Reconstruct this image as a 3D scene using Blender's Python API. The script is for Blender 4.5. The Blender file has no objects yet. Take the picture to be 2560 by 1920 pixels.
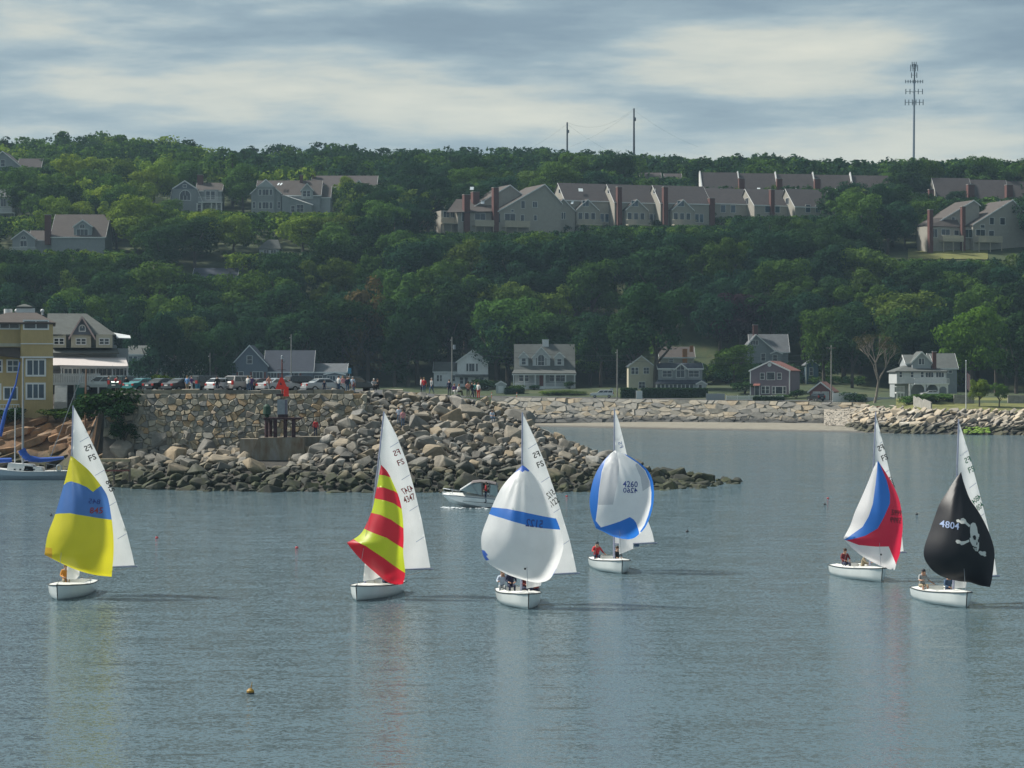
import bpy, bmesh, math, random
from mathutils import Vector, Matrix, noise
from mathutils.geometry import delaunay_2d_cdt
R = math.radians
random.seed(7)
scene = bpy.context.scene
col = scene.collection

# ---------------------------------------------------------------- camera
# camera 10.6 m above the water, level, long lens; F = focal length in photo pixels (2560 wide)
F, CX, HY, CH = 6000.0, 1280.0, 948.0, 10.6
cam = bpy.data.cameras.new('camera')
cam.sensor_width = 36.0
cam.lens = F / 2560.0 * 36.0
cam.shift_y = (HY - 960.0) / 2560.0
cam.clip_start, cam.clip_end = 1.0, 20000.0
camo = bpy.data.objects.new('camera', cam)
col.objects.link(camo)
camo.location = (0, 0, CH)
camo.rotation_euler = (R(90), 0, 0)
scene.camera = camo

# ---------------------------------------------------------------- light
SUN_AZ, SUN_EL = R(-74), R(46)      # azimuth from +Y (view direction) clockwise; negative = to the left
SUN_STRENGTH, SKY_STRENGTH = 5.0, 0.14
sun_dir = Vector((math.sin(SUN_AZ) * math.cos(SUN_EL), math.cos(SUN_AZ) * math.cos(SUN_EL), math.sin(SUN_EL)))
sl = bpy.data.lights.new('sun', 'SUN')
sl.energy = SUN_STRENGTH
sl.angle = R(6.0)
sl.color = (1.0, 0.955, 0.87)
so = bpy.data.objects.new('sun', sl)
col.objects.link(so)
so.rotation_euler = (-sun_dir).to_track_quat('-Z', 'Y').to_euler()

scene.view_settings.view_transform = 'Standard'
scene.view_settings.look = 'None'
scene.view_settings.gamma = 1.0
scene.view_settings.exposure = 0.34
scene.view_settings.use_curve_mapping = False
try:
    scene.cycles.use_denoising = True
    scene.cycles.max_bounces = 6
    scene.cycles.transparent_max_bounces = 8
    scene.cycles.volume_bounces = 0
    scene.cycles.volume_step_rate = 4.0
    scene.cycles.caustics_reflective = False
    scene.cycles.caustics_refractive = False
    scene.cycles.sample_clamp_indirect = 4.0
except Exception:
    pass

# ---------------------------------------------------------------- node helpers
class NT:
    def __init__(s, nt):
        s.nt = nt; s.n = nt.nodes; s.l = nt.links
    def new(s, t, **kw):
        n = s.n.new(t)
        for k, v in kw.items():
            if k.startswith('_'):
                setattr(n, k[1:], v)
        return n
    def set(s, node, name, v):
        if hasattr(v, 'is_output') or isinstance(v, bpy.types.NodeSocket):
            s.l.new(v, node.inputs[name])
        else:
            node.inputs[name].default_value = v
    def math(s, op, a, b=None, c=None, clamp=False):
        n = s.n.new('ShaderNodeMath'); n.operation = op; n.use_clamp = clamp
        for i, v in enumerate((a, b, c)):
            if v is not None: s.set(n, i, v)
        return n.outputs[0]
    def vmath(s, op, a, b=None, scale=None):
        n = s.n.new('ShaderNodeVectorMath'); n.operation = op
        s.set(n, 0, a)
        if b is not None: s.set(n, 1, b)
        if scale is not None: s.set(n, 3, scale)
        return n.outputs[0]
    def mix(s, fac, a, b, blend='MIX'):
        n = s.n.new('ShaderNodeMix'); n.data_type = 'RGBA'; n.blend_type = blend
        s.set(n, 0, fac); s.set(n, 6, a); s.set(n, 7, b)
        return n.outputs[2]
    def noise(s, vec, scale, detail=4.0, rough=0.55, dim='3D', distortion=0.0):
        n = s.n.new('ShaderNodeTexNoise'); n.noise_dimensions = dim
        if vec is not None: s.l.new(vec, n.inputs['Vector'])
        n.inputs['Scale'].default_value = scale
        n.inputs['Detail'].default_value = detail
        n.inputs['Roughness'].default_value = rough
        n.inputs['Distortion'].default_value = distortion
        return n.outputs[0]
    def ramp(s, fac, stops, interp='LINEAR'):
        n = s.n.new('ShaderNodeValToRGB'); n.color_ramp.interpolation = interp
        e = n.color_ramp.elements
        while len(e) > 1: e.remove(e[-1])
        for i, (p, c) in enumerate(stops):
            if i == 0: el = e[0]; el.position = p
            else: el = e.new(p)
            if not hasattr(c, '__len__'): c = (c, c, c)
            el.color = (*c[:3], 1.0)
        s.l.new(fac, n.inputs[0])
        return n.outputs[0]
    def mapr(s, v, a, b, c, d, smooth=False):
        n = s.n.new('ShaderNodeMapRange'); n.clamp = True
        if smooth: n.interpolation_type = 'SMOOTHSTEP'
        s.set(n, 0, v)
        for i, x in enumerate((a, b, c, d)): n.inputs[i + 1].default_value = x
        return n.outputs[0]

# ---------------------------------------------------------------- sky: Nishita with a broken cloud deck over it
world = bpy.data.worlds.new('World')
scene.world = world
world.use_nodes = True
N = NT(world.node_tree)
N.n.clear()
tc = N.new('ShaderNodeTexCoord')
sky = N.new('ShaderNodeTexSky', _sky_type='NISHITA')
sky.sun_disc = False
sky.sun_elevation = SUN_EL
sky.sun_rotation = SUN_AZ
sky.air_density = 1.0
sky.dust_density = 1.5
sep = N.new('ShaderNodeSeparateXYZ')
N.l.new(tc.outputs['Generated'], sep.inputs[0])
# flat-bottomed cloud banks: noise on the sky sphere, stretched along the horizon
cloud_off = (4.2, 3.7, 0.10)
pv = N.vmath('ADD', N.vmath('MULTIPLY', tc.outputs['Generated'], (1.0, 1.0, 4.2)), cloud_off)
n1 = N.noise(pv, 4.6, 10.0, 0.53, distortion=0.15)
n2 = N.noise(N.vmath('ADD', N.vmath('MULTIPLY', pv, (1.0, 1.0, 1.5)), (31.0, 7.0, 2.0)), 10.0, 8.0, 0.58)
dens = N.math('ADD', N.math('MULTIPLY', n1, 0.74), N.math('MULTIPLY', n2, 0.26))
cloud = N.ramp(dens, [(0.37, (1.02, 1.42, 1.75)), (0.462, (1.25, 1.72, 2.07)), (0.522, (1.72, 2.24, 2.52)),
                      (0.556, (2.35, 2.80, 2.88)), (0.60, (3.4, 3.52, 3.12)), (0.67, (4.2, 4.15, 3.5))])
lowsky = N.mix(N.mapr(sep.outputs[2], 0.03, 0.12, 0.40, 0.0), cloud, (2.4, 2.98, 3.12, 1.0))
full = N.mix(0.93, sky.outputs[0], lowsky)
bg = N.new('ShaderNodeBackground')
N.l.new(full, bg.inputs[0]); bg.inputs[1].default_value = SKY_STRENGTH
wo = N.new('ShaderNodeOutputWorld')
N.l.new(bg.outputs[0], wo.inputs[0])

# ---------------------------------------------------------------- materials
MATS = {}
def _base(name):
    m = bpy.data.materials.new(name); m.use_nodes = True
    nt = NT(m.node_tree); nt.n.clear()
    out = nt.new('ShaderNodeOutputMaterial')
    p = nt.new('ShaderNodeBsdfPrincipled')
    nt.l.new(p.outputs[0], out.inputs[0])
    MATS[name] = m
    return m, nt, p, out

def srgb(r, g, b):
    f = lambda c: (c / 12.92 if c <= 0.04045 else ((c + 0.055) / 1.055) ** 2.4)
    return (f(r / 255), f(g / 255), f(b / 255))

def plain(name, c, rough=0.6, var=0.12, scale=3.0, metal=0.0, bump=0.0, bscale=20.0, spec=0.5, coat=0.0):
    """solid colour with grain and slight wear"""
    if name in MATS: return MATS[name]
    m, nt, p, out = _base(name)
    t = nt.new('ShaderNodeTexCoord')
    n = nt.noise(t.outputs['Object'], scale, 5.0, 0.6)
    hi = tuple(min(1, v * (1 + var)) for v in c); lo = tuple(v * (1 - var) for v in c)
    cc = nt.ramp(n, [(0.3, lo), (0.7, hi)])
    nt.l.new(cc, p.inputs['Base Color'])
    p.inputs['Roughness'].default_value = rough
    p.inputs['Metallic'].default_value = metal
    p.inputs['Specular IOR Level'].default_value = spec
    if coat: p.inputs['Coat Weight'].default_value = coat; p.inputs['Coat Roughness'].default_value = 0.05
    if bump:
        b = nt.new('ShaderNodeBump'); b.inputs['Strength'].default_value = bump; b.inputs['Distance'].default_value = 0.05
        nt.l.new(nt.noise(t.outputs['Object'], bscale, 4.0), b.inputs['Height'])
        nt.l.new(b.outputs[0], p.inputs['Normal'])
    return m

def siding(name, c, pitch=0.16, rough=0.75):
    """clapboard / shingle wall: horizontal courses with weathering"""
    if name in MATS: return MATS[name]
    m, nt, p, out = _base(name)
    t = nt.new('ShaderNodeTexCoord')
    sp = nt.new('ShaderNodeSeparateXYZ'); nt.l.new(t.outputs['Object'], sp.inputs[0])
    fr = nt.math('FRACT', nt.math('DIVIDE', sp.outputs[2], pitch))
    n = nt.noise(t.outputs['Object'], 0.9, 6.0, 0.65)
    st = nt.noise(nt.vmath('MULTIPLY', t.outputs['Object'], (6.0, 6.0, 0.8)), 1.0, 3.0)
    f = nt.math('ADD', nt.math('MULTIPLY', n, 0.6), nt.math('MULTIPLY', st, 0.4))
    cc = nt.ramp(f, [(0.3, tuple(v * 0.82 for v in c)), (0.7, tuple(min(1, v * 1.12) for v in c))])
    nt.l.new(cc, p.inputs['Base Color'])
    p.inputs['Roughness'].default_value = rough
    b = nt.new('ShaderNodeBump'); b.inputs['Strength'].default_value = 0.5; b.inputs['Distance'].default_value = 0.02
    nt.l.new(fr, b.inputs['Height']); nt.l.new(b.outputs[0], p.inputs['Normal'])
    return m

def shingle(name, c):
    if name in MATS: return MATS[name]
    m, nt, p, out = _base(name)
    t = nt.new('ShaderNodeTexCoord')
    br = nt.new('ShaderNodeTexBrick')
    sp = nt.new('ShaderNodeSeparateXYZ'); nt.l.new(t.outputs['Object'], sp.inputs[0])
    cb = nt.new('ShaderNodeCombineXYZ')
    nt.l.new(nt.math('ADD', sp.outputs[0], sp.outputs[1]), cb.inputs[0]); nt.l.new(sp.outputs[2], cb.inputs[1])
    nt.l.new(cb.outputs[0], br.inputs['Vector'])
    br.inputs['Scale'].default_value = 1.0; br.inputs['Brick Width'].default_value = 0.5; br.inputs['Row Height'].default_value = 0.18
    br.inputs['Mortar Size'].default_value = 0.012
    br.inputs['Color1'].default_value = (*[v * 0.8 for v in c], 1); br.inputs['Color2'].default_value = (*[v * 1.2 for v in c], 1)
    br.inputs['Mortar'].default_value = (*[v * 0.55 for v in c], 1)
    n = nt.noise(t.outputs['Object'], 0.5, 6.0, 0.7)
    cc = nt.mix(0.55, br.outputs[0], nt.ramp(n, [(0.3, tuple(v * 0.75 for v in c)), (0.72, tuple(v * 1.25 for v in c))]))
    nt.l.new(cc, p.inputs['Base Color']); p.inputs['Roughness'].default_value = 0.9
    return m

def stone(name, stops, algae=True, zlo=0.6, zhi=2.4, algae_c=((0.012, 0.016, 0.010), (0.035, 0.045, 0.012))):
    """granite: colour differs from block to block; a dark weedy band up to the high tide mark"""
    m, nt, p, out = _base(name)
    oi = nt.new('ShaderNodeObjectInfo'); g = nt.new('ShaderNodeNewGeometry'); t = nt.new('ShaderNodeTexCoord')
    rnd = nt.math('FRACT', nt.math('ADD', oi.outputs['Random'], nt.math('MULTIPLY', g.outputs['Random Per Island'], 7.31)))
    base = nt.ramp(rnd, stops)
    n = nt.noise(g.outputs['Position'], 1.1, 7.0, 0.65)
    n2 = nt.noise(g.outputs['Position'], 9.0, 4.0, 0.6)
    k = nt.math('ADD', nt.math('MULTIPLY', n, 1.0), nt.math('MULTIPLY', n2, 0.5))
    c = nt.mix(1.0, base, nt.ramp(k, [(0.45, (0.55, 0.55, 0.55)), (1.05, (1.3, 1.27, 1.2))]), 'MULTIPLY')
    if algae:
        sp = nt.new('ShaderNodeSeparateXYZ'); nt.l.new(g.outputs['Position'], sp.inputs[0])
        zz_ = nt.math('ADD', sp.outputs[2], nt.math('MULTIPLY', nt.math('SUBTRACT', n, 0.5), 1.6))
        a = nt.mapr(zz_, zlo, zhi, 1.0, 0.0, True)
        ac = nt.ramp(nt.noise(g.outputs['Position'], 0.5, 4.0), [(0.42, algae_c[0]), (0.62, algae_c[1])])
        c = nt.mix(nt.math('MULTIPLY', a, 0.93), c, ac)
    nt.l.new(c, p.inputs['Base Color']); p.inputs['Roughness'].default_value = 0.85
    b = nt.new('ShaderNodeBump'); b.inputs['Strength'].default_value = 0.6; b.inputs['Distance'].default_value = 0.08
    nt.l.new(k, b.inputs['Height']); nt.l.new(b.outputs[0], p.inputs['Normal'])
    return m

def sailcloth(name, c, trans=0.5):
    if name in MATS: return MATS[name]
    m, nt, p, out = _base(name)
    nt.n.remove(p)
    d = nt.new('ShaderNodeBsdfDiffuse'); tr = nt.new('ShaderNodeBsdfTranslucent'); gl = nt.new('ShaderNodeBsdfGlossy')
    t = nt.new('ShaderNodeTexCoord')
    n = nt.noise(t.outputs['Object'], 1.5, 5.0, 0.6)
    cc = nt.ramp(n, [(0.3, tuple(v * 0.93 for v in c)), (0.7, c)])
    nt.l.new(cc, d.inputs[0]); nt.l.new(cc, tr.inputs[0])
    gl.inputs['Roughness'].default_value = 0.45; gl.inputs[0].default_value = (1, 1, 1, 1)
    b = nt.new('ShaderNodeBump'); b.inputs['Strength'].default_value = 0.25; b.inputs['Distance'].default_value = 0.03
    nt.l.new(nt.noise(nt.vmath('MULTIPLY', t.outputs['Object'], (2.2, 1.0, 0.7)), 1.6, 3.0), b.inputs['Height'])
    for q in (d, tr, gl): nt.l.new(b.outputs[0], q.inputs['Normal'])
    m1 = nt.new('ShaderNodeMixShader'); m1.inputs[0].default_value = trans
    nt.l.new(d.outputs[0], m1.inputs[1]); nt.l.new(tr.outputs[0], m1.inputs[2])
    m2 = nt.new('ShaderNodeMixShader'); m2.inputs[0].default_value = 0.03
    nt.l.new(m1.outputs[0], m2.inputs[1]); nt.l.new(gl.outputs[0], m2.inputs[2])
    nt.l.new(m2.outputs[0], out.inputs[0])
    return m

def glassy(name, c=(0.02, 0.03, 0.04), rough=0.08, spec=0.6):
    return plain(name, c, rough, 0.3, 0.8, spec=spec)

# ---------------------------------------------------------------- mesh helpers
def tag(o, label=None, cat=None, group=None, kind=None):
    if label: o['label'] = label
    if cat: o['category'] = cat
    if group: o['group'] = group
    if kind: o['kind'] = kind
    return o

def empty(name, loc=(0, 0, 0), rz=0.0):
    o = bpy.data.objects.new(name, None)
    o.empty_display_size = 0.5
    col.objects.link(o); o.location = loc; o.rotation_euler = (0, 0, rz)
    return o

def thing(name, label, cat, loc=(0, 0, 0), rz=0.0, group=None):
    return tag(empty(name, loc, rz), label, cat, group)

def addobj(name, me, parent=None, loc=None, rz=0.0):
    o = bpy.data.objects.new(name, me)
    col.objects.link(o)
    if parent is not None: o.parent = parent
    if loc is not None: o.location = loc
    if rz: o.rotation_euler = (0, 0, rz)
    return o

class MB:
    """collects shapes into one mesh"""
    def __init__(s):
        s.v = []; s.f = []; s.m = []; s.cur = 0
    def add(s, vs, fs):
        o = len(s.v)
        s.v.extend([tuple(v) for v in vs])
        for f in fs:
            s.f.append(tuple(i + o for i in f)); s.m.append(s.cur)
        return s
    def box(s, x0, x1, y0, y1, z0, z1):
        vs = [(x0, y0, z0), (x1, y0, z0), (x1, y1, z0), (x0, y1, z0), (x0, y0, z1), (x1, y0, z1), (x1, y1, z1), (x0, y1, z1)]
        return s.add(vs, [(0, 3, 2, 1), (4, 5, 6, 7), (0, 1, 5, 4), (1, 2, 6, 5), (2, 3, 7, 6), (3, 0, 4, 7)])
    def prism(s, poly, y0, y1):
        """polygon in (x, z), extruded along y"""
        n = len(poly)
        vs = [(x, y0, z) for x, z in poly] + [(x, y1, z) for x, z in poly]
        fs = [tuple(range(n)), tuple(reversed(range(n, 2 * n)))]
        for i in range(n):
            j = (i + 1) % n
            fs.append((j, i, n + i, n + j))
        return s.add(vs, fs)
    def prism_x(s, poly, x0, x1):
        """polygon in (y, z), extruded along x"""
        n = len(poly)
        vs = [(x0, y, z) for y, z in poly] + [(x1, y, z) for y, z in poly]
        fs = [tuple(reversed(range(n))), tuple(range(n, 2 * n))]
        for i in range(n):
            j = (i + 1) % n
            fs.append((i, j, n + j, n + i))
        return s.add(vs, fs)
    def prism_z(s, poly, z0, z1):
        n = len(poly)
        vs = [(x, y, z0) for x, y in poly] + [(x, y, z1) for x, y in poly]
        fs = [tuple(reversed(range(n))), tuple(range(n, 2 * n))]
        for i in range(n):
            j = (i + 1) % n
            fs.append((i, j, n + j, n + i))
        return s.add(vs, fs)
    def slab(s, a, b, c, d, t):
        """thick quad: corners a b c d, thickness t downwards along its normal"""
        a, b, c, d = map(Vector, (a, b, c, d))
        nrm = (b - a).cross(d - a).normalized() * t
        vs = [a, b, c, d] + [p - nrm for p in (a, b, c, d)]
        return s.add(vs, [(0, 1, 2, 3), (7, 6, 5, 4), (0, 4, 5, 1), (1, 5, 6, 2), (2, 6, 7, 3), (3, 7, 4, 0)])
    def tube(s, p0, p1, r0, r1=None, n=8, caps=True):
        p0, p1 = Vector(p0), Vector(p1)
        if r1 is None: r1 = r0
        d = (p1 - p0)
        if d.length < 1e-6: return s
        d.normalize()
        u = d.orthogonal().normalized(); w = d.cross(u)
        vs = []
        for p, r in ((p0, r0), (p1, r1)):
            for i in range(n):
                a = 2 * math.pi * i / n
                vs.append(p + (u * math.cos(a) + w * math.sin(a)) * r)
        fs = [(i, (i + 1) % n, n + (i + 1) % n, n + i) for i in range(n)]
        if caps: fs += [tuple(reversed(range(n))), tuple(range(n, 2 * n))]
        return s.add(vs, fs)
    def path(s, pts, rad, n=6):
        for i in range(len(pts) - 1):
            r0 = rad[i] if hasattr(rad, '__len__') else rad
            r1 = rad[i + 1] if hasattr(rad, '__len__') else rad
            s.tube(pts[i], pts[i + 1], r0, r1, n)
        return s
    def ball(s, c, rx, ry=None, rz=None, nu=10, nv=6):
        ry = rx if ry is None else ry; rz = rx if rz is None else rz
        vs = [(c[0], c[1], c[2] - rz)]
        for j in range(1, nv):
            a = -math.pi / 2 + math.pi * j / nv
            for i in range(nu):
                b = 2 * math.pi * i / nu
                vs.append((c[0] + rx * math.cos(a) * math.cos(b), c[1] + ry * math.cos(a) * math.sin(b), c[2] + rz * math.sin(a)))
        vs.append((c[0], c[1], c[2] + rz))
        fs = [(0, 1 + (i + 1) % nu, 1 + i) for i in range(nu)]
        for j in range(nv - 2):
            o = 1 + j * nu
            fs += [(o + i, o + (i + 1) % nu, o + nu + (i + 1) % nu, o + nu + i) for i in range(nu)]
        o = 1 + (nv - 2) * nu
        fs += [(o + i, o + (i + 1) % nu, len(vs) - 1) for i in range(nu)]
        return s.add(vs, fs)
    def mesh(s, name, mats, smooth=False):
        me = bpy.data.meshes.new(name)
        me.from_pydata(s.v, [], s.f)
        if not isinstance(mats, (list, tuple)): mats = [mats]
        for m in mats: me.materials.append(m)
        if len(mats) > 1:
            me.polygons.foreach_set('material_index', s.m)
        if smooth:
            me.polygons.foreach_set('use_smooth', [True] * len(me.polygons))
        me.update()
        return me
    def build(s, name, mats, parent=None, loc=None, rz=0.0, smooth=False):
        return addobj(name, s.mesh(name, mats, smooth), parent, loc, rz)

def W(px, py, Y):
    """where a point seen at photo pixel (px, py) stands if it is Y metres away"""
    return Vector(((px - CX) / F * Y, Y, CH - (py - HY) / F * Y))

def lerp(a, b, t): return a + (b - a) * t
def interp(tab, x):
    if x <= tab[0][0]: return tab[0][1]
    for (x0, v0), (x1, v1) in zip(tab, tab[1:]):
        if x <= x1: return lerp(v0, v1, (x - x0) / (x1 - x0))
    return tab[-1][1]
def sstep(a, b, x):
    t = max(0.0, min(1.0, (x - a) / (b - a))); return t * t * (3 - 2 * t)

def copy_tree(o, parent=None):
    c = o.copy(); col.objects.link(c); c.parent = parent
    for ch in list(o.children): copy_tree(ch, c)
    return c

def grid_mesh(name, xs, ys, zf, mat, smooth=True):
    nx, ny = len(xs), len(ys)
    vs = [(x, y, zf(x, y)) for y in ys for x in xs]
    fs = [(j * nx + i, j * nx + i + 1, (j + 1) * nx + i + 1, (j + 1) * nx + i) for j in range(ny - 1) for i in range(nx - 1)]
    me = bpy.data.meshes.new(name); me.from_pydata(vs, [], fs); me.materials.append(mat)
    if smooth: me.polygons.foreach_set('use_smooth', [True] * len(fs))
    me.update()
    return me

# common materials
M_white = plain('white_paint', (0.62, 0.64, 0.64), 0.55, 0.08)
M_trim = plain('white_trim', (0.66, 0.67, 0.66), 0.5, 0.06)
M_glass = glassy('window_glass')
M_glass_b = glassy('window_glass_blue', (0.03, 0.06, 0.09))
M_brick = plain('red_brick', (0.105, 0.042, 0.036), 0.85, 0.3, 6.0)
M_wood = plain('weathered_wood', (0.16, 0.13, 0.10), 0.85, 0.3, 5.0)
M_darkmetal = plain('dark_metal', (0.04, 0.045, 0.055), 0.5, 0.2, metal=0.3)
M_galv = plain('galvanised_steel', (0.28, 0.31, 0.34), 0.5, 0.15, metal=0.4)
M_black = plain('black_rubber', (0.012, 0.012, 0.013), 0.8, 0.2)
M_concrete = plain('concrete', (0.28, 0.27, 0.25), 0.9, 0.25, 1.2, bump=0.3)
M_asphalt = plain('asphalt', (0.07, 0.07, 0.072), 0.9, 0.25, 0.6)
# ================================================================ SETTING
# ---------------------------------------------------------------- water
def water_material():
    m, nt, p, out = _base('sea_water')
    g = nt.new('ShaderNodeNewGeometry')
    P = g.outputs['Position']
    def nz(vec, scale, detail, rough=0.55):
        n = nt.new('ShaderNodeTexNoise')
        nt.l.new(vec, n.inputs['Vector']); n.inputs['Scale'].default_value = scale
        n.inputs['Detail'].default_value = detail; n.inputs['Roughness'].default_value = rough
        return n.outputs['Color']
    half = (0.5, 0.5, 0.5)
    fine = nt.vmath('SUBTRACT', nz(nt.vmath('MULTIPLY', P, (1.0, 1.25, 1.0)), 6.5, 4.0, 0.7), half)
    mid = nt.vmath('SUBTRACT', nz(nt.vmath('MULTIPLY', P, (0.35, 1.0, 1.0)), 1.1, 3.0), half)
    big = nt.vmath('SUBTRACT', nz(nt.vmath('MULTIPLY', P, (0.5, 1.0, 1.0)), 0.13, 2.0), half)
    patch = nt.noise(nt.vmath('MULTIPLY', P, (0.35, 1.0, 1.0)), 0.035, 4.0, 0.6)
    amp = nt.mapr(patch, 0.33, 0.66, 0.65, 1.2)
    s = nt.vmath('SCALE', fine, scale=nt.math('MULTIPLY', amp, 1.9))
    s = nt.vmath('ADD', s, nt.vmath('SCALE', mid, scale=nt.math('MULTIPLY', amp, 0.42)))
    s = nt.vmath('ADD', s, nt.vmath('SCALE', big, scale=0.09))
    s = nt.vmath('MULTIPLY', s, (0.7, 1.0, 0.0))
    # scattered steeper wavelets: short dark lines lying across the view
    st = nt.mapr(nt.noise(nt.vmath('MULTIPLY', P, (0.30, 1.35, 1.0)), 1.25, 2.0, 0.45), 0.63, 0.72, 0.0, 1.0, True)
    cb = nt.new('ShaderNodeCombineXYZ'); nt.l.new(nt.math('MULTIPLY', st, 0.30), cb.inputs[1])
    s = nt.vmath('ADD', s, cb.outputs[0])
    nrm = nt.vmath('NORMALIZE', nt.vmath('ADD', s, (0.0, 0.0, 1.0)))
    nt.l.new(nrm, p.inputs['Normal'])
    p.inputs['Base Color'].default_value = (0.088, 0.136, 0.158, 1)
    p.inputs['Roughness'].default_value = 0.10
    p.inputs['IOR'].default_value = 1.333
    return m
M_water = water_material()
me = bpy.data.meshes.new('water')
me.from_pydata([(-1400, -250, 0), (1400, -250, 0), (1400, 2400, 0), (-1400, 2400, 0)], [], [(0, 1, 2, 3)])
me.materials.append(M_water)
tag(addobj('water', me), kind='structure')

# ---------------------------------------------------------------- hillside terrain
def pxof(X, Y): return X / Y * F + CX
TREELINE = [(0, 352), (120, 345), (250, 338), (430, 348), (540, 376), (700, 372), (800, 362), (1000, 380), (1300, 372), (1500, 386),
            (1650, 392), (1750, 402), (1900, 396), (2100, 412), (2400, 408), (2560, 412)]
WALL_Y = [(0, 545), (1240, 558), (2110, 517), (2160, 500), (2300, 474), (2600, 470)]
WALL_Z = [(1240, 6.4), (2100, 5.6), (2200, 4.3), (2600, 4.0)]
PROF = [(585, 8.5), (600, 9.5), (630, 16), (660, 30), (690, 45), (730, 54), (770, 62), (830, 76)]
def hill(X, Y):
    px = pxof(X, Y)
    yw = interp(WALL_Y, px); zt = interp(WALL_Z, px)
    if Y < yw: return max(-3.0, zt - 1.2 - (yw - Y) * 1.6)
    low = zt + interp([(0, -0.15), (1.0, 0.0), (12, 0.3), (28, 2.0), (60, 3.2)], Y - yw)
    zr = CH + (HY - interp(TREELINE, px)) / 6.0 - 9.5
    if Y <= 830: up = interp(PROF, Y)
    elif Y <= 1000: up = lerp(76, zr, (Y - 830) / 170.0)
    elif Y <= 1150: up = zr
    else: up = zr - (Y - 1150) * 0.12
    z = lerp(low, up, sstep(584, 640, Y))
    n = noise.noise(Vector((X * 0.02, Y * 0.02, 3.0))) * 2.0 + noise.noise(Vector((X * 0.06, Y * 0.06, 9.0))) * 0.6
    return z + n * sstep(600, 680, Y)
def ground_hit(px, py, y0=462.0, y1=1200.0):
    Y = y0
    while Y < y1:
        p = W(px, py, Y)
        if hill(p.x, Y) >= p.z: return Y
        Y += 0.5
    return y1

def ground_material():
    m, nt, p, out = _base('grassy_ground')
    g = nt.new('ShaderNodeNewGeometry')
    n = nt.noise(g.outputs['Position'], 0.12, 6.0, 0.65)
    n2 = nt.noise(g.outputs['Position'], 1.5, 4.0, 0.6)
    c = nt.ramp(nt.math('ADD', nt.math('MULTIPLY', n, 0.7), nt.math('MULTIPLY', n2, 0.3)),
                [(0.35, (0.016, 0.030, 0.010)), (0.5, (0.035, 0.055, 0.016)), (0.66, (0.075, 0.075, 0.03))])
    nt.l.new(c, p.inputs['Base Color']); p.inputs['Roughness'].default_value = 0.95
    return m
M_ground = ground_material()
xs = [-330 + i * 5.0 for i in range(133)]
ys = [440 + i * 2.0 for i in range(100)] + [640 + i * 6.0 for i in range(40)] + [880 + i * 14 for i in range(40)]
tag(addobj('hillside_ground', grid_mesh('hillside_ground', xs, ys, hill, M_ground)), kind='structure')

# road on the embankment behind the sea wall
def strip(name, mat, p0, p1, n, off0, off1, dz, zf=hill):
    vs, fs = [], []
    for i in range(n + 1):
        px = lerp(p0, p1, i / n)
        yw = interp(WALL_Y, px)
        for off in (off0, off1):
            Y = yw + off; X = (px - CX) / F * Y
            vs.append((X, Y, zf(X, Y) + dz))
    for i in range(n): fs.append((2 * i, 2 * i + 2, 2 * i + 3, 2 * i + 1))
    me = bpy.data.meshes.new(name); me.from_pydata(vs, [], fs); me.materials.append(mat)
    return addobj(name, me)
tag(strip('beach_road', M_asphalt, 200, 2100, 120, 3.0, 9.0, 0.05), kind='structure')

# ---------------------------------------------------------------- beach
def sand_material():
    m, nt, p, out = _base('beach_sand')
    g = nt.new('ShaderNodeNewGeometry')
    sp = nt.new('ShaderNodeSeparateXYZ'); nt.l.new(g.outputs['Position'], sp.inputs[0])
    n = nt.noise(g.outputs['Position'], 0.6, 5.0, 0.6)
    dry = nt.ramp(n, [(0.3, (0.185, 0.168, 0.132)), (0.7, (0.25, 0.23, 0.185))])
    wet = nt.mapr(nt.math('ADD', sp.outputs[2], nt.math('MULTIPLY', nt.math('SUBTRACT', n, 0.5), 0.3)), 0.12, 0.42, 1.0, 0.0, True)
    nt.l.new(nt.mix(wet, dry, (0.11, 0.10, 0.085, 1)), p.inputs['Base Color'])
    nt.l.new(nt.mapr(wet, 0, 1, 0.95, 0.45), p.inputs['Roughness'])
    return m
M_sand = sand_material()
WATERLINE = [(1150, 540), (1320, 541), (1700, 505), (2000, 486), (2110, 478), (2250, 468), (2600, 452)]
vs, fs = [], []
NB, NC = 110, 8
for i in range(NB + 1):
    px = lerp(1120, 2330, i / NB)
    ya = interp(WATERLINE, px) - 8.0; yb = interp(WALL_Y, px) + 2.0
    for j in range(NC + 1):
        t = j / NC; Y = lerp(ya, yb, t); X = (px - CX) / F * Y
        yl = interp(WATERLINE, px)
        z = -0.45 + 0.06 * (Y - ya) if Y < yl + 1 else 0.09 + 0.045 * (Y - yl)
        z = min(z, 1.15 + 0.0 * t) + 0.03 * noise.noise(Vector((X * 0.3, Y * 0.3, 0)))
        vs.append((X, Y, z))
for i in range(NB):
    for j in range(NC):
        a = i * (NC + 1) + j
        fs.append((a, a + NC + 1, a + NC + 2, a + 1))
me = bpy.data.meshes.new('beach'); me.from_pydata(vs, [], fs); me.materials.append(M_sand)
me.polygons.foreach_set('use_smooth', [True] * len(fs))
tag(addobj('beach', me), kind='structure')

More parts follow.
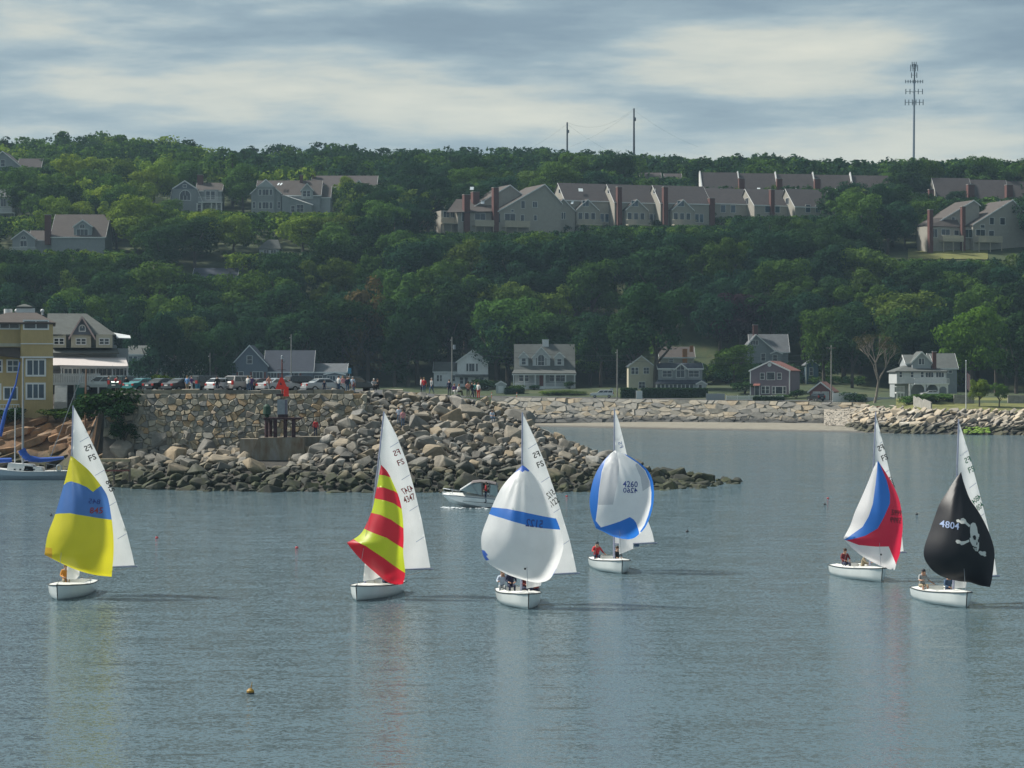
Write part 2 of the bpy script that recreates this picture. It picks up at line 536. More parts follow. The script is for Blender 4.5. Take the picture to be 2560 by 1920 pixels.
# ---------------------------------------------------------------- stones
M_boulder = stone('granite_boulder', [(0.0, (0.115, 0.112, 0.105)), (0.35, (0.185, 0.178, 0.162)), (0.6, (0.235, 0.21, 0.17)),
                                      (0.86, (0.28, 0.225, 0.155)), (0.92, (0.24, 0.24, 0.235)), (1.0, (0.33, 0.31, 0.28))], True, 1.0, 3.1)
M_wallstone = stone('granite_wall_stone', [(0.0, (0.15, 0.15, 0.145)), (0.3, (0.22, 0.215, 0.19)), (0.6, (0.27, 0.25, 0.20)),
                                           (0.88, (0.27, 0.225, 0.15)), (0.97, (0.30, 0.20, 0.11)), (1.0, (0.25, 0.25, 0.24))], False)
M_seastone = stone('granite_seawall_stone', [(0.0, (0.21, 0.205, 0.195)), (0.4, (0.28, 0.27, 0.245)), (0.7, (0.335, 0.305, 0.25)),
                                             (0.92, (0.35, 0.285, 0.20)), (1.0, (0.37, 0.355, 0.325))], True, 1.6, 2.7,
                   ((0.055, 0.056, 0.055), (0.10, 0.10, 0.095)))
M_riprap = stone('granite_riprap', [(0.0, (0.24, 0.22, 0.20)), (0.4, (0.36, 0.32, 0.26)), (0.8, (0.44, 0.36, 0.26)), (1.0, (0.46, 0.43, 0.38))],
                 True, 1.3, 2.3, ((0.02, 0.022, 0.014), (0.05, 0.05, 0.02)))
M_ledge = stone('granite_ledge', [(0.0, (0.20, 0.115, 0.065)), (0.4, (0.29, 0.165, 0.085)), (0.7, (0.26, 0.18, 0.12)), (1.0, (0.16, 0.12, 0.09))], True, 1.6, 3.6)
M_core = plain('dark_rubble_core', (0.045, 0.042, 0.036), 0.95, 0.4, 1.0, bump=0.5)

M_mortar = plain('joint_rubble', (0.085, 0.08, 0.07), 0.95, 0.3, 2.0)

def boulder_mesh(name, rng, mat, n=15, flat=0.72):
    bm = bmesh.new()
    for i in range(n):
        while True:
            p = Vector((rng.uniform(-1, 1), rng.uniform(-1, 1), rng.uniform(-1, 1)))
            if 0.3 < p.length < 1.5: break
        q = Vector([math.copysign(abs(c) ** 0.55, c) for c in p.normalized()])
        q = q.normalized() * (0.80 + 0.25 * rng.random()) * (max(abs(c) for c in q) ** -0.35)
        bm.verts.new((q.x, q.y * 0.85, q.z * flat))
    r = bmesh.ops.convex_hull(bm, input=bm.verts)
    junk = list({g for g in r['geom_interior'] + r['geom_unused'] if isinstance(g, bmesh.types.BMVert) and g.is_valid})
    bmesh.ops.delete(bm, geom=junk, context='VERTS')
    bmesh.ops.dissolve_limit(bm, angle_limit=R(16), verts=bm.verts, edges=bm.edges)
    bmesh.ops.bevel(bm, geom=list(bm.edges), offset=0.085, segments=1, affect='EDGES', profile=0.6, clamp_overlap=True)
    me = bpy.data.meshes.new(name); bm.to_mesh(me); bm.free()
    me.materials.append(mat)
    return me

def scatter_boulders(parent, name, spots, variants, rng, limit=290, stuff_name=None, matrices=None):
    """spots: (position, radius); the largest become parts of their own, the rest one joined part"""
    spots = sorted(spots, key=lambda s: -s[1])
    out = MB()
    for i, (p, r) in enumerate(spots):
        me = variants[rng.randrange(len(variants))]
        if matrices: rot = matrices(rng)
        else: rot = Matrix.Rotation(rng.uniform(0, 6.28), 4, 'Z') @ Matrix.Rotation(rng.uniform(-0.6, 0.6), 4, 'X') @ Matrix.Rotation(rng.uniform(-0.5, 0.5), 4, 'Y')
        sc = Matrix.Diagonal((r * rng.uniform(0.9, 1.3), r * rng.uniform(0.85, 1.15), r * rng.uniform(0.8, 1.1), 1))
        M = Matrix.Translation(p) @ rot @ sc
        if i < limit:
            o = bpy.data.objects.new(name, me); col.objects.link(o); o.parent = parent
            o.matrix_local = M
        else:
            out.add([M @ v.co for v in me.vertices], [tuple(f.vertices) for f in me.polygons])
    if out.v:
        o = out.build(stuff_name or ('small_' + name), variants[0].materials[0], parent)
        o['kind'] = 'stuff'

def darts(rng, sampler, radii, sep=0.8):
    """sampler() -> Vector on the surface; radii: [(radius, tries)]"""
    spots = []; cell = {}
    cs = max(r for r, _ in radii) * 2
    for r, tries in radii:
        for _ in range(tries):
            rr = r * rng.uniform(0.8, 1.2)
            p = sampler(rng)
            k = (int(p.x // cs), int(p.y // cs), int(p.z // cs)); ok = True
            for dx in (-1, 0, 1):
                for dy in (-1, 0, 1):
                    for dz in (-1, 0, 1):
                        for q, qr in cell.get((k[0] + dx, k[1] + dy, k[2] + dz), ()):
                            if (q - p).length < (qr + rr) * sep: ok = False; break
                        if not ok: break
                    if not ok: break
                if not ok: break
            if ok:
                spots.append((p, rr)); cell.setdefault(k, []).append((p, rr))
    return spots

# ---------------------------------------------------------------- the neck of land with its breakwater
NF = [(-90, 262), (-50, 259), (-46.5, 254), (-43, 242), (-39, 235), (-34, 230), (-27, 226), (-17, 225), (-7, 224), (3, 224), (11, 225.5), (19, 232), (24, 246)]
CREST_Z = [(-17, 9.1), (-8, 8.6), (-2, 8.0), (0, 7.2), (1.5, 6.0), (3.4, 5.0), (7, 3.5), (11, 2.0), (15, 1.15), (20, 0.5), (24, -0.4)]
CREST_Y = [(-17, 252), (-8, 257), (-1, 259), (3, 252), (11, 243), (24, 248)]
BACK_Y = [(-20, 335), (-8, 300), (-2, 268), (2, 258), (11, 246), (24, 250)]
def neck(X, Y):
    yf = interp(NF, X)
    a = interp([(yf - 4, -1.6), (yf, -0.3), (yf + 4, 2.4), (yf + 8, 5.4), (yf + 10, 6.2), (yf + 22, 6.8), (yf + 30, 9.2)], Y)
    b = interp([(yf - 4, -1.6), (yf, -0.3), (yf + 8, 2.0), (246.2, 3.6), (248.8, 9.1), (249.5, 9.2)], Y)
    yc = interp(CREST_Y, X); c = interp(CREST_Z, X)
    if Y <= yc:
        t = (Y - yf) / (yc - yf)
        d = c * max(0.0, t) ** 0.85 - 0.3 if t > 0 else -0.3 + t * 6
    else:
        d = c
    z = lerp(a, b, sstep(-46, -41, X))
    z = lerp(z, d, sstep(-22, -15, X))
    yb = interp(BACK_Y, X)
    if Y > yb: z -= (Y - yb) * 0.7
    return max(z, -2.0)
xs = [-120 + i * 2.5 for i in range(25)] + [-59 + i * 0.8 for i in range(108)]
ys = [220 + i * 0.8 for i in range(56)] + [265 + i * 4 for i in range(25)]
core = addobj('breakwater', grid_mesh('breakwater', xs, ys, lambda x, y: neck(x, y) - 0.35, M_core, False))
tag(core, 'rubble breakwater of tumbled granite boulders running out into the harbour', 'breakwater')

rng = random.Random(11)
BV = [boulder_mesh('boulder', rng, M_boulder) for _ in range(14)]
def neck_sampler(rng):
    while True:
        X = rng.uniform(-45, 24)
        if X < -19: Y = rng.uniform(interp(NF, X) - 1, 247.0)
        else: Y = rng.uniform(interp(NF, X) - 1, interp(CREST_Y, X) + (3.0 if X < -1 else 6.0))
        z = neck(X, Y)
        if -0.9 < z: 
            if 676 - 60 < pxof(X, Y) < 676 + 50 and 234 < Y < 245: continue
            return Vector((X, Y, z))
spots = darts(rng, neck_sampler, [(1.6, 60), (1.1, 350), (0.78, 2000), (0.55, 7000), (0.38, 12000)], 0.74)
spots = [(p - Vector((0, 0, 0.12 * r)), r) for p, r in spots]
scatter_boulders(core, 'boulder', spots, BV, rng, 290, 'small_boulders')

# parking lot on top
vs = []; fs = []
XL = [-112 + i * 4.0 for i in range(28)]
for i, x in enumerate(XL):
    pass
    y0 = interp([(-112, 292), (-49, 292), (-45, 266), (-42, 251), (-17, 253.5), (-8, 259.5), (-3, 262)], x)
    for y in (y0, interp(BACK_Y, x) - 2): vs.append((x, y, min(9.2, interp([(-18, 9.2), (-17, 9.12), (-8, 8.62), (-2, 8.02)], x)) + 0.02))
for i in range(len(XL) - 1): fs.append((2 * i, 2 * i + 2, 2 * i + 3, 2 * i + 1))
me = bpy.data.meshes.new('parking_lot'); me.from_pydata(vs, [], fs); me.materials.append(M_asphalt)
tag(addobj('parking_lot', me), kind='structure')

# ---------------------------------------------------------------- fitted-stone walls (each stone its own piece)
def voronoi(seeds, bounds):
    x0, x1, y0, y1 = bounds
    out = []
    for i, (sx, sy) in enumerate(seeds):
        poly = [(x0, y0), (x1, y0), (x1, y1), (x0, y1)]
        near = sorted(((qx - sx) ** 2 + (qy - sy) ** 2, qx, qy) for j, (qx, qy) in enumerate(seeds) if j != i and abs(qx - sx) < 6 and abs(qy - sy) < 4)[:16]
        for _, qx, qy in near:
            mx, my = (sx + qx) / 2, (sy + qy) / 2; nx, ny = qx - sx, qy - sy
            new = []
            for k in range(len(poly)):
                a, b = poly[k], poly[(k + 1) % len(poly)]
                da = (a[0] - mx) * nx + (a[1] - my) * ny; db = (b[0] - mx) * nx + (b[1] - my) * ny
                if da <= 0: new.append(a)
                if da * db < 0:
                    t = da / (da - db); new.append((lerp(a[0], b[0], t), lerp(a[1], b[1], t)))
            poly = new
            if len(poly) < 3: break
        if len(poly) >= 3: out.append(poly)
    return out

def stone_piece(poly, fmap, rng, joint=0.008, proud=0.20, edge=0.10):
    """poly in wall coordinates (s, h); fmap(s, h, out) -> world"""
    cx_ = sum(p[0] for p in poly) / len(poly); cy_ = sum(p[1] for p in poly) / len(poly)
    def ins(d):
        r = []
        for x, y in poly:
            L = math.hypot(x - cx_, y - cy_) or 1
            k = max(0.3, 1 - d / L); r.append((cx_ + (x - cx_) * k, cy_ + (y - cy_) * k))
        return r
    pr = proud * rng.uniform(0.45, 1.4); tilt = rng.uniform(-0.22, 0.22); tl2 = rng.uniform(-0.22, 0.22)
    r0, r1, r2 = ins(joint), ins(joint * 1.15), ins(joint + edge)
    n = len(poly)
    vs = [fmap(x, y, -0.25) for x, y in r0] + [fmap(x, y, pr * 0.45) for x, y in r1] + \
         [fmap(x, y, pr + (x - cx_) * tilt + (y - cy_) * tl2) for x, y in r2]
    fs = [tuple(range(2 * n, 3 * n))]
    for k in range(2):
        for i in range(n):
            j = (i + 1) % n
            fs.append((k * n + i, k * n + j, (k + 1) * n + j, (k + 1) * n + i))
    return vs, fs

def stone_wall(name, label, cat, S, Hh, cell, fmap, mat, backing_pts, rng, piece='wall_stone', jitter=0.5, hfun=None):
    nx = int(S / cell[0]); ny = int(Hh / cell[1])
    seeds = []
    for j in range(ny):
        for i in range(nx):
            off = 0.5 if j % 2 else 0.0
            seeds.append(((i + 0.5 + off * 0.9 + rng.uniform(-jitter, jitter)) * S / nx, (j + 0.5 + rng.uniform(-jitter, jitter) * 0.8) * Hh / ny))
    root = MB().add(*backing_pts).build(name, M_mortar)
    tag(root, label, cat)
    rest = MB(); k = 0
    def split(poly):
        c = (sum(p[0] for p in poly) / len(poly), sum(p[1] for p in poly) / len(poly)); a = rng.choice((0.1, 1.5)) + rng.gauss(0, .3)
        n = (math.cos(a), math.sin(a)); A = []; B = []
        for i in range(len(poly)):
            p, q = poly[i], poly[(i + 1) % len(poly)]
            dp = (p[0] - c[0]) * n[0] + (p[1] - c[1]) * n[1]; dq = (q[0] - c[0]) * n[0] + (q[1] - c[1]) * n[1]
            (A if dp <= 0 else B).append(p)
            if dp * dq < 0:
                t = dp / (dp - dq); m = (lerp(p[0], q[0], t), lerp(p[1], q[1], t)); A.append(m); B.append(m)
        return [x for x in (A, B) if len(x) >= 3]
    seeds = [q for q in seeds if rng.random() > 0.10]
    ax = cell[0] / cell[1]                       # stones lie flat: cells stretched along the course
    cells = [[(x * ax, y) for x, y in poly] for poly in voronoi([(x / ax, y) for x, y in seeds], (0, S / ax, 0, Hh))]
    cells = [y for x in cells for y in (split(x) if rng.random() < 0.28 else [x])]
    for poly in cells:
        if hfun and not hfun(sum(p[0] for p in poly) / len(poly), sum(p[1] for p in poly) / len(poly)): continue
        v, f = stone_piece(poly, fmap, rng)
        if k < 300:
            MB().add(v, f).build(piece, mat, root)
        else: rest.add(v, f)
        k += 1
    if rest.v: rest.build('further_stones', mat, root)['kind'] = 'stuff'
    return root

# retaining wall below the parking lot
RW0, RW1 = -42.0, -15.0
def rw(s, h, out):
    X = RW0 + s; z = 3.4 + h
    return Vector((X, 246.0 + (z - 3.4) * 0.44 - out, z))
bk = ([rw(0, -1, -0.3), rw(27, -1, -0.3), rw(27, 5.75, -0.3), rw(0, 5.75, -0.3)], [(0, 1, 2, 3)])
wall = stone_wall('retaining_wall', 'tall fitted granite retaining wall holding up the parking lot', 'stone wall', 27.0, 5.7, (0.64, 0.53), rw, M_wallstone, bk, random.Random(3),
                  hfun=lambda s, h: h > 2.2 * max(0.0, (2.5 - s) / 2.5) - 0.1)
rng = random.Random(5)
x = RW0 + 2
while x < -17:
    L = rng.uniform(0.9, 2.3); h = rng.uniform(0.32, 0.5)
    b = MB(); b.box(-L / 2 + 0.02, L / 2 - 0.02, -0.45, 0.5, -0.2, h)
    bmv = [(vx + rng.uniform(-0.05, 0.05), vy + rng.uniform(-0.08, 0.08), vz + rng.uniform(-0.04, 0.05)) for vx, vy, vz in b.v]
    b.v = bmv
    b.build('coping_stone', M_wallstone, wall, (x + L / 2, 249.0, 9.08))
    x += L

# sea wall above the beach
SWA, SWB = W(1232, 1000, 557), W(2165, 1000, 513)
SWA.z = SWB.z = 0
SWL = (SWB - SWA).length; SWD = (SWB - SWA).normalized(); SWN = Vector((SWD.y, -SWD.x, 0))
def sw(s, h, out):
    t = s / SWL
    top = lerp(6.5, 5.6, t); z = 0.75 + h / 5.75 * (top - 0.75)
    p = SWA + SWD * s + SWN * (out + 0.25 + (top - z) * 0.42)
    return Vector((p.x, p.y, z))
bk = ([sw(0, -0.8, -0.3), sw(SWL, -0.8, -0.3), sw(SWL, 5.75, -0.3), sw(0, 5.75, -0.3)], [(0, 1, 2, 3)])
stone_wall('sea_wall', 'sloping pale granite sea wall along the sandy beach', 'stone wall', SWL, 5.75, (2.3, 0.90), sw, M_seastone, bk, random.Random(8))

# rock revetment below the lawn
rev_b = MB()
def revet(s, t):
    px = lerp(2095, 2620, s)
    y0 = interp([(2090, 497), (2150, 476), (2300, 462), (2620, 451)], px); y1 = interp(WALL_Y, px) + 1.5
    Y = lerp(y0, y1, t); X = (px - CX) / F * Y
    top = interp(WALL_Z, px) + 0.25 if px > 2160 else interp([(2090, 1.8), (2160, 4.4)], px)
    return Vector((X, Y, -0.4 + (top + 0.4) * min(1.0, t * 1.12) ** 0.8))
NS, NTt = 40, 6
rv = [revet(i / NS, j / NTt) - Vector((0, 0, 0.4)) for i in range(NS + 1) for j in range(NTt + 1)]
rf = [(i * (NTt + 1) + j, (i + 1) * (NTt + 1) + j, (i + 1) * (NTt + 1) + j + 1, i * (NTt + 1) + j + 1) for i in range(NS) for j in range(NTt)]
rev = MB().add(rv, rf).build('rock_revetment', M_core)
tag(rev, 'bank of tan slabs and boulders below the lawn with the flagpole', 'rock bank')
rng = random.Random(21)
RV = [boulder_mesh('rock', rng, M_riprap, 12, 0.45) for _ in range(10)]
spots = darts(rng, lambda r: revet(r.random(), r.random()), [(1.35, 120), (0.95, 700), (0.65, 2500)], 0.66)
scatter_boulders(rev, 'rock', spots, RV, rng, 290, 'small_rocks',
                 lambda r: Matrix.Rotation(r.uniform(-0.5, 0.5), 4, 'Z') @ Matrix.Rotation(r.uniform(-0.75, -0.1), 4, 'Y') @ Matrix.Rotation(r.uniform(-0.3, 0.5), 4, 'X'))
# bright seaweed mat on the rocks
M_weed = plain('bright_seaweed', (0.16, 0.26, 0.02), 0.7, 0.35, 2.0)
b = MB(); rng = random.Random(2)
for i in range(46):
    p = revet(lerp(0.60, 0.72, rng.random()), rng.uniform(0.02, 0.18))
    b.ball(p + Vector((0, -0.5, 0.45)), rng.uniform(0.25, 0.6), 0.3, rng.uniform(0.1, 0.22), 7, 4)
tag(b.build('seaweed', M_weed), 'bright green seaweed on the tide line rocks', 'seaweed', kind='stuff')
# shingle slope between the sea wall and the revetment
M_shingle = stone('beach_shingle', [(0.0, (0.20, 0.20, 0.19)), (0.5, (0.29, 0.27, 0.24)), (1.0, (0.34, 0.30, 0.25))], False)
def shing(s, t):
    px = lerp(2060, 2260, s)
    y0 = interp([(2060, 500), (2260, 482)], px); y1 = interp([(2060, 521), (2160, 516), (2260, 497)], px)
    Y = lerp(y0, y1, t); X = (px - CX) / F * Y
    return Vector((X, Y, lerp(1.0, 5.1, t ** 1.1)))
v = [shing(i / 30, j / 12) + Vector((0, 0, 0.16 * noise.noise(Vector((i * 1.3, j * 1.7, 0))))) for i in range(31) for j in range(13)]
f = [(i * 13 + j, (i + 1) * 13 + j, (i + 1) * 13 + j + 1, i * 13 + j + 1) for i in range(30) for j in range(12)]
tag(MB().add(v, f).build('shingle_bank', M_shingle), kind='structure')
b = MB(); rng = random.Random(4)
PV = [boulder_mesh('pebble', rng, M_shingle, 10, 0.6) for _ in range(5)]
for i in range(900):
    p = shing(rng.random(), rng.random()); r = rng.uniform(0.12, 0.32)
    me_ = PV[rng.randrange(5)]; Rm = Matrix.Rotation(rng.uniform(0, 6.28), 4, 'Z')
    b.add([p + (Rm @ vv.co) * r for vv in me_.vertices], [tuple(q.vertices) for q in me_.polygons])
tag(b.build('cobbles', M_shingle), 'grey cobbles on the slope beside the sea wall', 'cobbles', kind='stuff')

# lawn by the flagpole
M_lawn = plain('dry_lawn', (0.13, 0.135, 0.035), 0.95, 0.35, 0.35)
vs, fs = [], []
for i in range(41):
    px = lerp(2240, 2640, i / 40)
    for t in (0, 0.25, 0.5, 0.75, 1):
        yw = interp(WALL_Y, px); Y = lerp(yw + 0.5, yw + 42, t); X = (px - CX) / F * Y
        vs.append((X, Y, hill(X, Y) + 0.06))
for i in range(40):
    for j in range(4): a = i * 5 + j; fs.append((a, a + 5, a + 6, a + 1))
me = bpy.data.meshes.new('lawn'); me.from_pydata(vs, [], fs); me.materials.append(M_lawn)
tag(addobj('lawn', me), kind='structure')

# dry grass terrace below the condominium pair
vs, fs = [], []
for i in range(25):
    px = lerp(2270, 2470, i / 24); ya, yb = ground_hit(px, 650), ground_hit(px, 622)
    for t in (0, .33, .67, 1): Y = lerp(ya, yb, t); X = (px - CX) / F * Y; vs.append((X, Y, hill(X, Y) + .15))
for i in range(24):
    for j in range(3): a = i * 4 + j; fs.append((a, a + 4, a + 5, a + 1))
me = bpy.data.meshes.new('grass_terrace'); me.from_pydata(vs, [], fs); me.materials.append(M_lawn)
tag(addobj('grass_terrace', me), kind='structure')
# orange bedrock ledges below the yellow building
rng = random.Random(31)
LV = [boulder_mesh('rock_slab', rng, M_ledge, 16, 0.6) for _ in range(8)]
def ledge_surf(X, Y): return neck(X, Y)
xs = [-100 + i * 1.2 for i in range(51)]; ys = [234 + i * 0.8 for i in range(50)]
led = addobj('bedrock_ledge', grid_mesh('bedrock_ledge', xs, ys, lambda x, y: ledge_surf(x, y) - 0.1 + 0.5 * noise.noise(Vector((x * 0.5, y * 0.5, 1))) - 3.0 * sstep(-45, -40.5, x), M_ledge, False))
tag(led, kind='structure')
for i in range(120):
    X = rng.uniform(-66, -38.5); Y = rng.uniform(interp(NF, X) - 0.5, interp(NF, X) + (10 if X < -43 else 8))
    o = bpy.data.objects.new('rock_slab', LV[rng.randrange(8)]); col.objects.link(o); o.parent = led
    r = rng.uniform(0.6, 1.5)
    o.matrix_local = Matrix.Translation((X, Y, min(ledge_surf(X, Y), 5.6) - 0.1)) @ Matrix.Rotation(rng.uniform(-0.5, 0.5), 4, 'Z') @ \
        Matrix.Rotation(-rng.uniform(0.15, 0.5), 4, 'Y') @ Matrix.Rotation(rng.uniform(-0.2, 0.3), 4, 'X') @ Matrix.Diagonal((r * rng.uniform(1.3, 2.6), r, r * rng.uniform(0.5, 0.9), 1))
# ================================================================ HOUSES
S_grey = siding('grey_shingle_wall', (0.24, 0.265, 0.275))
S_bluegrey = siding('blue_grey_wall', (0.13, 0.155, 0.19))
S_white = siding('white_clapboard', (0.46, 0.485, 0.49))
S_pale = siding('pale_grey_clapboard', (0.33, 0.36, 0.37))
S_cream = siding('cream_clapboard', (0.47, 0.44, 0.34))
S_yellow = siding('ochre_shingle_wall', (0.46, 0.345, 0.16))
S_pink = siding('mauve_clapboard', (0.20, 0.155, 0.185))
S_taupe = siding('taupe_shingle_wall', (0.31, 0.295, 0.255))
S_blue = siding('dark_blue_clapboard', (0.05, 0.11, 0.16))
S_red = siding('faded_red_board', (0.22, 0.09, 0.09))
RF_brown = shingle('brown_roof', (0.076, 0.064, 0.058))
RF_mauve = shingle('mauve_brown_roof', (0.066, 0.056, 0.056))
RF_grey = shingle('grey_roof', (0.115, 0.125, 0.135))
RF_dark = shingle('slate_roof', (0.045, 0.055, 0.075))
RF_red = shingle('red_roof', (0.19, 0.07, 0.055))
RF_moss = shingle('moss_grey_roof', (0.095, 0.105, 0.10))
M_door_red = plain('red_door', (0.14, 0.03, 0.03), 0.5)
M_shutter = plain('dark_shutter', (0.05, 0.055, 0.065), 0.6)
M_shutter_red = plain('rust_red_shutter', (0.16, 0.05, 0.04), 0.6)
M_deck = plain('bleached_deck_wood', (0.42, 0.38, 0.29), 0.8, 0.2, 4)
M_skyl = plain('skylight_glass', (0.75, 0.80, 0.82), 0.15, 0.05)
M_awning = plain('pinkish_canvas', (0.55, 0.50, 0.48), 0.8, 0.06)

KEEP = []          # (x0, x1, y0, y1, Y): parts of the picture a tree in front must not cover

class House:
    def __init__(s, name, label, px, base, Y=None, rot=0.0, cat='house', keep=None, group=None, sink=3.0):
        s.Y = Y or ground_hit(px, base); s.k = F / s.Y; s.px = px; s.base = base
        s.c = max(0.5, math.cos(R(rot)))
        s.root = thing(name, label, cat, W(px, base, s.Y), R(rot), group)
        s.sink = sink
        if keep: KEEP.append((*keep, s.Y))
    def x(s, v): return (v - s.px) / s.k / s.c
    def z(s, v): return (s.base - v) / s.k
    def box(s, name, x0, x1, top, bot, d0, d1, mat, parent=None):
        zb = -s.sink if bot is None else s.z(bot)
        return MB().box(s.x(x0), s.x(x1), d0, d1, zb, s.z(top)).build(name, mat, parent or s.root)
    def gf(s, x0, x1, eave, peak, d0, d1, wall, roof, xp=None, over=0.35, bot=None, eave2=None, trim=M_trim, wn='wall'):
        """gable facing the viewer, ridge running back"""
        a, b = s.x(x0), s.x(x1); p = s.x(xp) if xp else (a + b) / 2
        ze, zp = s.z(eave), s.z(peak); ze2 = s.z(eave2) if eave2 else ze
        zb = -s.sink if bot is None else s.z(bot)
        w = MB().prism([(a, zb), (b, zb), (b, ze2), (p, zp), (a, ze)], d0, d1).build(wn, wall, s.root)
        rb = MB(); t = 0.18
        y0, y1 = d0 - over, d1 + over
        for (xe, zz0, sg) in ((a, ze, -1), (b, ze2, 1)):
            sl = (zp - zz0) / abs(p - xe); xo = xe + sg * over; zo = zz0 - sl * over
            A, B = (xo, zo + t), (p, zp + t)
            rb.add([(A[0], y0, A[1]), (B[0], y0, B[1]), (B[0], y1, B[1]), (A[0], y1, A[1]),
                    (A[0], y0, A[1] - t + 0.01), (B[0], y0, B[1] - t + 0.01), (B[0], y1, B[1] - t + 0.01), (A[0], y1, A[1] - t + 0.01)],
                   [(0, 1, 2, 3), (7, 6, 5, 4), (0, 4, 5, 1), (1, 5, 6, 2), (2, 6, 7, 3), (3, 7, 4, 0)])
        r = rb.build('roof', roof, s.root)
        if trim:
            tb = MB()
            for (xe, zz0, sg) in ((a, ze, -1), (b, ze2, 1)):
                sl = (zp - zz0) / abs(p - xe); xo = xe + sg * (over + 0.02); zo = zz0 - sl * over
                q = [(xo, zo + t + 0.03), (p, zp + t + 0.03), (p, zp - 0.14), (xo, zo - 0.14)]
                tb.prism(q if sg < 0 else q[::-1], y0 - 0.07, y0 - 0.004)
            tb.build('rake_trim', trim, r)
        return w, r
    def gs(s, x0, x1, eave, ridge, d0, d1, wall, roof, over=0.3, bot=None, rd=None, rx=None, beave=None, trim=M_trim, wn='wall'):
        """ridge running left-right; the front slope faces the viewer"""
        a, b = s.x(x0), s.x(x1); rd = (d0 + d1) / 2 if rd is None else rd
        ze, zr = s.z(eave), s.z(ridge); zb = -s.sink if bot is None else s.z(bot)
        zbk = ze if beave is None else s.z(beave)
        w = MB().prism_x([(d0, zb), (d1, zb), (d1, zbk), (rd, zr), (d0, ze)], a, b).build(wn, wall, s.root)
        t = 0.18; rb = MB()
        for (ye, z0, sg) in ((d0, ze, -1), (d1, zbk, 1)):
            sl = (zr - z0) / abs(rd - ye); yo = ye + sg * over; zo = z0 - sl * over
            rb.add([(a - over, yo, zo + t), (b + over, yo, zo + t), (b + over, rd, zr + t), (a - over, rd, zr + t),
                    (a - over, yo, zo + 0.01), (b + over, yo, zo + 0.01), (b + over, rd, zr + 0.01), (a - over, rd, zr + 0.01)],
                   [(0, 1, 2, 3), (7, 6, 5, 4), (0, 4, 5, 1), (1, 5, 6, 2), (2, 6, 7, 3), (3, 7, 4, 0)])
        r = rb.build('roof', roof, s.root)
        if trim:
            sl = (zr - ze) / (rd - d0); yo = d0 - over; zo = ze - sl * over
            tb = MB().box(a - over, b + over, yo - 0.06, yo - 0.004, zo - 0.10, zo + t + 0.02)
            for xx in (a - over - 0.06, b + over + 0.004):
                tb.prism_x([(yo, zo - 0.1), (rd, zr - 0.1), (rd, zr + t + 0.03), (yo, zo + t + 0.03)], xx, xx + 0.056)
            tb.build('eave_trim', trim, r)
        return w, r
    def hip(s, x0, x1, eave, top, rx0, rx1, d0, d1, rd0, rd1, roof, over=0.4, name='roof'):
        a, b = s.x(x0) - over, s.x(x1) + over; c, d = s.x(rx0), s.x(rx1); ze, zt = s.z(eave), s.z(top)
        y0, y1 = d0 - over, d1 + over
        vs = [(a, y0, ze), (b, y0, ze), (b, y1, ze), (a, y1, ze), (c, rd0, zt), (d, rd0, zt), (d, rd1, zt), (c, rd1, zt),
              (a, y0, ze - 0.2), (b, y0, ze - 0.2), (b, y1, ze - 0.2), (a, y1, ze - 0.2)]
        return MB().add(vs, [(0, 1, 5, 4), (1, 2, 6, 5), (2, 3, 7, 6), (3, 0, 4, 7), (4, 5, 6, 7), (8, 9, 1, 0), (9, 10, 2, 1), (10, 11, 3, 2), (11, 8, 0, 3), (11, 10, 9, 8)]).build(name, roof, s.root)
    def win(s, x0, x1, y0, y1, d, nx=1, ny=1, arch=False, frame=M_trim, glass=M_glass, parent=None, w=0.10, name='window'):
        a, b, z0, z1 = s.x(x0), s.x(x1), s.z(y1), s.z(y0)
        return window(parent or s.root, a, b, z0, z1, d, nx, ny, arch, frame, glass, w, name)
    def winside(s, xw, dA, dB, y0, y1, side, nx=1, ny=1, frame=M_trim, glass=M_glass, w=0.1):
        """window in a side wall at x = xw; side -1 left, 1 right"""
        o = window(s.root, -(dB - dA) / 2, (dB - dA) / 2, s.z(y1), s.z(y0), 0, nx, ny, False, frame, glass, w)
        o.location = (s.x(xw), (dA + dB) / 2, 0); o.rotation_euler = (0, 0, R(90) * side)
        return o
    def door(s, x0, x1, y0, y1, d, mat=M_white):
        a, b, z0, z1 = s.x(x0), s.x(x1), s.z(y1), s.z(y0)
        o = MB().box(a, b, d - 0.05, d + 0.05, z0, z1).build('door', mat, s.root)
        MB().box(a - 0.1, a, d - 0.08, d + 0.05, z0, z1 + 0.1).box(b, b + 0.1, d - 0.08, d + 0.05, z0, z1 + 0.1).box(a, b, d - 0.08, d + 0.05, z1, z1 + 0.1).build('door_frame', M_trim, o)
        return o
    def chim(s, x0, x1, top, bot, d, mat=M_brick, w=None):
        a, b = s.x(x0), s.x(x1); w = w or (b - a)
        o = MB().box(a, b, d, d + w, s.z(bot), s.z(top)).build('chimney', mat, s.root)
        MB().box(a - 0.08, b + 0.08, d - 0.08, d + w + 0.08, s.z(top), s.z(top) + 0.15).build('chimney_cap', M_concrete if mat is M_brick else mat, o)
        return o
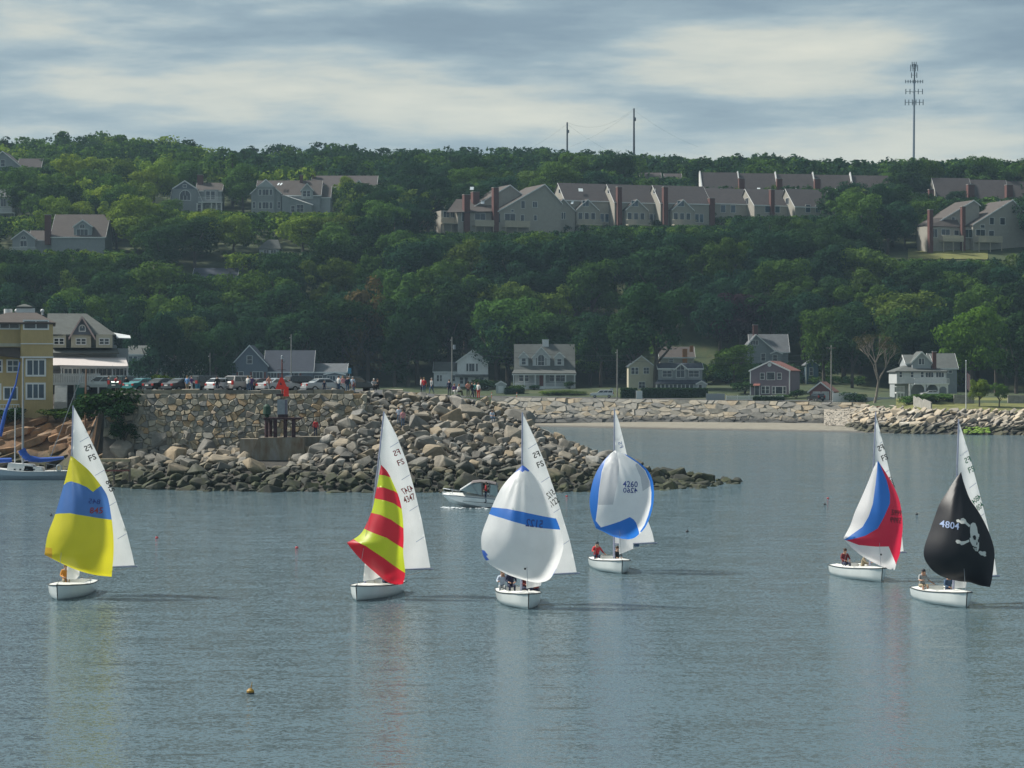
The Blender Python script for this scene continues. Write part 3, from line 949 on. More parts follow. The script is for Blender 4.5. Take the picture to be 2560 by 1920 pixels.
    def deck(s, x0, x1, rail, floor, d0, d1, mat=M_deck, posts=True, solid=False, under=None):
        a, b, zr, zf = s.x(x0), s.x(x1), s.z(rail), s.z(floor)
        o = MB().box(a, b, d0, d1, zf - 0.3, zf).build('deck', mat, s.root)
        m = MB()
        m.box(a, b, d0, d0 + 0.08, zr - 0.1, zr)
        m.box(a, a + 0.08, d0 + 0.085, d1, zr - 0.1, zr).box(b - 0.08, b, d0 + 0.085, d1, zr - 0.1, zr)
        n = max(3, int((b - a) / (0.28 if not solid else 0.2)))
        for i in range(n + 1):
            xx = lerp(a + 0.03, b - 0.03, i / n); w = 0.03 if not solid else 0.085
            m.box(xx - w, xx + w, d0 + 0.02, d0 + 0.06, zf + 0.002, zr - 0.102)
        m.build('railing', mat, o)
        if posts:
            for i in range(3):
                xx = lerp(a + 0.2, b - 0.2, i / 2)
                MB().box(xx - 0.1, xx + 0.1, d0 + 0.1, d0 + 0.3, (-s.sink if under is None else s.z(under)), zf - 0.302).build('post', mat, o)
        return o

def window(parent, a, b, z0, z1, d, nx, ny, arch, frame, glass, w=0.10, name='window'):
    m = MB(); y0, y1 = d - 0.09, d + 0.03
    m.box(a - w, a, y0, y1, z0 - w, z1 + (0 if arch else w)).box(b, b + w, y0, y1, z0 - w, z1 + (0 if arch else w))
    m.box(a, b, y0, y1, z0 - w, z0)
    if not arch: m.box(a, b, y0, y1, z1, z1 + w)
    mw = w * 0.3
    for i in range(1, nx):
        xx = lerp(a, b, i / nx); m.box(xx - mw, xx + mw, y0 + 0.02, y1 - 0.01, z0, z1)
    for i in range(1, ny):
        zz_ = lerp(z0, z1, i / ny); m.box(a, b, y0 + 0.025, y1 - 0.015, zz_ - mw, zz_ + mw)
    pts = [(a, z0), (b, z0), (b, z1), (a, z1)]
    if arch:
        cxm, r = (a + b) / 2, (b - a) / 2; n = 10
        pts = [(a, z0), (b, z0)] + [(cxm + r * math.cos(math.pi * i / n), z1 + r * math.sin(math.pi * i / n)) for i in range(n + 1)]
        for i in range(n):
            t0, t1 = math.pi * i / n, math.pi * (i + 1) / n
            q = [(cxm + (r) * math.cos(t0), z1 + r * math.sin(t0)), (cxm + (r + w) * math.cos(t0), z1 + (r + w) * math.sin(t0)),
                 (cxm + (r + w) * math.cos(t1), z1 + (r + w) * math.sin(t1)), (cxm + r * math.cos(t1), z1 + r * math.sin(t1))]
            m.prism(q, y0, y1)
        m.box(cxm - mw, cxm + mw, y0 + 0.02, y1 - 0.01, z1, z1 + r)
    o = m.build(name, frame, parent)
    MB().prism(pts, d - 0.035, d + 0.025).build('pane', glass, o)
    return o

# ---------------------------------------------------------------- along the shore
h = House('cape_house', 'pale grey cape house with three dormers, full porch and red front door', 1360, 972, keep=(1278, 1444, 845, 975))
h.gs(1287, 1437, 929, 861, 2.3, 11.5, S_pale, RF_moss, over=0.2, rd=7.5, trim=None)
rb = MB().slab((h.x(1279), -0.2, h.z(933)), (h.x(1441), -0.2, h.z(933)), (h.x(1438), 2.4, h.z(926) + 0.2), (h.x(1285), 2.4, h.z(926) + 0.2), 0.15).build('porch_roof', RF_moss, h.root)
MB().box(h.x(1280), h.x(1440), 0.0, 0.12, h.z(938), h.z(933.6)).build('fascia', M_trim, rb)
for xx in (1284, 1311, 1338, 1362, 1388, 1414, 1437): MB().box(h.x(xx) - 0.13, h.x(xx) + 0.13, 0.02, 0.28, h.z(967), h.z(938)).build('column', M_trim, h.root)
h.box('porch_floor', 1283, 1439, 966, None, 0, 2.28, M_white)
for x0, x1 in ((1284, 1337), (1363, 1437)):
    m = MB().box(h.x(x0), h.x(x1), 0.08, 0.16, h.z(958) - 0.06, h.z(958))
    n = int((x1 - x0) / 2.2)
    for i in range(n): xx = lerp(h.x(x0), h.x(x1), (i + .5) / n); m.box(xx - 0.025, xx + 0.025, 0.1, 0.14, h.z(966), h.z(958) - 0.062)
    m.build('railing', M_trim, h.root)
st = MB()
for i in range(5): st.box(h.x(1338), h.x(1362), -0.3 * (i + 1), -0.3 * i - 0.002, -2, h.z(966) - 0.24 * (i + 1))
st.build('steps', M_white, h.root)
h.door(1348.5, 1358.5, 937, 965, 2.3, M_door_red)
for x0, x1 in ((1298, 1308.5), (1311, 1321.5), (1375, 1386), (1390, 1401), (1402.5, 1412.5)): h.win(x0, x1, 936, 953, 2.3, 1, 2)
for x0, x1, ev, pk, wx0, wx1, wy0, wy1, ar in ((1298, 1321, 892, 880, 1304.5, 1314.5, 896, 911, False), (1332, 1376, 892.5, 868, 1345.5, 1361, 894, 913, True), (1387, 1411, 892, 881, 1394, 1404, 897, 911, False)):
    h.gf(x0, x1, ev, pk, 3.3, 7.0, S_white, RF_moss, bot=915, over=0.25, wn='dormer')
    h.win(wx0, wx1, wy0, wy1, 3.3, 2 if ar else 1, 2, ar)
h.win(1340, 1342.6, 894, 913, 3.3); h.win(1364, 1366.6, 894, 913, 3.3)
h.winside(1437, 4.0, 5.5, 935, 955, 1, 1, 2); h.winside(1437, 6.5, 7.7, 892, 908, 1, 1, 2)
h.chim(1357, 1373, 849, 866, 7.0, M_white)

S_bright = siding('bright_white_clapboard', (0.68, 0.70, 0.70))
h = House('white_house', 'white gabled house with a low flat left wing beside the leaning utility pole', 1160, 967, keep=(1082, 1226, 876, 970))
h.gf(1143, 1220, 904, 876, 0, 9, S_bright, RF_moss, over=0.35)
h.gs(1084, 1143, 930, 906, 1.0, 8, S_bright, RF_moss, over=0.2, rd=6.5)
h.win(1173, 1186, 909, 928, 0, 2, 1); h.win(1166, 1170.5, 909, 928, 0); h.win(1190, 1194.5, 909, 928, 0)
MB().slab((h.x(1138), -1.4, h.z(941)), (h.x(1222), -1.4, h.z(941)), (h.x(1222), 0, h.z(936)), (h.x(1138), 0, h.z(936)), 0.14).build('porch_roof', RF_moss, h.root)
for x0, x1 in ((1150, 1158), (1189, 1197), (1200.5, 1209)): h.win(x0, x1, 944, 959, 0, 1, 2)
h.door(1162, 1170, 944, 966, 0, M_shutter)
for x0, x1 in ((1092, 1097), (1100, 1104), (1128, 1137)): h.win(x0, x1, 938, 953, 1.0, 1, 2)
h.chim(1187, 1191, 873, 882, 4, M_white)

h = House('garden_shed', 'small white gabled garden shed between the white house and the cape house', 1253, 984, cat='shed', keep=(1236, 1270, 950, 984), sink=1.0)
h.gf(1240, 1265, 961, 954, 0, 3.2, S_white, RF_moss, over=0.2); h.door(1247, 1257, 966, 983, 0, M_white)

h = House('arch_window_house', 'grey blue house with an arched central dormer window above a long dark hedge', 1702, 975, keep=(1638, 1767, 908, 975))
h.gs(1647, 1757, 922, 909, 1.2, 9, S_grey, RF_dark, over=0.25, rd=5)
h.gf(1688, 1719, 923, 910, 0.9, 4, S_grey, RF_dark, over=0.35, bot=950, wn='dormer')
h.win(1692, 1712, 926, 943, 0.9, 2, 1); h.win(1693, 1711, 921.5, 924.5, 0.9, 2, 1, True)
for x0, x1 in ((1657, 1680), (1723, 1748)): h.win(x0, x1, 927, 942, 1.2, 2, 2)
MB().slab((h.x(1637), -0.6, h.z(959)), (h.x(1767), -0.6, h.z(959)), (h.x(1759), 1.25, h.z(949)), (h.x(1645), 1.25, h.z(949)), 0.15).build('skirt_roof', RF_dark, h.root)
h.box('sunroom', 1640, 1764, 959, None, -0.2, 1.18, S_white)
for i in range(9): h.win(1643 + i * 10.2, 1651 + i * 10.2, 961, 973, -0.2, 1, 1)
h.gf(1740, 1765, 960, 953, -1.4, 0.4, S_white, RF_dark, over=0.2, wn='entry_porch'); h.door(1746, 1753, 962, 976, -1.4, M_shutter)

h = House('yellow_house', 'cream yellow gabled house behind tall tree trunks beside the hedge', 1605, 975, keep=(1570, 1640, 915, 975))
h.gf(1573, 1638, 915, 890, 3, 12, S_cream, RF_dark, over=0.3)
for x0, x1, y0, y1 in ((1580, 1588, 919, 935), (1590, 1597, 919, 935), (1611, 1624, 919, 934), (1599, 1614, 955, 970)): h.win(x0, x1, y0, y1, 3, 2 if x1 - x0 > 10 else 1, 2)

h = House('scaffolded_house', 'half hidden tan house with orange sheeting on its side', 1695, 925, keep=(1660, 1740, 868, 908))
h.gs(1650, 1735, 893, 868, 0, 8, S_taupe, RF_brown, over=0.3)
h.win(1673, 1683, 897, 906, 0, 1, 2)
MB().box(h.x(1706), h.x(1718), -0.25, -0.12, h.z(908), h.z(872)).box(h.x(1724), h.x(1733), -0.25, -0.12, h.z(880), h.z(864)).build('orange_sheeting', plain('orange_sheeting', (0.30, 0.12, 0.035), 0.7), h.root)

h = House('mauve_house', 'mauve house with white trim and a red roof beside the picket fence', 1925, 988, rot=-20, keep=(1874, 2012, 904, 990))
h.gf(1877, 1972, 927, 904, 0, 10, S_pink, RF_red, over=0.25, eave2=927)
for x0, x1, y0, y1 in ((1918, 1936, 931, 949),): h.win(x0, x1, y0, y1, 0)
for x0, x1, y0, y1 in ((1902, 1911, 933, 948), (1943, 1952, 933, 948), (1905, 1913, 966, 983), (1915, 1923, 966, 983), (1931, 1937, 967, 984), (1957, 1963, 967, 984)): h.win(x0, x1, y0, y1, 0, 1, 2, glass=M_shutter)
h.win(1939, 1955, 967, 984, 0, 1, 1); h.door(1889, 1899, 965, 988, 0, M_shutter)
MB().slab((h.x(1886), -0.8, h.z(964)), (h.x(1902), -0.8, h.z(964)), (h.x(1902), 0, h.z(959)), (h.x(1886), 0, h.z(959)), 0.1).build('door_hood', RF_red, h.root)
for xx in (1876.5, 1970.5): h.box('corner_board', xx, xx + 2.5, 927, None, -0.06, 0.1, M_trim)
m = MB(); cxm, czm = h.x(1924), h.z(912)
for i in range(12): t0, t1 = i * math.pi / 6, (i + 1) * math.pi / 6; m.prism([(cxm, czm), (cxm + .45 * math.cos(t0), czm + .45 * math.sin(t0)), (cxm + .45 * math.cos(t1), czm + .45 * math.sin(t1))], -0.08, -0.01)
m.build('gable_vent', M_trim, h.root)

h = House('grey_shingle_house', 'tall grey shingled house with a brick chimney rising behind the mauve house', 1915, 945, keep=(1850, 1990, 812, 905))
h.gs(1880, 1972, 878, 836, 1.5, 11, S_grey, RF_grey, over=0.4, rd=6)
h.gf(1856, 1940, 880, 837, 0, 9, S_grey, RF_grey, over=0.4, xp=1890)
h.win(1876, 1895, 851, 862, 0, 3, 1); h.win(1903, 1913, 884, 902, 0, 1, 2); h.win(1930, 1938, 884, 902, 0, 1, 2)
h.gf(1926, 1954, 884, 878, -0.6, 3, S_grey, RF_grey, over=0.2, bot=906, wn='bay'); h.win(1932, 1942, 888, 902, -0.6, 1, 2)
h.chim(1887, 1899, 812, 845, 4)

h = House('blue_cottage', 'small dark blue cottage with white corner boards half hidden by shrubs', 2030, 960, keep=(2010, 2048, 900, 940))
h.gf(2014, 2046, 912, 900, 0, 6, S_blue, RF_grey, over=0.3)
h.box('corner_board', 2013.5, 2016.5, 912, None, -0.07, 0.1, M_trim); h.win(2024, 2032, 920, 938, 0, 1, 2)

h = House('red_garage', 'low faded red garage with a tan gable beside the utility pole', 2052, 1001, rot=-15, cat='garage', keep=(2022, 2100, 953, 1000), sink=1.5)
h.gf(2026, 2078, 977, 956, 0, 9, S_red, RF_red, over=0.5)
h.door(2034, 2050, 980, 1000, 0, S_white); h.door(2055, 2071, 980, 1000, 0, S_white)

h = House('veranda_house', 'white house with an upstairs veranda over open arches and a red chimney', 2304, 992, keep=(2236, 2372, 878, 988))
h.gs(2272, 2334, 908, 888, 3, 12, S_pale, RF_moss, over=0.3, rd=7, wn='upper_wall')
h.gf(2284, 2330, 904, 880, 1.5, 8, S_pale, RF_moss, over=0.35, bot=922, wn='upper_wall')
h.win(2300, 2306, 896, 911, 1.5, 1, 1); h.win(2308, 2313, 896, 911, 1.5, 1, 1)
h.box('wall', 2242, 2366, 928, 959, 0, 11, S_white)
h.hip(2242, 2366, 928, 912, 2276, 2334, 0, 11, 4, 8, RF_moss)
for x0, x1 in ((2248.5, 2255), (2277, 2283.5), (2302, 2309)): h.win(x0, x1, 930, 943, 0, 1, 2)
for x0 in (2314, 2321, 2328, 2340, 2347, 2354): h.win(x0, x0 + 5.5, 931, 943, 0, 1, 1)
h.deck(2284, 2370, 946, 958, -1.6, -0.01, M_white, posts=False)
h.box('back_wall', 2244, 2364, 959.3, None, 4, 10.8, S_pale)
am = MB()
x0s = [2270, 2300, 2316, 2342, 2346, 2362, 2368]
def arch(m, xa, xb, ytop, ybase, yspring, d0, d1):
    a, b = h.x(xa), h.x(xb); c, r = (a + b) / 2, (b - a) / 2; zt, zs = h.z(ytop), h.z(yspring); n = 10
    for i in range(n):
        t0, t1 = math.pi * i / n, math.pi * (i + 1) / n
        q = [(c + r * math.cos(t0), zs + r * math.sin(t0)), (c + r * math.cos(t0), zt), (c + r * math.cos(t1), zt), (c + r * math.cos(t1), zs + r * math.sin(t1))]
        m.prism(q[::-1], d0, d1)
for xa, xb in ((2276, 2308), (2314, 2342), (2346, 2364)):
    m = MB(); arch(m, xa, xb, 959.5, None, 975, -1.4, -1.1); m.build('arch', M_white, h.root)
for xx in (2272, 2310, 2343.5, 2365.5): MB().box(h.x(xx) - 0.16, h.x(xx) + 0.16, -1.45, -1.05, -2, h.z(959.4)).build('column', M_white, h.root)
h.deck(2237, 2258, 966, 980, -2.2, 0, M_white, posts=True)
h.chim(2334, 2343, 880, 925, 1.0)

h = House('grey_neighbour_house', 'plain grey roofed house directly behind the brick chimney of the veranda house', 2375, 985, keep=(2340, 2400, 885, 920))
h.gs(2340, 2405, 920, 884, 6, 15, S_grey, RF_moss); h.win(2372, 2380, 926, 932, 6); h.win(2384, 2392, 926, 932, 6)

h = House('dark_gable_house', 'slate blue house with a white edged gable and long dark roof behind the parked cars', 680, 962, Y=560, sink=5, keep=(576, 784, 862, 960))
h.gs(660, 780, 928, 877, 1.5, 9.5, S_bluegrey, RF_dark, over=0.3, rd=6)
h.gf(580, 668, 912, 864, 0, 10, S_bluegrey, RF_dark, over=0.4, trim=plain('thick_white_rake', (0.6, 0.62, 0.62), 0.6))
h.win(618, 630, 890, 909, 0, 1, 2)
for x0, x1, nx in ((597, 608, 1), (632, 657, 3)): h.win(x0, x1, 930, 950, 0, nx, 1)
for xx in (591, 625, 660): h.box('shutter', xx, xx + 5, 930, 951, -0.08, -0.01, M_shutter_red)
for x0, x1 in ((676, 690), (722, 745)): h.win(x0, x1, 932, 944, 1.5, 2, 1)
for xx in (692, 747): h.box('shutter', xx, xx + 5, 931, 945, 1.42, 1.49, M_shutter_red)

h = House('grey_shop', 'low grey shop building with a lean-to front beside the blue sign', 820, 968, Y=562, sink=5, cat='shop', keep=(780, 864, 908, 960))
h.gs(781, 864, 930, 910, 1, 8, S_bluegrey, RF_grey, over=0.3)
h.gf(812, 862, 936, 931, 0, 2, S_bluegrey, RF_grey, over=0.3, wn='shop_front')
for x0, x1 in ((818, 838), (842, 858)): h.win(x0, x1, 940, 958, 0, 3, 1, glass=M_glass_b)
h.win(786, 805, 940, 955, 1, 2, 1)

h = House('blue_window_house', 'pale house with rows of blue windows half behind trees', 360, 955, Y=552, sink=5, keep=(318, 405, 888, 940))
h.gs(318, 405, 886, 865, 0, 8, S_pale, RF_moss, over=0.3)
for x0, x1 in ((322, 331), (334, 343), (362, 378), (386, 396)): h.win(x0, x1, 891, 904, 0, 1, 2, glass=M_glass_b); h.win(x0, x1, 920, 936, 0, 1, 2, glass=M_glass_b)
h.deck(352, 404, 905, 917, -1.2, 0, M_white)
h = House('cream_house', 'small cream house partly covered by tree branches', 455, 958, Y=553, sink=5, keep=(424, 498, 898, 940))
h.gs(422, 500, 905, 890, 0, 7, S_cream, RF_brown, over=0.3); h.win(445, 453, 926, 938, 0, 1, 2); h.win(462, 468, 926, 938, 0, 1, 2); h.win(440, 450, 908, 918, 0, 1, 2)
h = House('hidden_roof_house', 'dark roofed house with one white rake board deep in the trees', 1500, 860, keep=(1494, 1542, 806, 826))
h.gs(1440, 1536, 838, 808, 0, 9, S_bluegrey, RF_dark, over=0.3); h.chim(1458, 1464, 796, 815, 4)

# ---------------------------------------------------------------- on the neck: the ochre building and the inn beside it
h = House('ochre_building', 'three storey ochre building with a flat dark roof and white roof cupola', 62, 1036, Y=270, rot=11, cat='building')
h.box('wall', -60, 52, 808, None, 0.9, 12, S_yellow)
h.box('bay_wall', 52, 130, 808, None, 0, 9, S_yellow)
h.hip(-60, 131, 806, 779, 20, 90, 0, 11, 4, 8, RF_brown, over=0.25)
for x0, x1, y0, y1, d, nx in ((3, 47, 803, 820, 0.9, 2), (61, 117, 803, 821, 0, 2)):
    h.win(x0, x1, y0 , y1, d, nx, 1, w=0.16)
h.box('band', 52, 131, 858, 860.5, -0.1, -0.003, M_trim); h.box('band', -60, 51.8, 858, 866, 0.78, 0.897, S_cream)
h.box('ledge', 50, 132, 891, 895, -0.35, -0.003, M_trim)
h.win(68, 109, 901, 937, 0, 3, 1, w=0.2, glass=M_glass_b); h.win(68, 108, 961, 995, 0, 3, 1, w=0.2, glass=M_glass_b)
h.win(21, 45, 902, 928, 0.9, 2, 2, w=0.16, glass=M_glass_b); h.win(-10, 5, 902, 928, 0.9, 1, 2, w=0.16, glass=M_glass_b)
h.win(13, 42, 970, 997, 0.9, 2, 1, w=0.16, glass=M_glass_b); h.win(-14, 2, 962, 996, 0.9, 1, 1, w=0.16, glass=M_glass_b)
MB().slab((h.x(-60), -0.9, h.z(880)), (h.x(51), -0.9, h.z(893)), (h.x(51), 0.9, h.z(868)), (h.x(-60), 0.9, h.z(868)), 0.15).build('canopy_roof', RF_brown, h.root)
h.deck(-40, 49, 1010, 1020, -1.2, 0.85, M_white, under=1060)
c = h.box('cupola', 40, 86, 767, 782, 5, 7, M_white)
m = MB().box(h.x(46), h.x(74), 5.2, 6.8, h.z(766.9), h.z(762)); m.build('cupola_louvre', M_shutter, c)
h.hip(42, 78, 763, 756, 58, 62, 5, 7, 5.9, 6.1, RF_moss, over=0.1, name='cupola_roof')
MB().tube((h.x(20), 6, h.z(790)), (h.x(20), 6, h.z(769)), 0.48, n=14).build('roof_tank', M_white, h.root)
for xx in (41, 104): MB().tube((h.x(xx), 5.5, h.z(784)), (h.x(xx), 5.5, h.z(774)), 0.12).ball((h.x(xx), 5.5, h.z(773.5)), 0.22).build('vent_pipe', M_white, h.root)

h = House('seaside_inn', 'grey roofed inn with cream bay windows, long pale awning and white porch', 205, 966, Y=290, rot=9, cat='building')
h.box('wall', 122, 288, 862, None, 1.5, 11, S_grey)
h.hip(122, 284, 836, 781, 118, 214, 0.5, 11, 5, 6, RF_moss, over=0.2)
h.box('upper_wall', 126, 280, 836.5, 862, 1.2, 10, S_grey)
for x0, x1 in ((132, 166), (178, 227), (239, 279)):
    h.box('bay', x0, x1, 836, 869, 0.3, 1.6, S_cream)
    c = (x0 + x1) / 2
    h.win(c - 11, c - 1.5, 847, 860, 0.3, 1, 2); h.win(c + 1.5, c + 11, 847, 860, 0.3, 1, 2)
h.gf(180, 230, 836, 793, 0.2, 5, S_bluegrey, RF_moss, over=0.35, bot=836.5, trim=plain('pinkish_trim', (0.5, 0.38, 0.36), 0.6), wn='gable')
h.win(199, 212, 820, 827, 0.2, 1, 1, True, glass=M_glass_b)
MB().slab((h.x(118), -0.5, h.z(882)), (h.x(296), -0.5, h.z(882)), (h.x(290), 1.6, h.z(870)), (h.x(118), 1.6, h.z(870)), 0.15).build('skirt_roof', RF_moss, h.root)
aw = MB().slab((h.x(154), -4.0, h.z(913)), (h.x(318), -4.0, h.z(916)), (h.x(312), 0.2, h.z(894)), (h.x(130), 0.2, h.z(890)), 0.08)
aw.slab((h.x(130), -4.2, h.z(914)), (h.x(154), -4.0, h.z(913)), (h.x(132), 0.2, h.z(890)), (h.x(130), 0.2, h.z(890)), 0.08)
awo = aw.build('awning', M_awning, h.root)
MB().box(h.x(154), h.x(318), -4.06, -4.0, h.z(921), h.z(915.5)).build('valance', M_awning, awo)
for xx in (157, 200, 240, 280, 315): MB().tube((h.x(xx), -3.8, h.z(960)), (h.x(xx), -3.8, h.z(914)), 0.07).build('awning_post', M_white, h.root)
h.box('porch_wall', 128, 312, 926, None, 0.4, 1.4, M_shutter)
for i in range(7): h.win(162 + i * 21, 180 + i * 21, 922, 938, 0.4, 2, 1)
h.deck(128, 250, 934, 956, -4.6, 0.3, M_white, posts=True, solid=True)
st = MB()
for i in range(8): st.box(h.x(142), h.x(172), -5.0 - 0.3 * i, -4.72 - 0.3 * i, -3, h.z(957) - 0.28 * (i + 1))
st.build('steps', M_white, h.root)
MB().slab((h.x(290), 2, h.z(843)), (h.x(324), 2, h.z(844)), (h.x(322), 6, h.z(836)), (h.x(276), 6, h.z(828)), 0.12).build('sun_canopy', M_white, h.root)
h.box('side_wing', 289, 318, 870, None, 3, 9, S_pale)
MB().box(h.x(192), h.x(212), -4.9, -4.65, h.z(1000), h.z(962)).build('green_hatch', plain('green_paint', (0.03, 0.16, 0.12), 0.6), h.root)

# ---------------------------------------------------------------- on the hill
h = House('dormer_hill_house', 'grey hill house with a gabled dormer, tall brick chimney and small left wing', 150, 640, keep=(22, 258, 528, 632))
h.gs(128, 262, 592, 533, 0, 13, S_grey, RF_brown, over=0.3, rd=8)
h.gf(184, 229, 566, 550, 0.4, 6, S_grey, RF_brown, over=0.3, bot=592, wn='dormer')
h.win(191, 219, 573, 588, 0.4, 3, 1); h.win(199, 211, 566, 570, 0.4, 2, 1, True)
h.gs(70, 130, 600, 575, 1.2, 9, S_grey, RF_brown, over=0.2)
h.gf(31, 88, 597, 576, 0, 9, S_grey, RF_brown, over=0.35)
h.win(51, 67, 602, 616, 0, 2, 1); h.win(53, 65, 596, 598, 0, 1, 1, True)
h.deck(26, 92, 618, 632, -1.4, 0, M_white)
h.chim(113, 127, 538, 612, -0.9)
MB().slab((h.x(134), 1.2, h.z(583)), (h.x(146), 1.2, h.z(583)), (h.x(148), 2.2, h.z(576)), (h.x(136), 2.2, h.z(576)), 0.05).build('skylight', M_skyl, h.root)

h = House('gambrel_house', 'grey gambrel fronted house with a big arched window and white balcony', 490, 540, keep=(425, 560, 435, 535))
a, b = h.x(425), h.x(507)
poly = [(a, -3), (b, -3), (b, h.z(507)), (h.x(492), h.z(473)), (h.x(462), h.z(453)), (h.x(432), h.z(473)), (a, h.z(507))]
MB().prism(poly, 0, 10).build('wall', S_grey, h.root)
pl = [(h.x(424), h.z(507)), (h.x(431), h.z(472)), (h.x(462), h.z(452)), (h.x(493), h.z(472)), (h.x(508), h.z(507))]
m = MB()
for (x0, z0), (x1, z1) in zip(pl, pl[1:]): m.slab((x0, -0.3, z0 + .15), (x1, -0.3, z1 + .15), (x1, 10.3, z1 + .15), (x0, 10.3, z0 + .15), 0.16)
rf_ = m.build('roof', RF_brown, h.root)
m = MB()
for (x0, z0), (x1, z1) in zip(pl, pl[1:]): m.prism([(x0, z0 + .2), (x1, z1 + .2), (x1, z1 - .25), (x0, z0 - .25)], -0.42, -0.31)
m.build('rake_trim', M_trim, rf_)
MB().prism([(h.x(435), h.z(472)), (h.x(489), h.z(472)), (h.x(462), h.z(455))], -0.06, -0.005).build('dark_gable', S_bluegrey, h.root)
h.win(458, 466, 462, 468, 0, 1, 1, w=0.12); h.win(450, 476, 489, 500, 0, 3, 1, True, w=0.18)
h.gs(490, 553, 476, 455, 1.0, 9, S_grey, RF_brown, over=0.3)
h.box('box_dormer', 509, 545, 474, 506, 0.2, 3, S_grey)
h.win(515, 525, 478, 499, 0.2, 1, 2); h.win(527, 537, 478, 499, 0.2, 1, 2)
h.deck(497, 557, 493, 505, -1.5, 0.1, M_white, posts=False)
h.box('lower_wall', 492, 553, 507, None, 1.05, 8.5, S_grey)
for xx in (494, 506, 530, 542, 555): MB().box(h.x(xx) - .18, h.x(xx) + .18, -1.4, -1.05, -3, h.z(506) - .302).build('column', M_trim, h.root)
for xx in (494, 514, 526, 543): h.win(xx, xx + 8, 512, 530, 1.05 if xx > 500 else 0, 1, 2)
h.chim(489, 503, 435, 470, 4)

h = House('long_hill_house', 'long grey hill house with white edged front gable, bay windows and brown roof', 720, 545, keep=(613, 830, 432, 538))
h.gs(640, 800, 487, 448, 1.2, 12, S_grey, RF_brown, over=0.3, rd=7)
h.gs(798, 824, 492, 462, 2.5, 12, S_pale, RF_brown, over=0.2, rd=7)
h.gf(628, 702, 483, 449, 0, 9, S_grey, RF_brown, over=0.4, xp=665)
h.box('bay', 642, 687, 469, None, -0.8, 0.2, S_grey)
MB().prism([(h.x(640), h.z(469)), (h.x(689), h.z(469)), (h.x(664), h.z(452))], -1.0, 0.1).build('bay_gable', S_pale, h.root)
for y0, y1 in ((474, 488), (506, 522)):
    h.win(648, 654, y0, y1, -0.8, 1, 1); h.win(657, 672, y0, y1, -0.8, 2, 1); h.win(675, 681, y0, y1, -0.8, 1, 1)
h.gf(753, 782, 475, 459, 0.6, 6, S_pale, RF_brown, over=0.35, bot=497, wn='dormer')
h.win(757, 765, 477, 491, 0.6, 1, 2); h.win(767, 775, 477, 491, 0.6, 1, 2)
MB().prism([(h.x(705), -3), (h.x(780), -3), (h.x(780), h.z(513)), (h.x(712), h.z(490)), (h.x(705), h.z(490))], -0.4, 1.3).build('lean_to_wing', S_grey, h.root)
MB().slab((h.x(708), -0.7, h.z(487)), (h.x(783), -0.7, h.z(513)), (h.x(783), 1.25, h.z(510)), (h.x(708), 1.25, h.z(486)), 0.12).build('lean_to_roof', M_trim, h.root)
h.win(728, 737, 515, 530, -0.4, 1, 2); h.win(742, 750, 512, 530, -0.4, 1, 2); h.win(751, 759, 512, 530, -0.4, 1, 2)
h.win(694, 701, 505, 520, 0, 1, 2); h.win(632, 638, 505, 520, 0, 1, 2)
for x0 in (690, 697): MB().slab((h.x(x0), 2.6, h.z(461)), (h.x(x0 + 4), 2.6, h.z(461)), (h.x(x0 + 7), 3.8, h.z(455)), (h.x(x0 + 3), 3.8, h.z(455)), 0.05).build('skylight', M_skyl, h.root)
h.chim(745, 753, 434, 460, 6)
h = House('rear_hill_house', 'brown roofed house with a small white gable behind the long hill house', 860, 515, keep=(780, 942, 426, 470))
h.gs(778, 940, 468, 436, 0, 12, S_grey, RF_mauve, over=0.3, rd=7); h.gf(886, 910, 464, 451, -0.5, 5, S_pale, RF_mauve, over=0.3, bot=490, wn='dormer'); h.chim(776, 785, 425, 450, 5)
h.win(894, 902, 466, 478, -0.5, 1, 2)

h = House('garden_pavilion', 'small pale pavilion with a hipped roof on the wooded slope', 675, 648, cat='pavilion', keep=(648, 698, 598, 638))
h.box('wall', 648, 698, 622, None, 0, 5, S_pale); h.hip(646, 700, 622, 598, 668, 694, 0, 5, 2, 3, RF_moss, over=0.3)
h.win(660, 672, 625, 640, 0, 2, 1); h.win(677, 690, 625, 640, 0, 2, 1); h.deck(660, 696, 638, 646, -1.2, 0, M_white)

h = House('balcony_house', 'white balconied house cut off at the edge of the wooded hill', 8, 552, keep=(-60, 42, 488, 548))
h.gs(-60, 30, 492, 470, 0, 9, S_pale, RF_grey); h.win(2, 15, 497, 516, 0, 2, 1); h.win(20, 26, 497, 516, 0); h.deck(-60, 40, 521, 532, -1.8, 0, M_white)
h = House('steep_gable_house', 'steep white edged gable and brown roof at the top of the hill', 10, 462, keep=(-60, 95, 378, 428))
h.gf(-48, 62, 424, 379, 0, 12, S_grey, RF_mauve, over=0.5, xp=7); h.gs(40, 96, 424, 393, 2.5, 12, S_grey, RF_mauve); h.win(2, 12, 400, 416, 0, 1, 2)
h = House('sunken_roof_house', 'plain grey roof just showing among the trees', 535, 720, keep=(505, 570, 672, 688))
h.gs(482, 590, 698, 669, 0, 11, S_bluegrey, RF_dark)

# ---------------------------------------------------------------- condominium terraces
def gable_unit(h, x0, xp, x1, eaveL, peak, eaveR, d0, d1, wall, roof, **kw):
    return h.gf(x0, x1, eaveL, peak, d0, d1, wall, roof, xp=xp, eave2=eaveR, **kw)

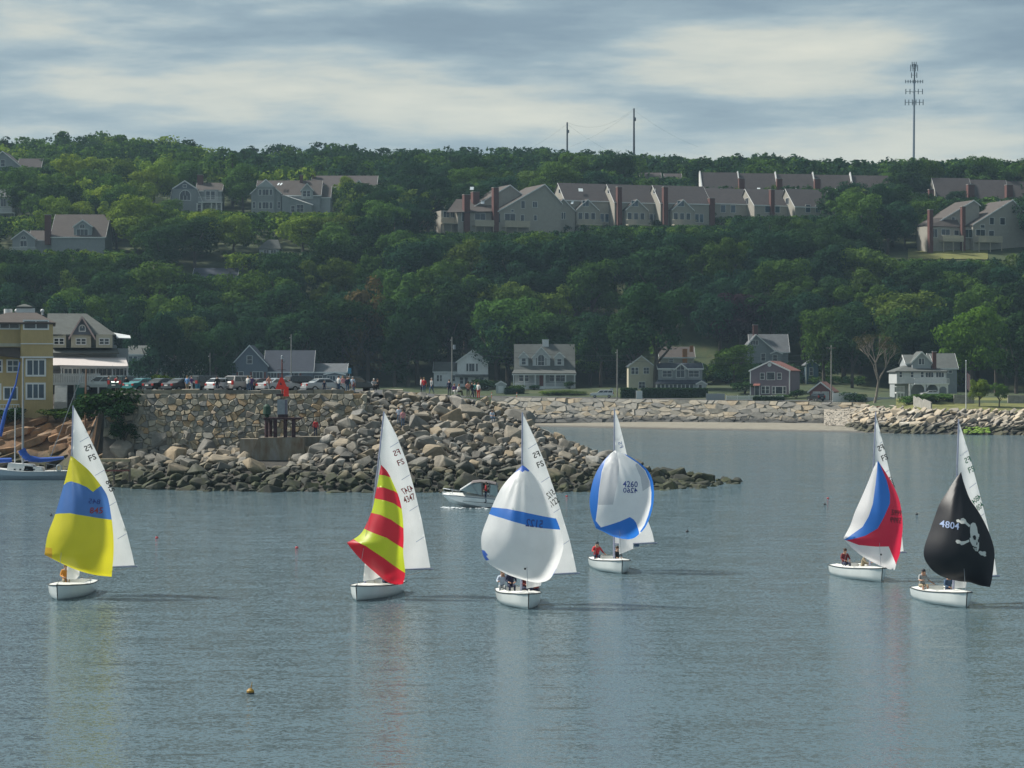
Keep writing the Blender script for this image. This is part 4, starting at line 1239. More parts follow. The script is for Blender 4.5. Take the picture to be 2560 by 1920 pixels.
h = House('condominium_terrace', 'taupe condominium terrace whose gable ends face the right with cream decks', 1255, 592, rot=22, keep=(1113, 1404, 455, 588))
gable_unit(h, 1180, 1290, 1318, 528, 459, 480, 5, 16, S_taupe, RF_brown)
gable_unit(h, 1246, 1362, 1404, 528, 458, 503, 0, 15, S_taupe, RF_brown)
h.box('lower_wing', 1150, 1246, 532, None, 1.5, 9, S_taupe)
MB().slab((h.x(1120), 0.6, h.z(534)), (h.x(1246), 0.6, h.z(528)), (h.x(1246), 9, h.z(495)), (h.x(1168), 9, h.z(495)), 0.2).build('lower_roof', RF_brown, h.root)
h.box('left_wing', 1116, 1150, 528, None, 4, 10, S_taupe)
for x0, x1 in ((1122, 1136), (1140, 1148)): h.win(x0, x1, 530, 545, 4, 2, 1)
h.deck(1114, 1156, 547, 559, 1.8, 4, M_deck)
h.win(1160, 1172, 532, 555, 1.5, 1, 1); h.win(1192, 1218, 534, 550, 1.5, 2, 1); h.deck(1186, 1232, 552, 565, -1.0, 1.5, M_deck, solid=True)
h.win(1238, 1250, 534, 556, 0, 1, 1, frame=S_taupe); h.win(1262, 1288, 534, 551, 0, 2, 1); h.win(1302, 1310, 536, 551, 0, 1, 1)
h.deck(1256, 1318, 552, 566, -2.4, 0, M_deck, solid=True)
h.win(1332, 1343, 502, 516, 0, 2, 1); h.win(1335, 1342, 536, 549, 0); h.win(1303, 1312, 501, 519, 0, 1, 1); h.win(1278, 1284, 524, 529, 0)
for x0, x1, t, b_, d in ((1164, 1178, 489, 590, 0.8), (1201, 1217, 478, 515, 6.0), (1233, 1246, 470, 590, -0.4)): h.chim(x0, x1, t, b_, d)
for x0, y0 in ((1187, 466), (1214, 500)): MB().slab((h.x(x0), 4, h.z(y0 + 8)), (h.x(x0 + 9), 4, h.z(y0 + 8)), (h.x(x0 + 13), 5, h.z(y0)), (h.x(x0 + 4), 5, h.z(y0)), 0.06).build('skylight', M_skyl, h.root)

h = House('condominium_row', 'row of taupe condominiums with cream left gables and dark brown front roofs', 1560, 580, rot=20, keep=(1370, 1762, 458, 572))
un = [(1412, 1536, 504, 459, 0, 0), (1522, 1640, 508, 462, -4.5, 1), (1624, 1752, 510, 464, -9.0, 2)]
for x0, x1, ev, rg, d, i in un:
    h.gs(x0, x1, ev, rg, d, d + 11, S_taupe, RF_mauve, over=0.25, rd=d + 6, beave=ev - 8)
    xb = x0 + 40
    h.gf(xb - 18, xb + 36, 528, 503, d - 2.2, d + 2, S_taupe, RF_brown, over=0.3, wn='front_wing')
    h.win(xb - 4, xb + 12, 506, 519, d - 2.2, 2, 1, glass=M_glass_b)
    for xx in (xb - 14, xb + 2, xb + 18): h.win(xx, xx + 10, 536, 552, d - 2.2, 1, 1)
    h.deck(xb - 20, xb + 38, 553, 565, d - 4.6, d - 2.2, M_deck)
    for xx in (xb + 48, xb + 60): h.win(xx, xx + 9, 536, 556, d, 1, 1, glass=M_glass_b)
    h.winside(x0, d + 4, d + 5.5, 474, 484, -1, 1, 1)
    if i: h.chim(x0 + 4, x0 + 15, 472, 590, d - 1.2)
h.chim(1748, 1761, 496, 590, -9.6)
h.gf(1372, 1432, 532, 503, -1.5, 8, S_taupe, RF_brown, over=0.3, wn='end_wing')
for xx in (1386, 1398, 1404): h.win(xx, xx + 4, 536, 552, -1.5)
for x0 in (1403, 1422): MB().slab((h.x(x0), -1.2, h.z(514)), (h.x(x0 + 6), -1.2, h.z(514)), (h.x(x0 + 12), 0, h.z(505)), (h.x(x0 + 6), 0, h.z(505)), 0.06).build('skylight', M_skyl, h.root)
for x0, y0 in ((1452, 472), (1519, 503)): MB().slab((h.x(x0), 2.1, h.z(y0 + 8)), (h.x(x0 + 11), 2.1, h.z(y0 + 8)), (h.x(x0 + 13), 3.1, h.z(y0)), (h.x(x0 + 2), 3.1, h.z(y0)), 0.06).build('skylight', M_skyl, h.root)

h = House('condominium_front_row', 'taupe condominiums with tall cream left gables rising from the treetops', 1850, 560, rot=22, keep=(1768, 2010, 465, 548))
for x0, x1, ev, rg, d in ((1772, 1880, 510, 470, 0), (1868, 1965, 514, 472, -5), (1954, 2060, 518, 472, -10)):
    h.gs(x0, x1, ev, rg, d, d + 11, S_taupe, RF_mauve, over=0.25, rd=d + 6, beave=ev)
    for xx in (x0 + 28, x0 + 54): h.win(xx, xx + 12, 514, 532, d, 1, 1, glass=M_glass_b)
    h.winside(x0, d + 4, d + 6, 495, 510, -1, 2, 1)
h.chim(1908, 1918, 476, 560, -5.8)
h = House('condominium_back_row', 'long row of mauve brown condominium roofs with white party gables and brick chimneys', 2000, 535, rot=5, keep=(1753, 2240, 428, 470))
for i in range(5):
    x0 = 1757 + i * 95.5; d = 0.45 * (i % 2)
    h.gs(x0, x0 + 95, 490, 430 + i * 1.2, d, d + 12, S_taupe, RF_mauve, over=0.0, rd=6 + d, trim=None)
    MB().prism_x([(-0.5, h.z(490) - 0.3), (6, h.z(425)), (7, h.z(430)), (7, h.z(490))], h.x(x0) - 0.35, h.x(x0) - 0.01).build('party_gable', M_trim, h.root)
    if 0 < i < 4: h.chim(x0 - 6, x0 + 8, 447, 500, 0.0)
    MB().slab((h.x(x0 + 42), 1.6, h.z(472)), (h.x(x0 + 50), 1.6, h.z(472)), (h.x(x0 + 50), 2.0, h.z(469)), (h.x(x0 + 42), 2.0, h.z(469)), 0.05).build('skylight', M_skyl, h.root)
h = House('condominium_upper_row', 'slate brown condominium roofs with tall red chimneys above the lawn terrace', 2440, 540, rot=8, keep=(2330, 2570, 440, 500))
for x0, x1, rg, d in ((2342, 2436, 443, 0), (2438, 2534, 446, 1.0), (2536, 2640, 448, 2.0)):
    h.gs(x0, x1, 500, rg, d, d + 12, S_taupe, RF_mauve, over=0.15, rd=d + 6)
for x0 in (2418, 2517): h.chim(x0, x0 + 16, 462, 520, -0.8)
h.gs(2236, 2330, 500, 478, 3, 12, S_taupe, RF_mauve)
for x0, t in ((2234, 470), (2324, 474)): h.chim(x0, x0 + 12, t, 520, 1.5)
for x0 in (2370, 2396): h.win(x0, x0 + 10, 503, 516, 0, 2, 1)

h = House('condominium_pair', 'pair of taupe condominiums with cream decks on posts above the dry lawn', 2440, 628, rot=20, keep=(2314, 2562, 496, 632))
KEEP.append((2300, 2450, 620, 655, h.Y - 2))
gable_unit(h, 2345, 2452, 2468, 562, 499, 510, 4, 14, S_taupe, RF_brown)
gable_unit(h, 2432, 2538, 2572, 562, 498, 530, 0, 13, S_taupe, RF_brown)
MB().slab((h.x(2310), 1.5, h.z(567)), (h.x(2408), 1.5, h.z(567)), (h.x(2408), 5, h.z(540)), (h.x(2352), 5, h.z(545)), 0.2).build('lower_roof', RF_brown, h.root)
h.box('lower_wing', 2320, 2432, 567, None, 1.8, 8, S_taupe)
h.win(2328, 2345, 574, 594, 1.8, 2, 1); h.win(2356, 2378, 574, 588, 1.8, 2, 1); h.win(2390, 2402, 576, 588, 1.8); h.win(2394, 2402, 542, 560, 4, 1, 1)
h.deck(2350, 2404, 590, 603, -0.6, 1.8, M_deck, solid=True)
h.win(2413, 2431, 574, 594, 0.4, 2, 1); h.win(2440, 2464, 574, 589, 0, 2, 1); h.win(2475, 2488, 576, 589, 0); h.win(2477, 2488, 543, 560, 0, 1, 1); h.win(2505, 2518, 543, 560, 0); h.win(2452, 2463, 562, 569, 0)
h.deck(2436, 2500, 590, 604, -2.4, 0, M_deck, solid=True)
for x0, x1, t in ((2315, 2325, 528), (2402, 2411, 518)): h.chim(x0, x1, t, 640, -0.2)
h = House('brown_roof_house', 'low brown roofs almost hidden in the woods behind the condominiums', 1640, 480, keep=(1610, 1698, 428, 452))
h.gs(1602, 1652, 452, 430, 0, 9, S_taupe, RF_mauve); h.gs(1664, 1704, 456, 432, 1, 9, S_taupe, RF_mauve)
# ================================================================ TREES AND SHRUBS
def leaf_material():
    m, nt, p, out = _base('foliage')
    nt.n.remove(p)
    oi = nt.new('ShaderNodeObjectInfo'); g = nt.new('ShaderNodeNewGeometry')
    n = nt.noise(g.outputs['Position'], 0.55, 3.0, 0.6)
    rnd = g.outputs['Random Per Island']
    k = nt.math('ADD', nt.math('MULTIPLY', n, 1.1), nt.math('MULTIPLY', rnd, 0.35))
    mul = nt.ramp(k, [(0.40, (0.70, 0.72, 0.70)), (0.72, (1.0, 1.0, 1.0)), (1.05, (1.35, 1.3, 1.15))])
    c = nt.mix(1.0, oi.outputs['Color'], mul, 'MULTIPLY')
    d = nt.new('ShaderNodeBsdfDiffuse'); t = nt.new('ShaderNodeBsdfTranslucent')
    nt.l.new(c, d.inputs[0]); nt.l.new(nt.mix(1.0, c, (1.0, 1.12, 0.65, 1), 'MULTIPLY'), t.inputs[0])
    mx = nt.new('ShaderNodeMixShader'); mx.inputs[0].default_value = 0.28
    nt.l.new(d.outputs[0], mx.inputs[1]); nt.l.new(t.outputs[0], mx.inputs[2])
    nt.l.new(mx.outputs[0], out.inputs[0])
    return m
M_leaf = leaf_material()
M_bark = plain('bark', (0.075, 0.062, 0.05), 0.9, 0.3, 3.0)
M_bark_pale = plain('pale_bark', (0.20, 0.17, 0.14), 0.9, 0.3, 3.0)

def leaf_quads(mb, blobs, n, size, rng, inner=0.22, jag=0.33):
    tot = sum(b[1] * b[1] for b in blobs)
    for c, r, sq in blobs:
        m = int(n * r * r / tot)
        for _ in range(m):
            d = Vector((rng.gauss(0, 1), rng.gauss(0, 1), rng.gauss(0, 1))).normalized()
            if d.z < -0.35 and rng.random() < 0.6: d.z = -d.z
            rad = r * (1.0 - inner * rng.random() ** 2 + 0.10 * rng.gauss(0, 1))
            p = Vector(c) + Vector((d.x * rad, d.y * rad, d.z * rad * sq))
            nn = (d + Vector((rng.gauss(0, 1), rng.gauss(0, 1), rng.gauss(0, 1))) * jag).normalized()
            u = nn.orthogonal().normalized(); v = nn.cross(u)
            a = rng.uniform(0, 6.28); u, v = u * math.cos(a) + v * math.sin(a), v * math.cos(a) - u * math.sin(a)
            s1 = size * rng.uniform(0.55, 1.25); s2 = s1 * rng.uniform(0.5, 0.9)
            mb.add([p - u * s1, p - v * s2, p + u * s1, p + v * s2], [(0, 1, 2, 3)])

def crown_blobs(rng, kind):
    """unit tree: height 1, crown radius about 0.42"""
    bl = []
    if kind == 'round':
        for _ in range(26):
            a = rng.uniform(0, 6.28); rr = 0.34 * math.sqrt(rng.random()); z = rng.uniform(0.34, 0.88)
            k = math.sqrt(max(0.05, 1 - ((z - 0.58) / 0.40) ** 2))
            bl.append(((rr * k * math.cos(a), rr * k * math.sin(a), z), rng.uniform(0.10, 0.19), 0.8))
    elif kind == 'tall':
        for _ in range(24):
            a = rng.uniform(0, 6.28); z = rng.uniform(0.22, 0.93); rr = 0.24 * math.sqrt(rng.random())
            k = math.sqrt(max(0.05, 1 - ((z - 0.52) / 0.46) ** 2))
            bl.append(((rr * k * math.cos(a), rr * k * math.sin(a), z), rng.uniform(0.07, 0.13), 1.05))
    elif kind == 'cone':
        for i in range(26):
            z = rng.uniform(0.1, 0.96); a = rng.uniform(0, 6.28); rr = 0.26 * (1.02 - z)
            bl.append(((rr * math.cos(a) * .7, rr * math.sin(a) * .7, z), 0.05 + 0.10 * (1 - z), 0.8))
    elif kind == 'vase':
        for _ in range(30):
            z = rng.uniform(0.42, 0.92); a = rng.uniform(0, 6.28); rr = 0.44 * math.sqrt(rng.random()) * (0.55 + 0.6 * (z - 0.3))
            bl.append(((rr * math.cos(a), rr * math.sin(a), z), rng.uniform(0.08, 0.14), 0.75))
    elif kind == 'shrub':
        for _ in range(14):
            a = rng.uniform(0, 6.28); rr = 0.45 * math.sqrt(rng.random()); z = rng.uniform(0.2, 0.72)
            bl.append(((rr * math.cos(a), rr * math.sin(a), z), rng.uniform(0.17, 0.28), 0.8))
    return bl

def trunk_mesh(rng, kind, mat=M_bark):
    m = MB()
    if kind == 'shrub':
        for _ in range(4):
            a = rng.uniform(0, 6.28); m.tube((0, 0, -0.1), (0.2 * math.cos(a), 0.2 * math.sin(a), 0.5), 0.03, 0.015, 5)
        return m.mesh('trunk', mat)
    top = {'round': 0.55, 'tall': 0.7, 'cone': 0.9, 'vase': 0.4}[kind]
    pts = [Vector((0, 0, -0.12)), Vector((rng.uniform(-.01, .01), 0, 0.15)), Vector((rng.uniform(-.03, .03), rng.uniform(-.03, .03), top))]
    m.path(pts, [0.034, 0.026, 0.012], 7)
    for i in range(6 if kind != 'cone' else 0):
        z0 = rng.uniform(0.22, 0.45); a = rng.uniform(0, 6.28); L = rng.uniform(0.15, 0.3)
        m.path([Vector((0, 0, z0)), Vector((math.cos(a) * L * .5, math.sin(a) * L * .5, z0 + 0.13)), Vector((math.cos(a) * L, math.sin(a) * L, z0 + rng.uniform(.2, .32)))], [0.014, 0.010, 0.005], 5)
    return m.mesh('trunk', mat)

rng = random.Random(99)
TV = {}
for kind, cnt, nl, sz in (('round', 7, 6500, 0.0205), ('tall', 3, 4200, 0.020), ('cone', 2, 3000, 0.020), ('vase', 2, 6000, 0.018), ('shrub', 3, 1200, 0.055)):
    L = []
    for i in range(cnt):
        mb = MB(); leaf_quads(mb, crown_blobs(rng, kind), nl, sz, rng)
        L.append((mb.mesh('crown', M_leaf), trunk_mesh(rng, kind)))
    TV[kind] = L

TONES = {'dark green': (0.025, 0.056, 0.023), 'deep bluish green': (0.022, 0.055, 0.031), 'mid green': (0.062, 0.118, 0.028), 'yellow green': (0.150, 0.215, 0.034),
         'olive green': (0.075, 0.115, 0.028), 'russet tinged': (0.074, 0.062, 0.032), 'purple leaved': (0.036, 0.022, 0.032), 'bright green': (0.075, 0.150, 0.022)}
LAND = [(150, 580, 'the dormered house'), (490, 490, 'the gambrel fronted house'), (720, 490, 'the long hill house'), (675, 620, 'the garden pavilion'),
        (15, 520, 'the balconied hill house'), (30, 405, 'the steep gabled house'), (1255, 520, 'the right facing terrace'), (1560, 515, 'the row of dark front roofs'),
        (1900, 500, 'the cream gabled row'), (2440, 570, 'the condominium pair'), (1360, 900, 'the cape house'), (1160, 920, 'the white gabled house'),
        (1700, 930, 'the arch windowed house'), (1930, 900, 'the mauve house'), (2305, 930, 'the veranda house'), (680, 910, 'the slate blue house'), (380, 910, 'the blue windowed house'),
        (535, 685, 'the sunken grey roof'), (900, 450, 'the rear hill house'), (2450, 460, 'the upper roofs'), (1500, 820, 'the dark roof'), (2000, 440, 'the long back row')]
NAMES = {'round': ('broadleaf_tree', 'rounded tree'), 'tall': ('slender_tree', 'tall oval tree'), 'cone': ('conifer', 'pointed conifer'), 'vase': ('spreading_tree', 'spreading tree'), 'shrub': ('shrub', 'shrub')}
def tree(kind, loc, hgt, wid, tone, rng, label=None, group=None, bark=None):
    crown, trunk = TV[kind][rng.randrange(len(TV[kind]))]
    nm, words = NAMES[kind]
    c = TONES[tone]; j = rng.uniform(0.8, 1.22); jj = rng.uniform(0.92, 1.08)
    if label is None:
        adj = ('very tall ' if hgt > 20 and kind != 'tall' else 'low ' if hgt < 11 else '') + ('broad ' if wid > hgt * 1.1 else 'narrow ' if wid < hgt * .97 else '')
        p = (pxof(loc[0], loc[1]), HY - (loc[2] + hgt * .6 - CH) * F / loc[1])
        l = min(LAND, key=lambda q: (q[0] - p[0]) ** 2 + (q[1] - p[1]) ** 2 * 1.5)
        rel = 'below' if p[1] > l[1] + 30 else ('above' if p[1] < l[1] - 30 else 'beside')
        label = f'{tone} {adj}{words} on the slope {rel} {l[2]}' if kind != 'shrub' else f'{tone} {words} growing {rel} {l[2]}'
        if len(label.split()) > 16: label = label.replace(adj, '', 1)
        group = label
    e = thing(nm, label, 'shrub' if kind == 'shrub' else 'tree', loc, rng.uniform(0, 6.28), group)
    for n, me in (('crown', crown), ('trunk', trunk)):
        o = bpy.data.objects.new(n, me); col.objects.link(o); o.parent = e
        o.scale = (wid, wid, hgt)
        if n == 'crown': o.color = (c[0] * j * jj, c[1] * j, c[2] * j / jj, 1)
    return e

def allowed_height(X, Y, zg, wid):
    """None if the tree would stand in a house; else the height that leaves the houses behind in view"""
    px = pxof(X, Y); hw = wid * 0.44 * F / Y; hmax = 99.0
    for x0, x1, y0, y1, Yh in KEEP:
        if px + hw < x0 or px - hw > x1: continue
        if Y < Yh + 0.5:
            zl = CH + (HY - (y1 - (3 if Yh < 640 else 11))) / F * Y
            hmax = min(hmax, zl - zg)
        elif Y < Yh + 15 and x0 - 12 < px < x1 + 12: return None
    return hmax

def tone_at(px, py, rng):
    r = rng.random()
    if px < 720 and py < 660:
        tab = (('mid green', .42), ('yellow green', .30), ('olive green', .08), ('dark green', .20))
    elif 560 < px < 900 and py < 620: tab = (('yellow green', .35), ('olive green', .3), ('mid green', .35))
    elif px < 1000: tab = (('dark green', .45), ('mid green', .25), ('deep bluish green', .25), ('olive green', .05))
    else: tab = (('dark green', .42), ('deep bluish green', .26), ('mid green', .26), ('olive green', .06))
    for t, w in tab:
        if r < w: return t
        r -= w
    return 'dark green'

SPECIAL_KEEP = []
rng = random.Random(17)
cand = []; cells = {}
def far_ok(x, y, d):
    k = (int(x // 12), int(y // 12))
    for dx in (-1, 0, 1):
        for dy in (-1, 0, 1):
            for qx, qy in cells.get((k[0] + dx, k[1] + dy), ()):
                if (qx - x) ** 2 + (qy - y) ** 2 < d * d: return False
    cells.setdefault(k, []).append((x, y)); return True
for _ in range(29000):
    Y = rng.uniform(592, 800); X = rng.uniform(-0.255, 0.255) * Y
    px = pxof(X, Y)
    if 2250 < px and 690 < Y < 703: continue
    zg = hill(X, Y)
    shrubby = rng.random() < 0.25
    hgt = rng.uniform(12.5, 19) if Y > 700 else rng.uniform(16, 24)
    wid = hgt * rng.uniform(0.9, 1.2)
    ah = allowed_height(X, Y, zg, wid)
    if ah is None: continue
    kind = rng.choices(('round', 'tall', 'cone', 'vase'), (0.66, 0.18, 0.06, 0.10))[0]
    if ah < hgt:
        hgt = ah * rng.uniform(0.85, 1.0); wid = max(hgt * 1.1, 3.0)
        ah2 = allowed_height(X, Y, zg, wid)
        if hgt < 1.6 or ah2 is None: continue
        if hgt < 5: kind = 'shrub'; wid = max(hgt * 1.3, 3.2)
    if not far_ok(X, Y, max(3.4, wid * 0.50)): continue
    py = HY - (zg + hgt * 0.6 - CH) * F / Y
    cand.append((hgt * wid / Y / Y * (1.0 if Y < 720 else .8) * (1.0 if abs(X / Y) < .222 else .001), kind, (X, Y, zg), hgt, wid, tone_at(px, py, rng)))
cand.sort(key=lambda c: -c[0])
print('near trees', len(cand))
rest = []
ntree = nshrub = 0
for c in cand:
    if c[1] == 'shrub':
        nshrub += 1
        if nshrub <= 70: tree(c[1], c[2], c[3], c[4], c[5], rng)
        else: rest.append(c)
    elif ntree < 290:
        tree(*c[1:], rng); ntree += 1
    else: rest.append(c)
print('as stuff', len(rest))

# the far wood along the ridge: one mass of crowns
far_mats = {}
def wood(name, label, items, rng, leaves=240, lsize=0.062):
    by = {}
    for kind, loc, hgt, wid, tone in items: by.setdefault(tone, []).append((kind, loc, hgt, wid))
    root = thing(name, label, 'woods', (0, 0, 0)); root['kind'] = 'stuff'
    for tone, its in by.items():
        mb = MB()
        protos = []
        for k in range(6):
            q = MB(); leaf_quads(q, crown_blobs(rng, 'round' if k < 4 else 'tall'), leaves, lsize, rng, 0.3, 0.40); protos.append(q)
        for kind, loc, hgt, wid in its:
            q = protos[rng.randrange(6)]; a = rng.uniform(0, 6.28); ca, sa = math.cos(a) * wid, math.sin(a) * wid
            o = len(mb.v)
            mb.v.extend([(loc[0] + x * ca - y * sa, loc[1] + x * sa + y * ca, loc[2] + z * hgt) for x, y, z in q.v])
            mb.f.extend([tuple(i + o for i in f) for f in q.f]); mb.m.extend([0] * len(q.f))
        ob = mb.build('foliage', M_leaf, root); ob.color = (*TONES[tone], 1); ob['kind'] = 'stuff'
    return root
items = [c[1:] for c in rest]
cells.clear()
for _ in range(9000):
    Y = rng.uniform(800, 1120); X = rng.uniform(-0.255, 0.255) * Y; px = pxof(X, Y)
    zg = hill(X, Y); hgt = rng.uniform(7, 12.5); wid = hgt * rng.uniform(1.0, 1.35)
    ah = allowed_height(X, Y, zg, wid)
    if ah is None or ah < 2.0 or not far_ok(X, Y, 6.4): continue
    hgt = min(hgt, ah)
    zt = CH + (HY - interp(TREELINE, px) + 12) / F * Y
    hgt = min(hgt, max(3.5, zt - zg + rng.uniform(-1.5, 1.0)))
    t = rng.choice(('mid green', 'mid green', 'yellow green', 'dark green')) if (px < 560 and rng.random() < .75) else rng.choice(('dark green', 'dark green', 'deep bluish green', 'mid green'))
    items.append(('round', (X, Y, zg), hgt, wid, t))
print('far', len(items))
wood('ridge_woods', 'unbroken woods covering the ridge behind the houses', items, rng, 230, 0.060)

# ---------------------------------------------------------------- trees and bushes one can pick out
rng = random.Random(55)
def at_hill(px, py_base=None, Y=None):
    if Y is None: Y = ground_hit(px, py_base)
    X = (px - CX) / F * Y
    return (X, Y, hill(X, Y))
for px, Y, hh, ww, tone, kind, lab in (
    (1640, 571, 25.0, 25.0, 'dark green', 'vase', 'huge spreading tree on several tall trunks beside the yellow house'),
    (1590, 573, 21.0, 17.0, 'dark green', 'vase', 'tall bare trunked tree directly in front of the yellow house'),
    (1835, 569, 11.5, 13.0, 'mid green', 'round', 'bushy green tree between the arch windowed house and the mauve house'),
    (1850, 632, 17.0, 17.0, 'purple leaved', 'round', 'dark purple leaved tree above the bushy green tree'),
    (920, 598, 26.0, 21.0, 'russet tinged', 'tall', 'russet tinged tall tree left of the white gabled house'),
    (1020, 594, 22.0, 17.0, 'dark green', 'round', 'dark dense tree behind the low white wing'),
    (800, 596, 22.0, 18.0, 'dark green', 'round', 'dark tree rising behind the grey shop'),
    (455, 547, 22.0, 15.0, 'dark green', 'vase', 'dark leafy tree hanging over the cream house'),
    (388, 547, 24.0, 17.0, 'deep bluish green', 'vase', 'dark bluish tree over the blue windowed house'),
    (540, 560, 18.0, 14.0, 'dark green', 'round', 'dark round tree left of the slate blue gable'),
    (1502, 588, 20.0, 15.0, 'deep bluish green', 'round', 'dark tree right of the cape house'),
    (1240, 596, 18.0, 15.0, 'deep bluish green', 'round', 'dark tree between the white house and the cape house'),
    (2060, 590, 20.0, 16.0, 'mid green', 'round', 'leafy tree behind the blue cottage'),
    (2130, 585, 18.0, 14.0, 'dark green', 'round', 'dark tree behind the bare limbed tree'),
    (2430, 556, 20.0, 19.0, 'bright green', 'round', 'tall bright green tree right of the veranda house'),
    (2540, 560, 20.0, 16.0, 'dark green', 'tall', 'dark tall tree at the end of the lawn'),
    (2490, 585, 20.0, 16.0, 'mid green', 'round', 'mid green tree behind the tall bright green tree'),
    (2130, -560, 13.5, 19.0, 'deep bluish green', 'round', 'broad dark tree hiding the right end of the cream gabled condominiums'),
    (2010, -556, 8.5, 10.0, 'dark green', 'round', 'rounded tree in front of the cream gabled condominiums'),
    (1742, -505, 13.0, 11.0, 'deep bluish green', 'tall', 'dark oval tree between the dark front roofs and the back row'),
    (1770, -566, 6.5, 6.0, 'dark green', 'round', 'small dark tree beside the last brick chimney of the dark front roofs'),
    (1640, -584, 4.5, 5.0, 'dark green', 'round', 'round dark bush in front of the dark front roofs'),
    (868, -525, 11.0, 10.0, 'yellow green', 'round', 'yellowing tree between the long hill house and the rear hill house'),
    (905, -575, 15.0, 19.0, 'dark green', 'round', 'large dark tree right of the long hill house'),
    (205, -560, 10.0, 12.0, 'yellow green', 'round', 'bright yellow green tree behind the dormered hill house'),
    (90, -560, 15.0, 17.0, 'mid green', 'round', 'big green tree between the balconied house and the dormered hill house'),
    (300, -600, 17.0, 20.0, 'mid green', 'round', 'big rounded tree right of the dormered hill house'),
    (420, -570, 9.0, 13.0, 'mid green', 'round', 'rounded tree overlapping the gambrel front'),
    (2395, -545, 9.0, 9.0, 'deep bluish green', 'round', 'dark tree left of the condominium pair chimneys'),
    (2300, -575, 12.0, 14.0, 'dark green', 'round', 'dark tree left of the condominium pair'),
    (2448, 489, 6.2, 5.6, 'yellow green', 'round', 'small rounded yellow green tree beside the flagpole'),
    (2498, 487, 5.2, 5.0, 'mid green', 'vase', 'small open branched tree on the lawn')):
    tree(kind, at_hill(px, -Y) if Y < 0 else at_hill(px, Y=Y), hh, ww, TONES and tone, rng, lab)
# bare limbed tree by the shingle slope
def bare_tree(px, Y, hgt):
    loc = at_hill(px, Y=Y)
    e = thing('bare_tree', 'half bare pale limbed tree leaning by the shingle slope', 'tree', loc)
    r = random.Random(6); m = MB(); tips = []
    def grow(p, d, L, rad, lev):
        q = p + d * L
        mid = p + d * L * 0.5 + Vector((r.uniform(-.05, .05), r.uniform(-.05, .05), 0)) * L
        m.path([p, mid, q], [rad, rad * .85, rad * .65], 6)
        if lev == 0: tips.append(q); return
        for _ in range(3 if lev > 1 else 4):
            nd = (d + Vector((r.gauss(0, .42), r.gauss(0, .42), r.uniform(0, .25)))).normalized()
            grow(q, nd, L * r.uniform(.6, .82), rad * .6, lev - 1)
    grow(Vector((0, 0, -0.5)), Vector((0.18, 0, 1)).normalized(), hgt * 0.28, 0.32, 4)
    m.build('trunk', M_bark_pale, e)
    q = MB(); leaf_quads(q, [((t.x, t.y, t.z), 0.8, 0.8) for t in tips[::2]], 1500, 0.16, r, 0.9, 1.0)
    o = q.build('crown', M_leaf, e); o.color = (0.07, 0.065, 0.035, 1)
bare_tree(2185, 513, 19.0)
# bushes and hedges
for px, py, hh, ww, tone, lab in ((1335, 975, 1.3, 2.6, 'dark green', 'low clipped bush at the foot of the cape house porch'), (1425, 972, 2.0, 2.4, 'dark green', 'round dark bush at the corner of the cape house porch'),
    (1290, 978, 1.6, 3.6, 'mid green', 'leafy bush between the garden shed and the porch'), (1215, 972, 2.6, 5.5, 'dark green', 'wide dark shrub in front of the white house'),
    (1190, 974, 2.2, 4.0, 'dark green', 'dark shrub under the white house windows'), (1400, 986, 1.1, 5.5, 'olive green', 'low olive shrubs on the bank below the cape house'), (1370, 987, 1.0, 4.5, 'yellow green', 'low yellowish shrubs beside the porch steps'),
    (1440, 987, 1.1, 4.5, 'olive green', 'low olive shrub at the end of the bank by the cape house'),
    (1860, 985, 3.2, 6.0, 'dark green', 'rounded dark bush left of the mauve house'), (1990, 996, 2.2, 3.0, 'dark green', 'dark bush right of the mauve house'), (1905, 998, 1.0, 2.4, 'mid green', 'small bush behind the picket fence'),
    (1960, 998, 1.2, 3.0, 'mid green', 'small bush at the gate of the mauve house'),
    (2135, 1008, 2.6, 5.0, 'dark green', 'dark shrub under the bare limbed tree'), (2270, 1012, 2.0, 3.6, 'mid green', 'shrub at the foot of the curved concrete wall'), (2345, 1005, 1.9, 9.0, 'mid green', 'broad flowering shrub bed behind the curved concrete wall'),
    (2385, 1003, 1.7, 6.0, 'mid green', 'leafy shrub bed left of the flagpole'), (2300, 985, 3.6, 5.0, 'mid green', 'climbing greenery in front of the veranda arches'), (2385, 975, 5.0, 4.0, 'yellow green', 'yellow green shrub at the right end of the veranda'),
    (415, 952, 2.6, 3.5, 'olive green', 'flowering bush behind the parked cars')):
    if px == 415: tree('shrub', (W(px, py, 300).x, 300, 9.15), 2.2, 3.0, tone, rng, lab)
    else: tree('shrub', at_hill(px, py), hh, ww, tone, rng, lab)
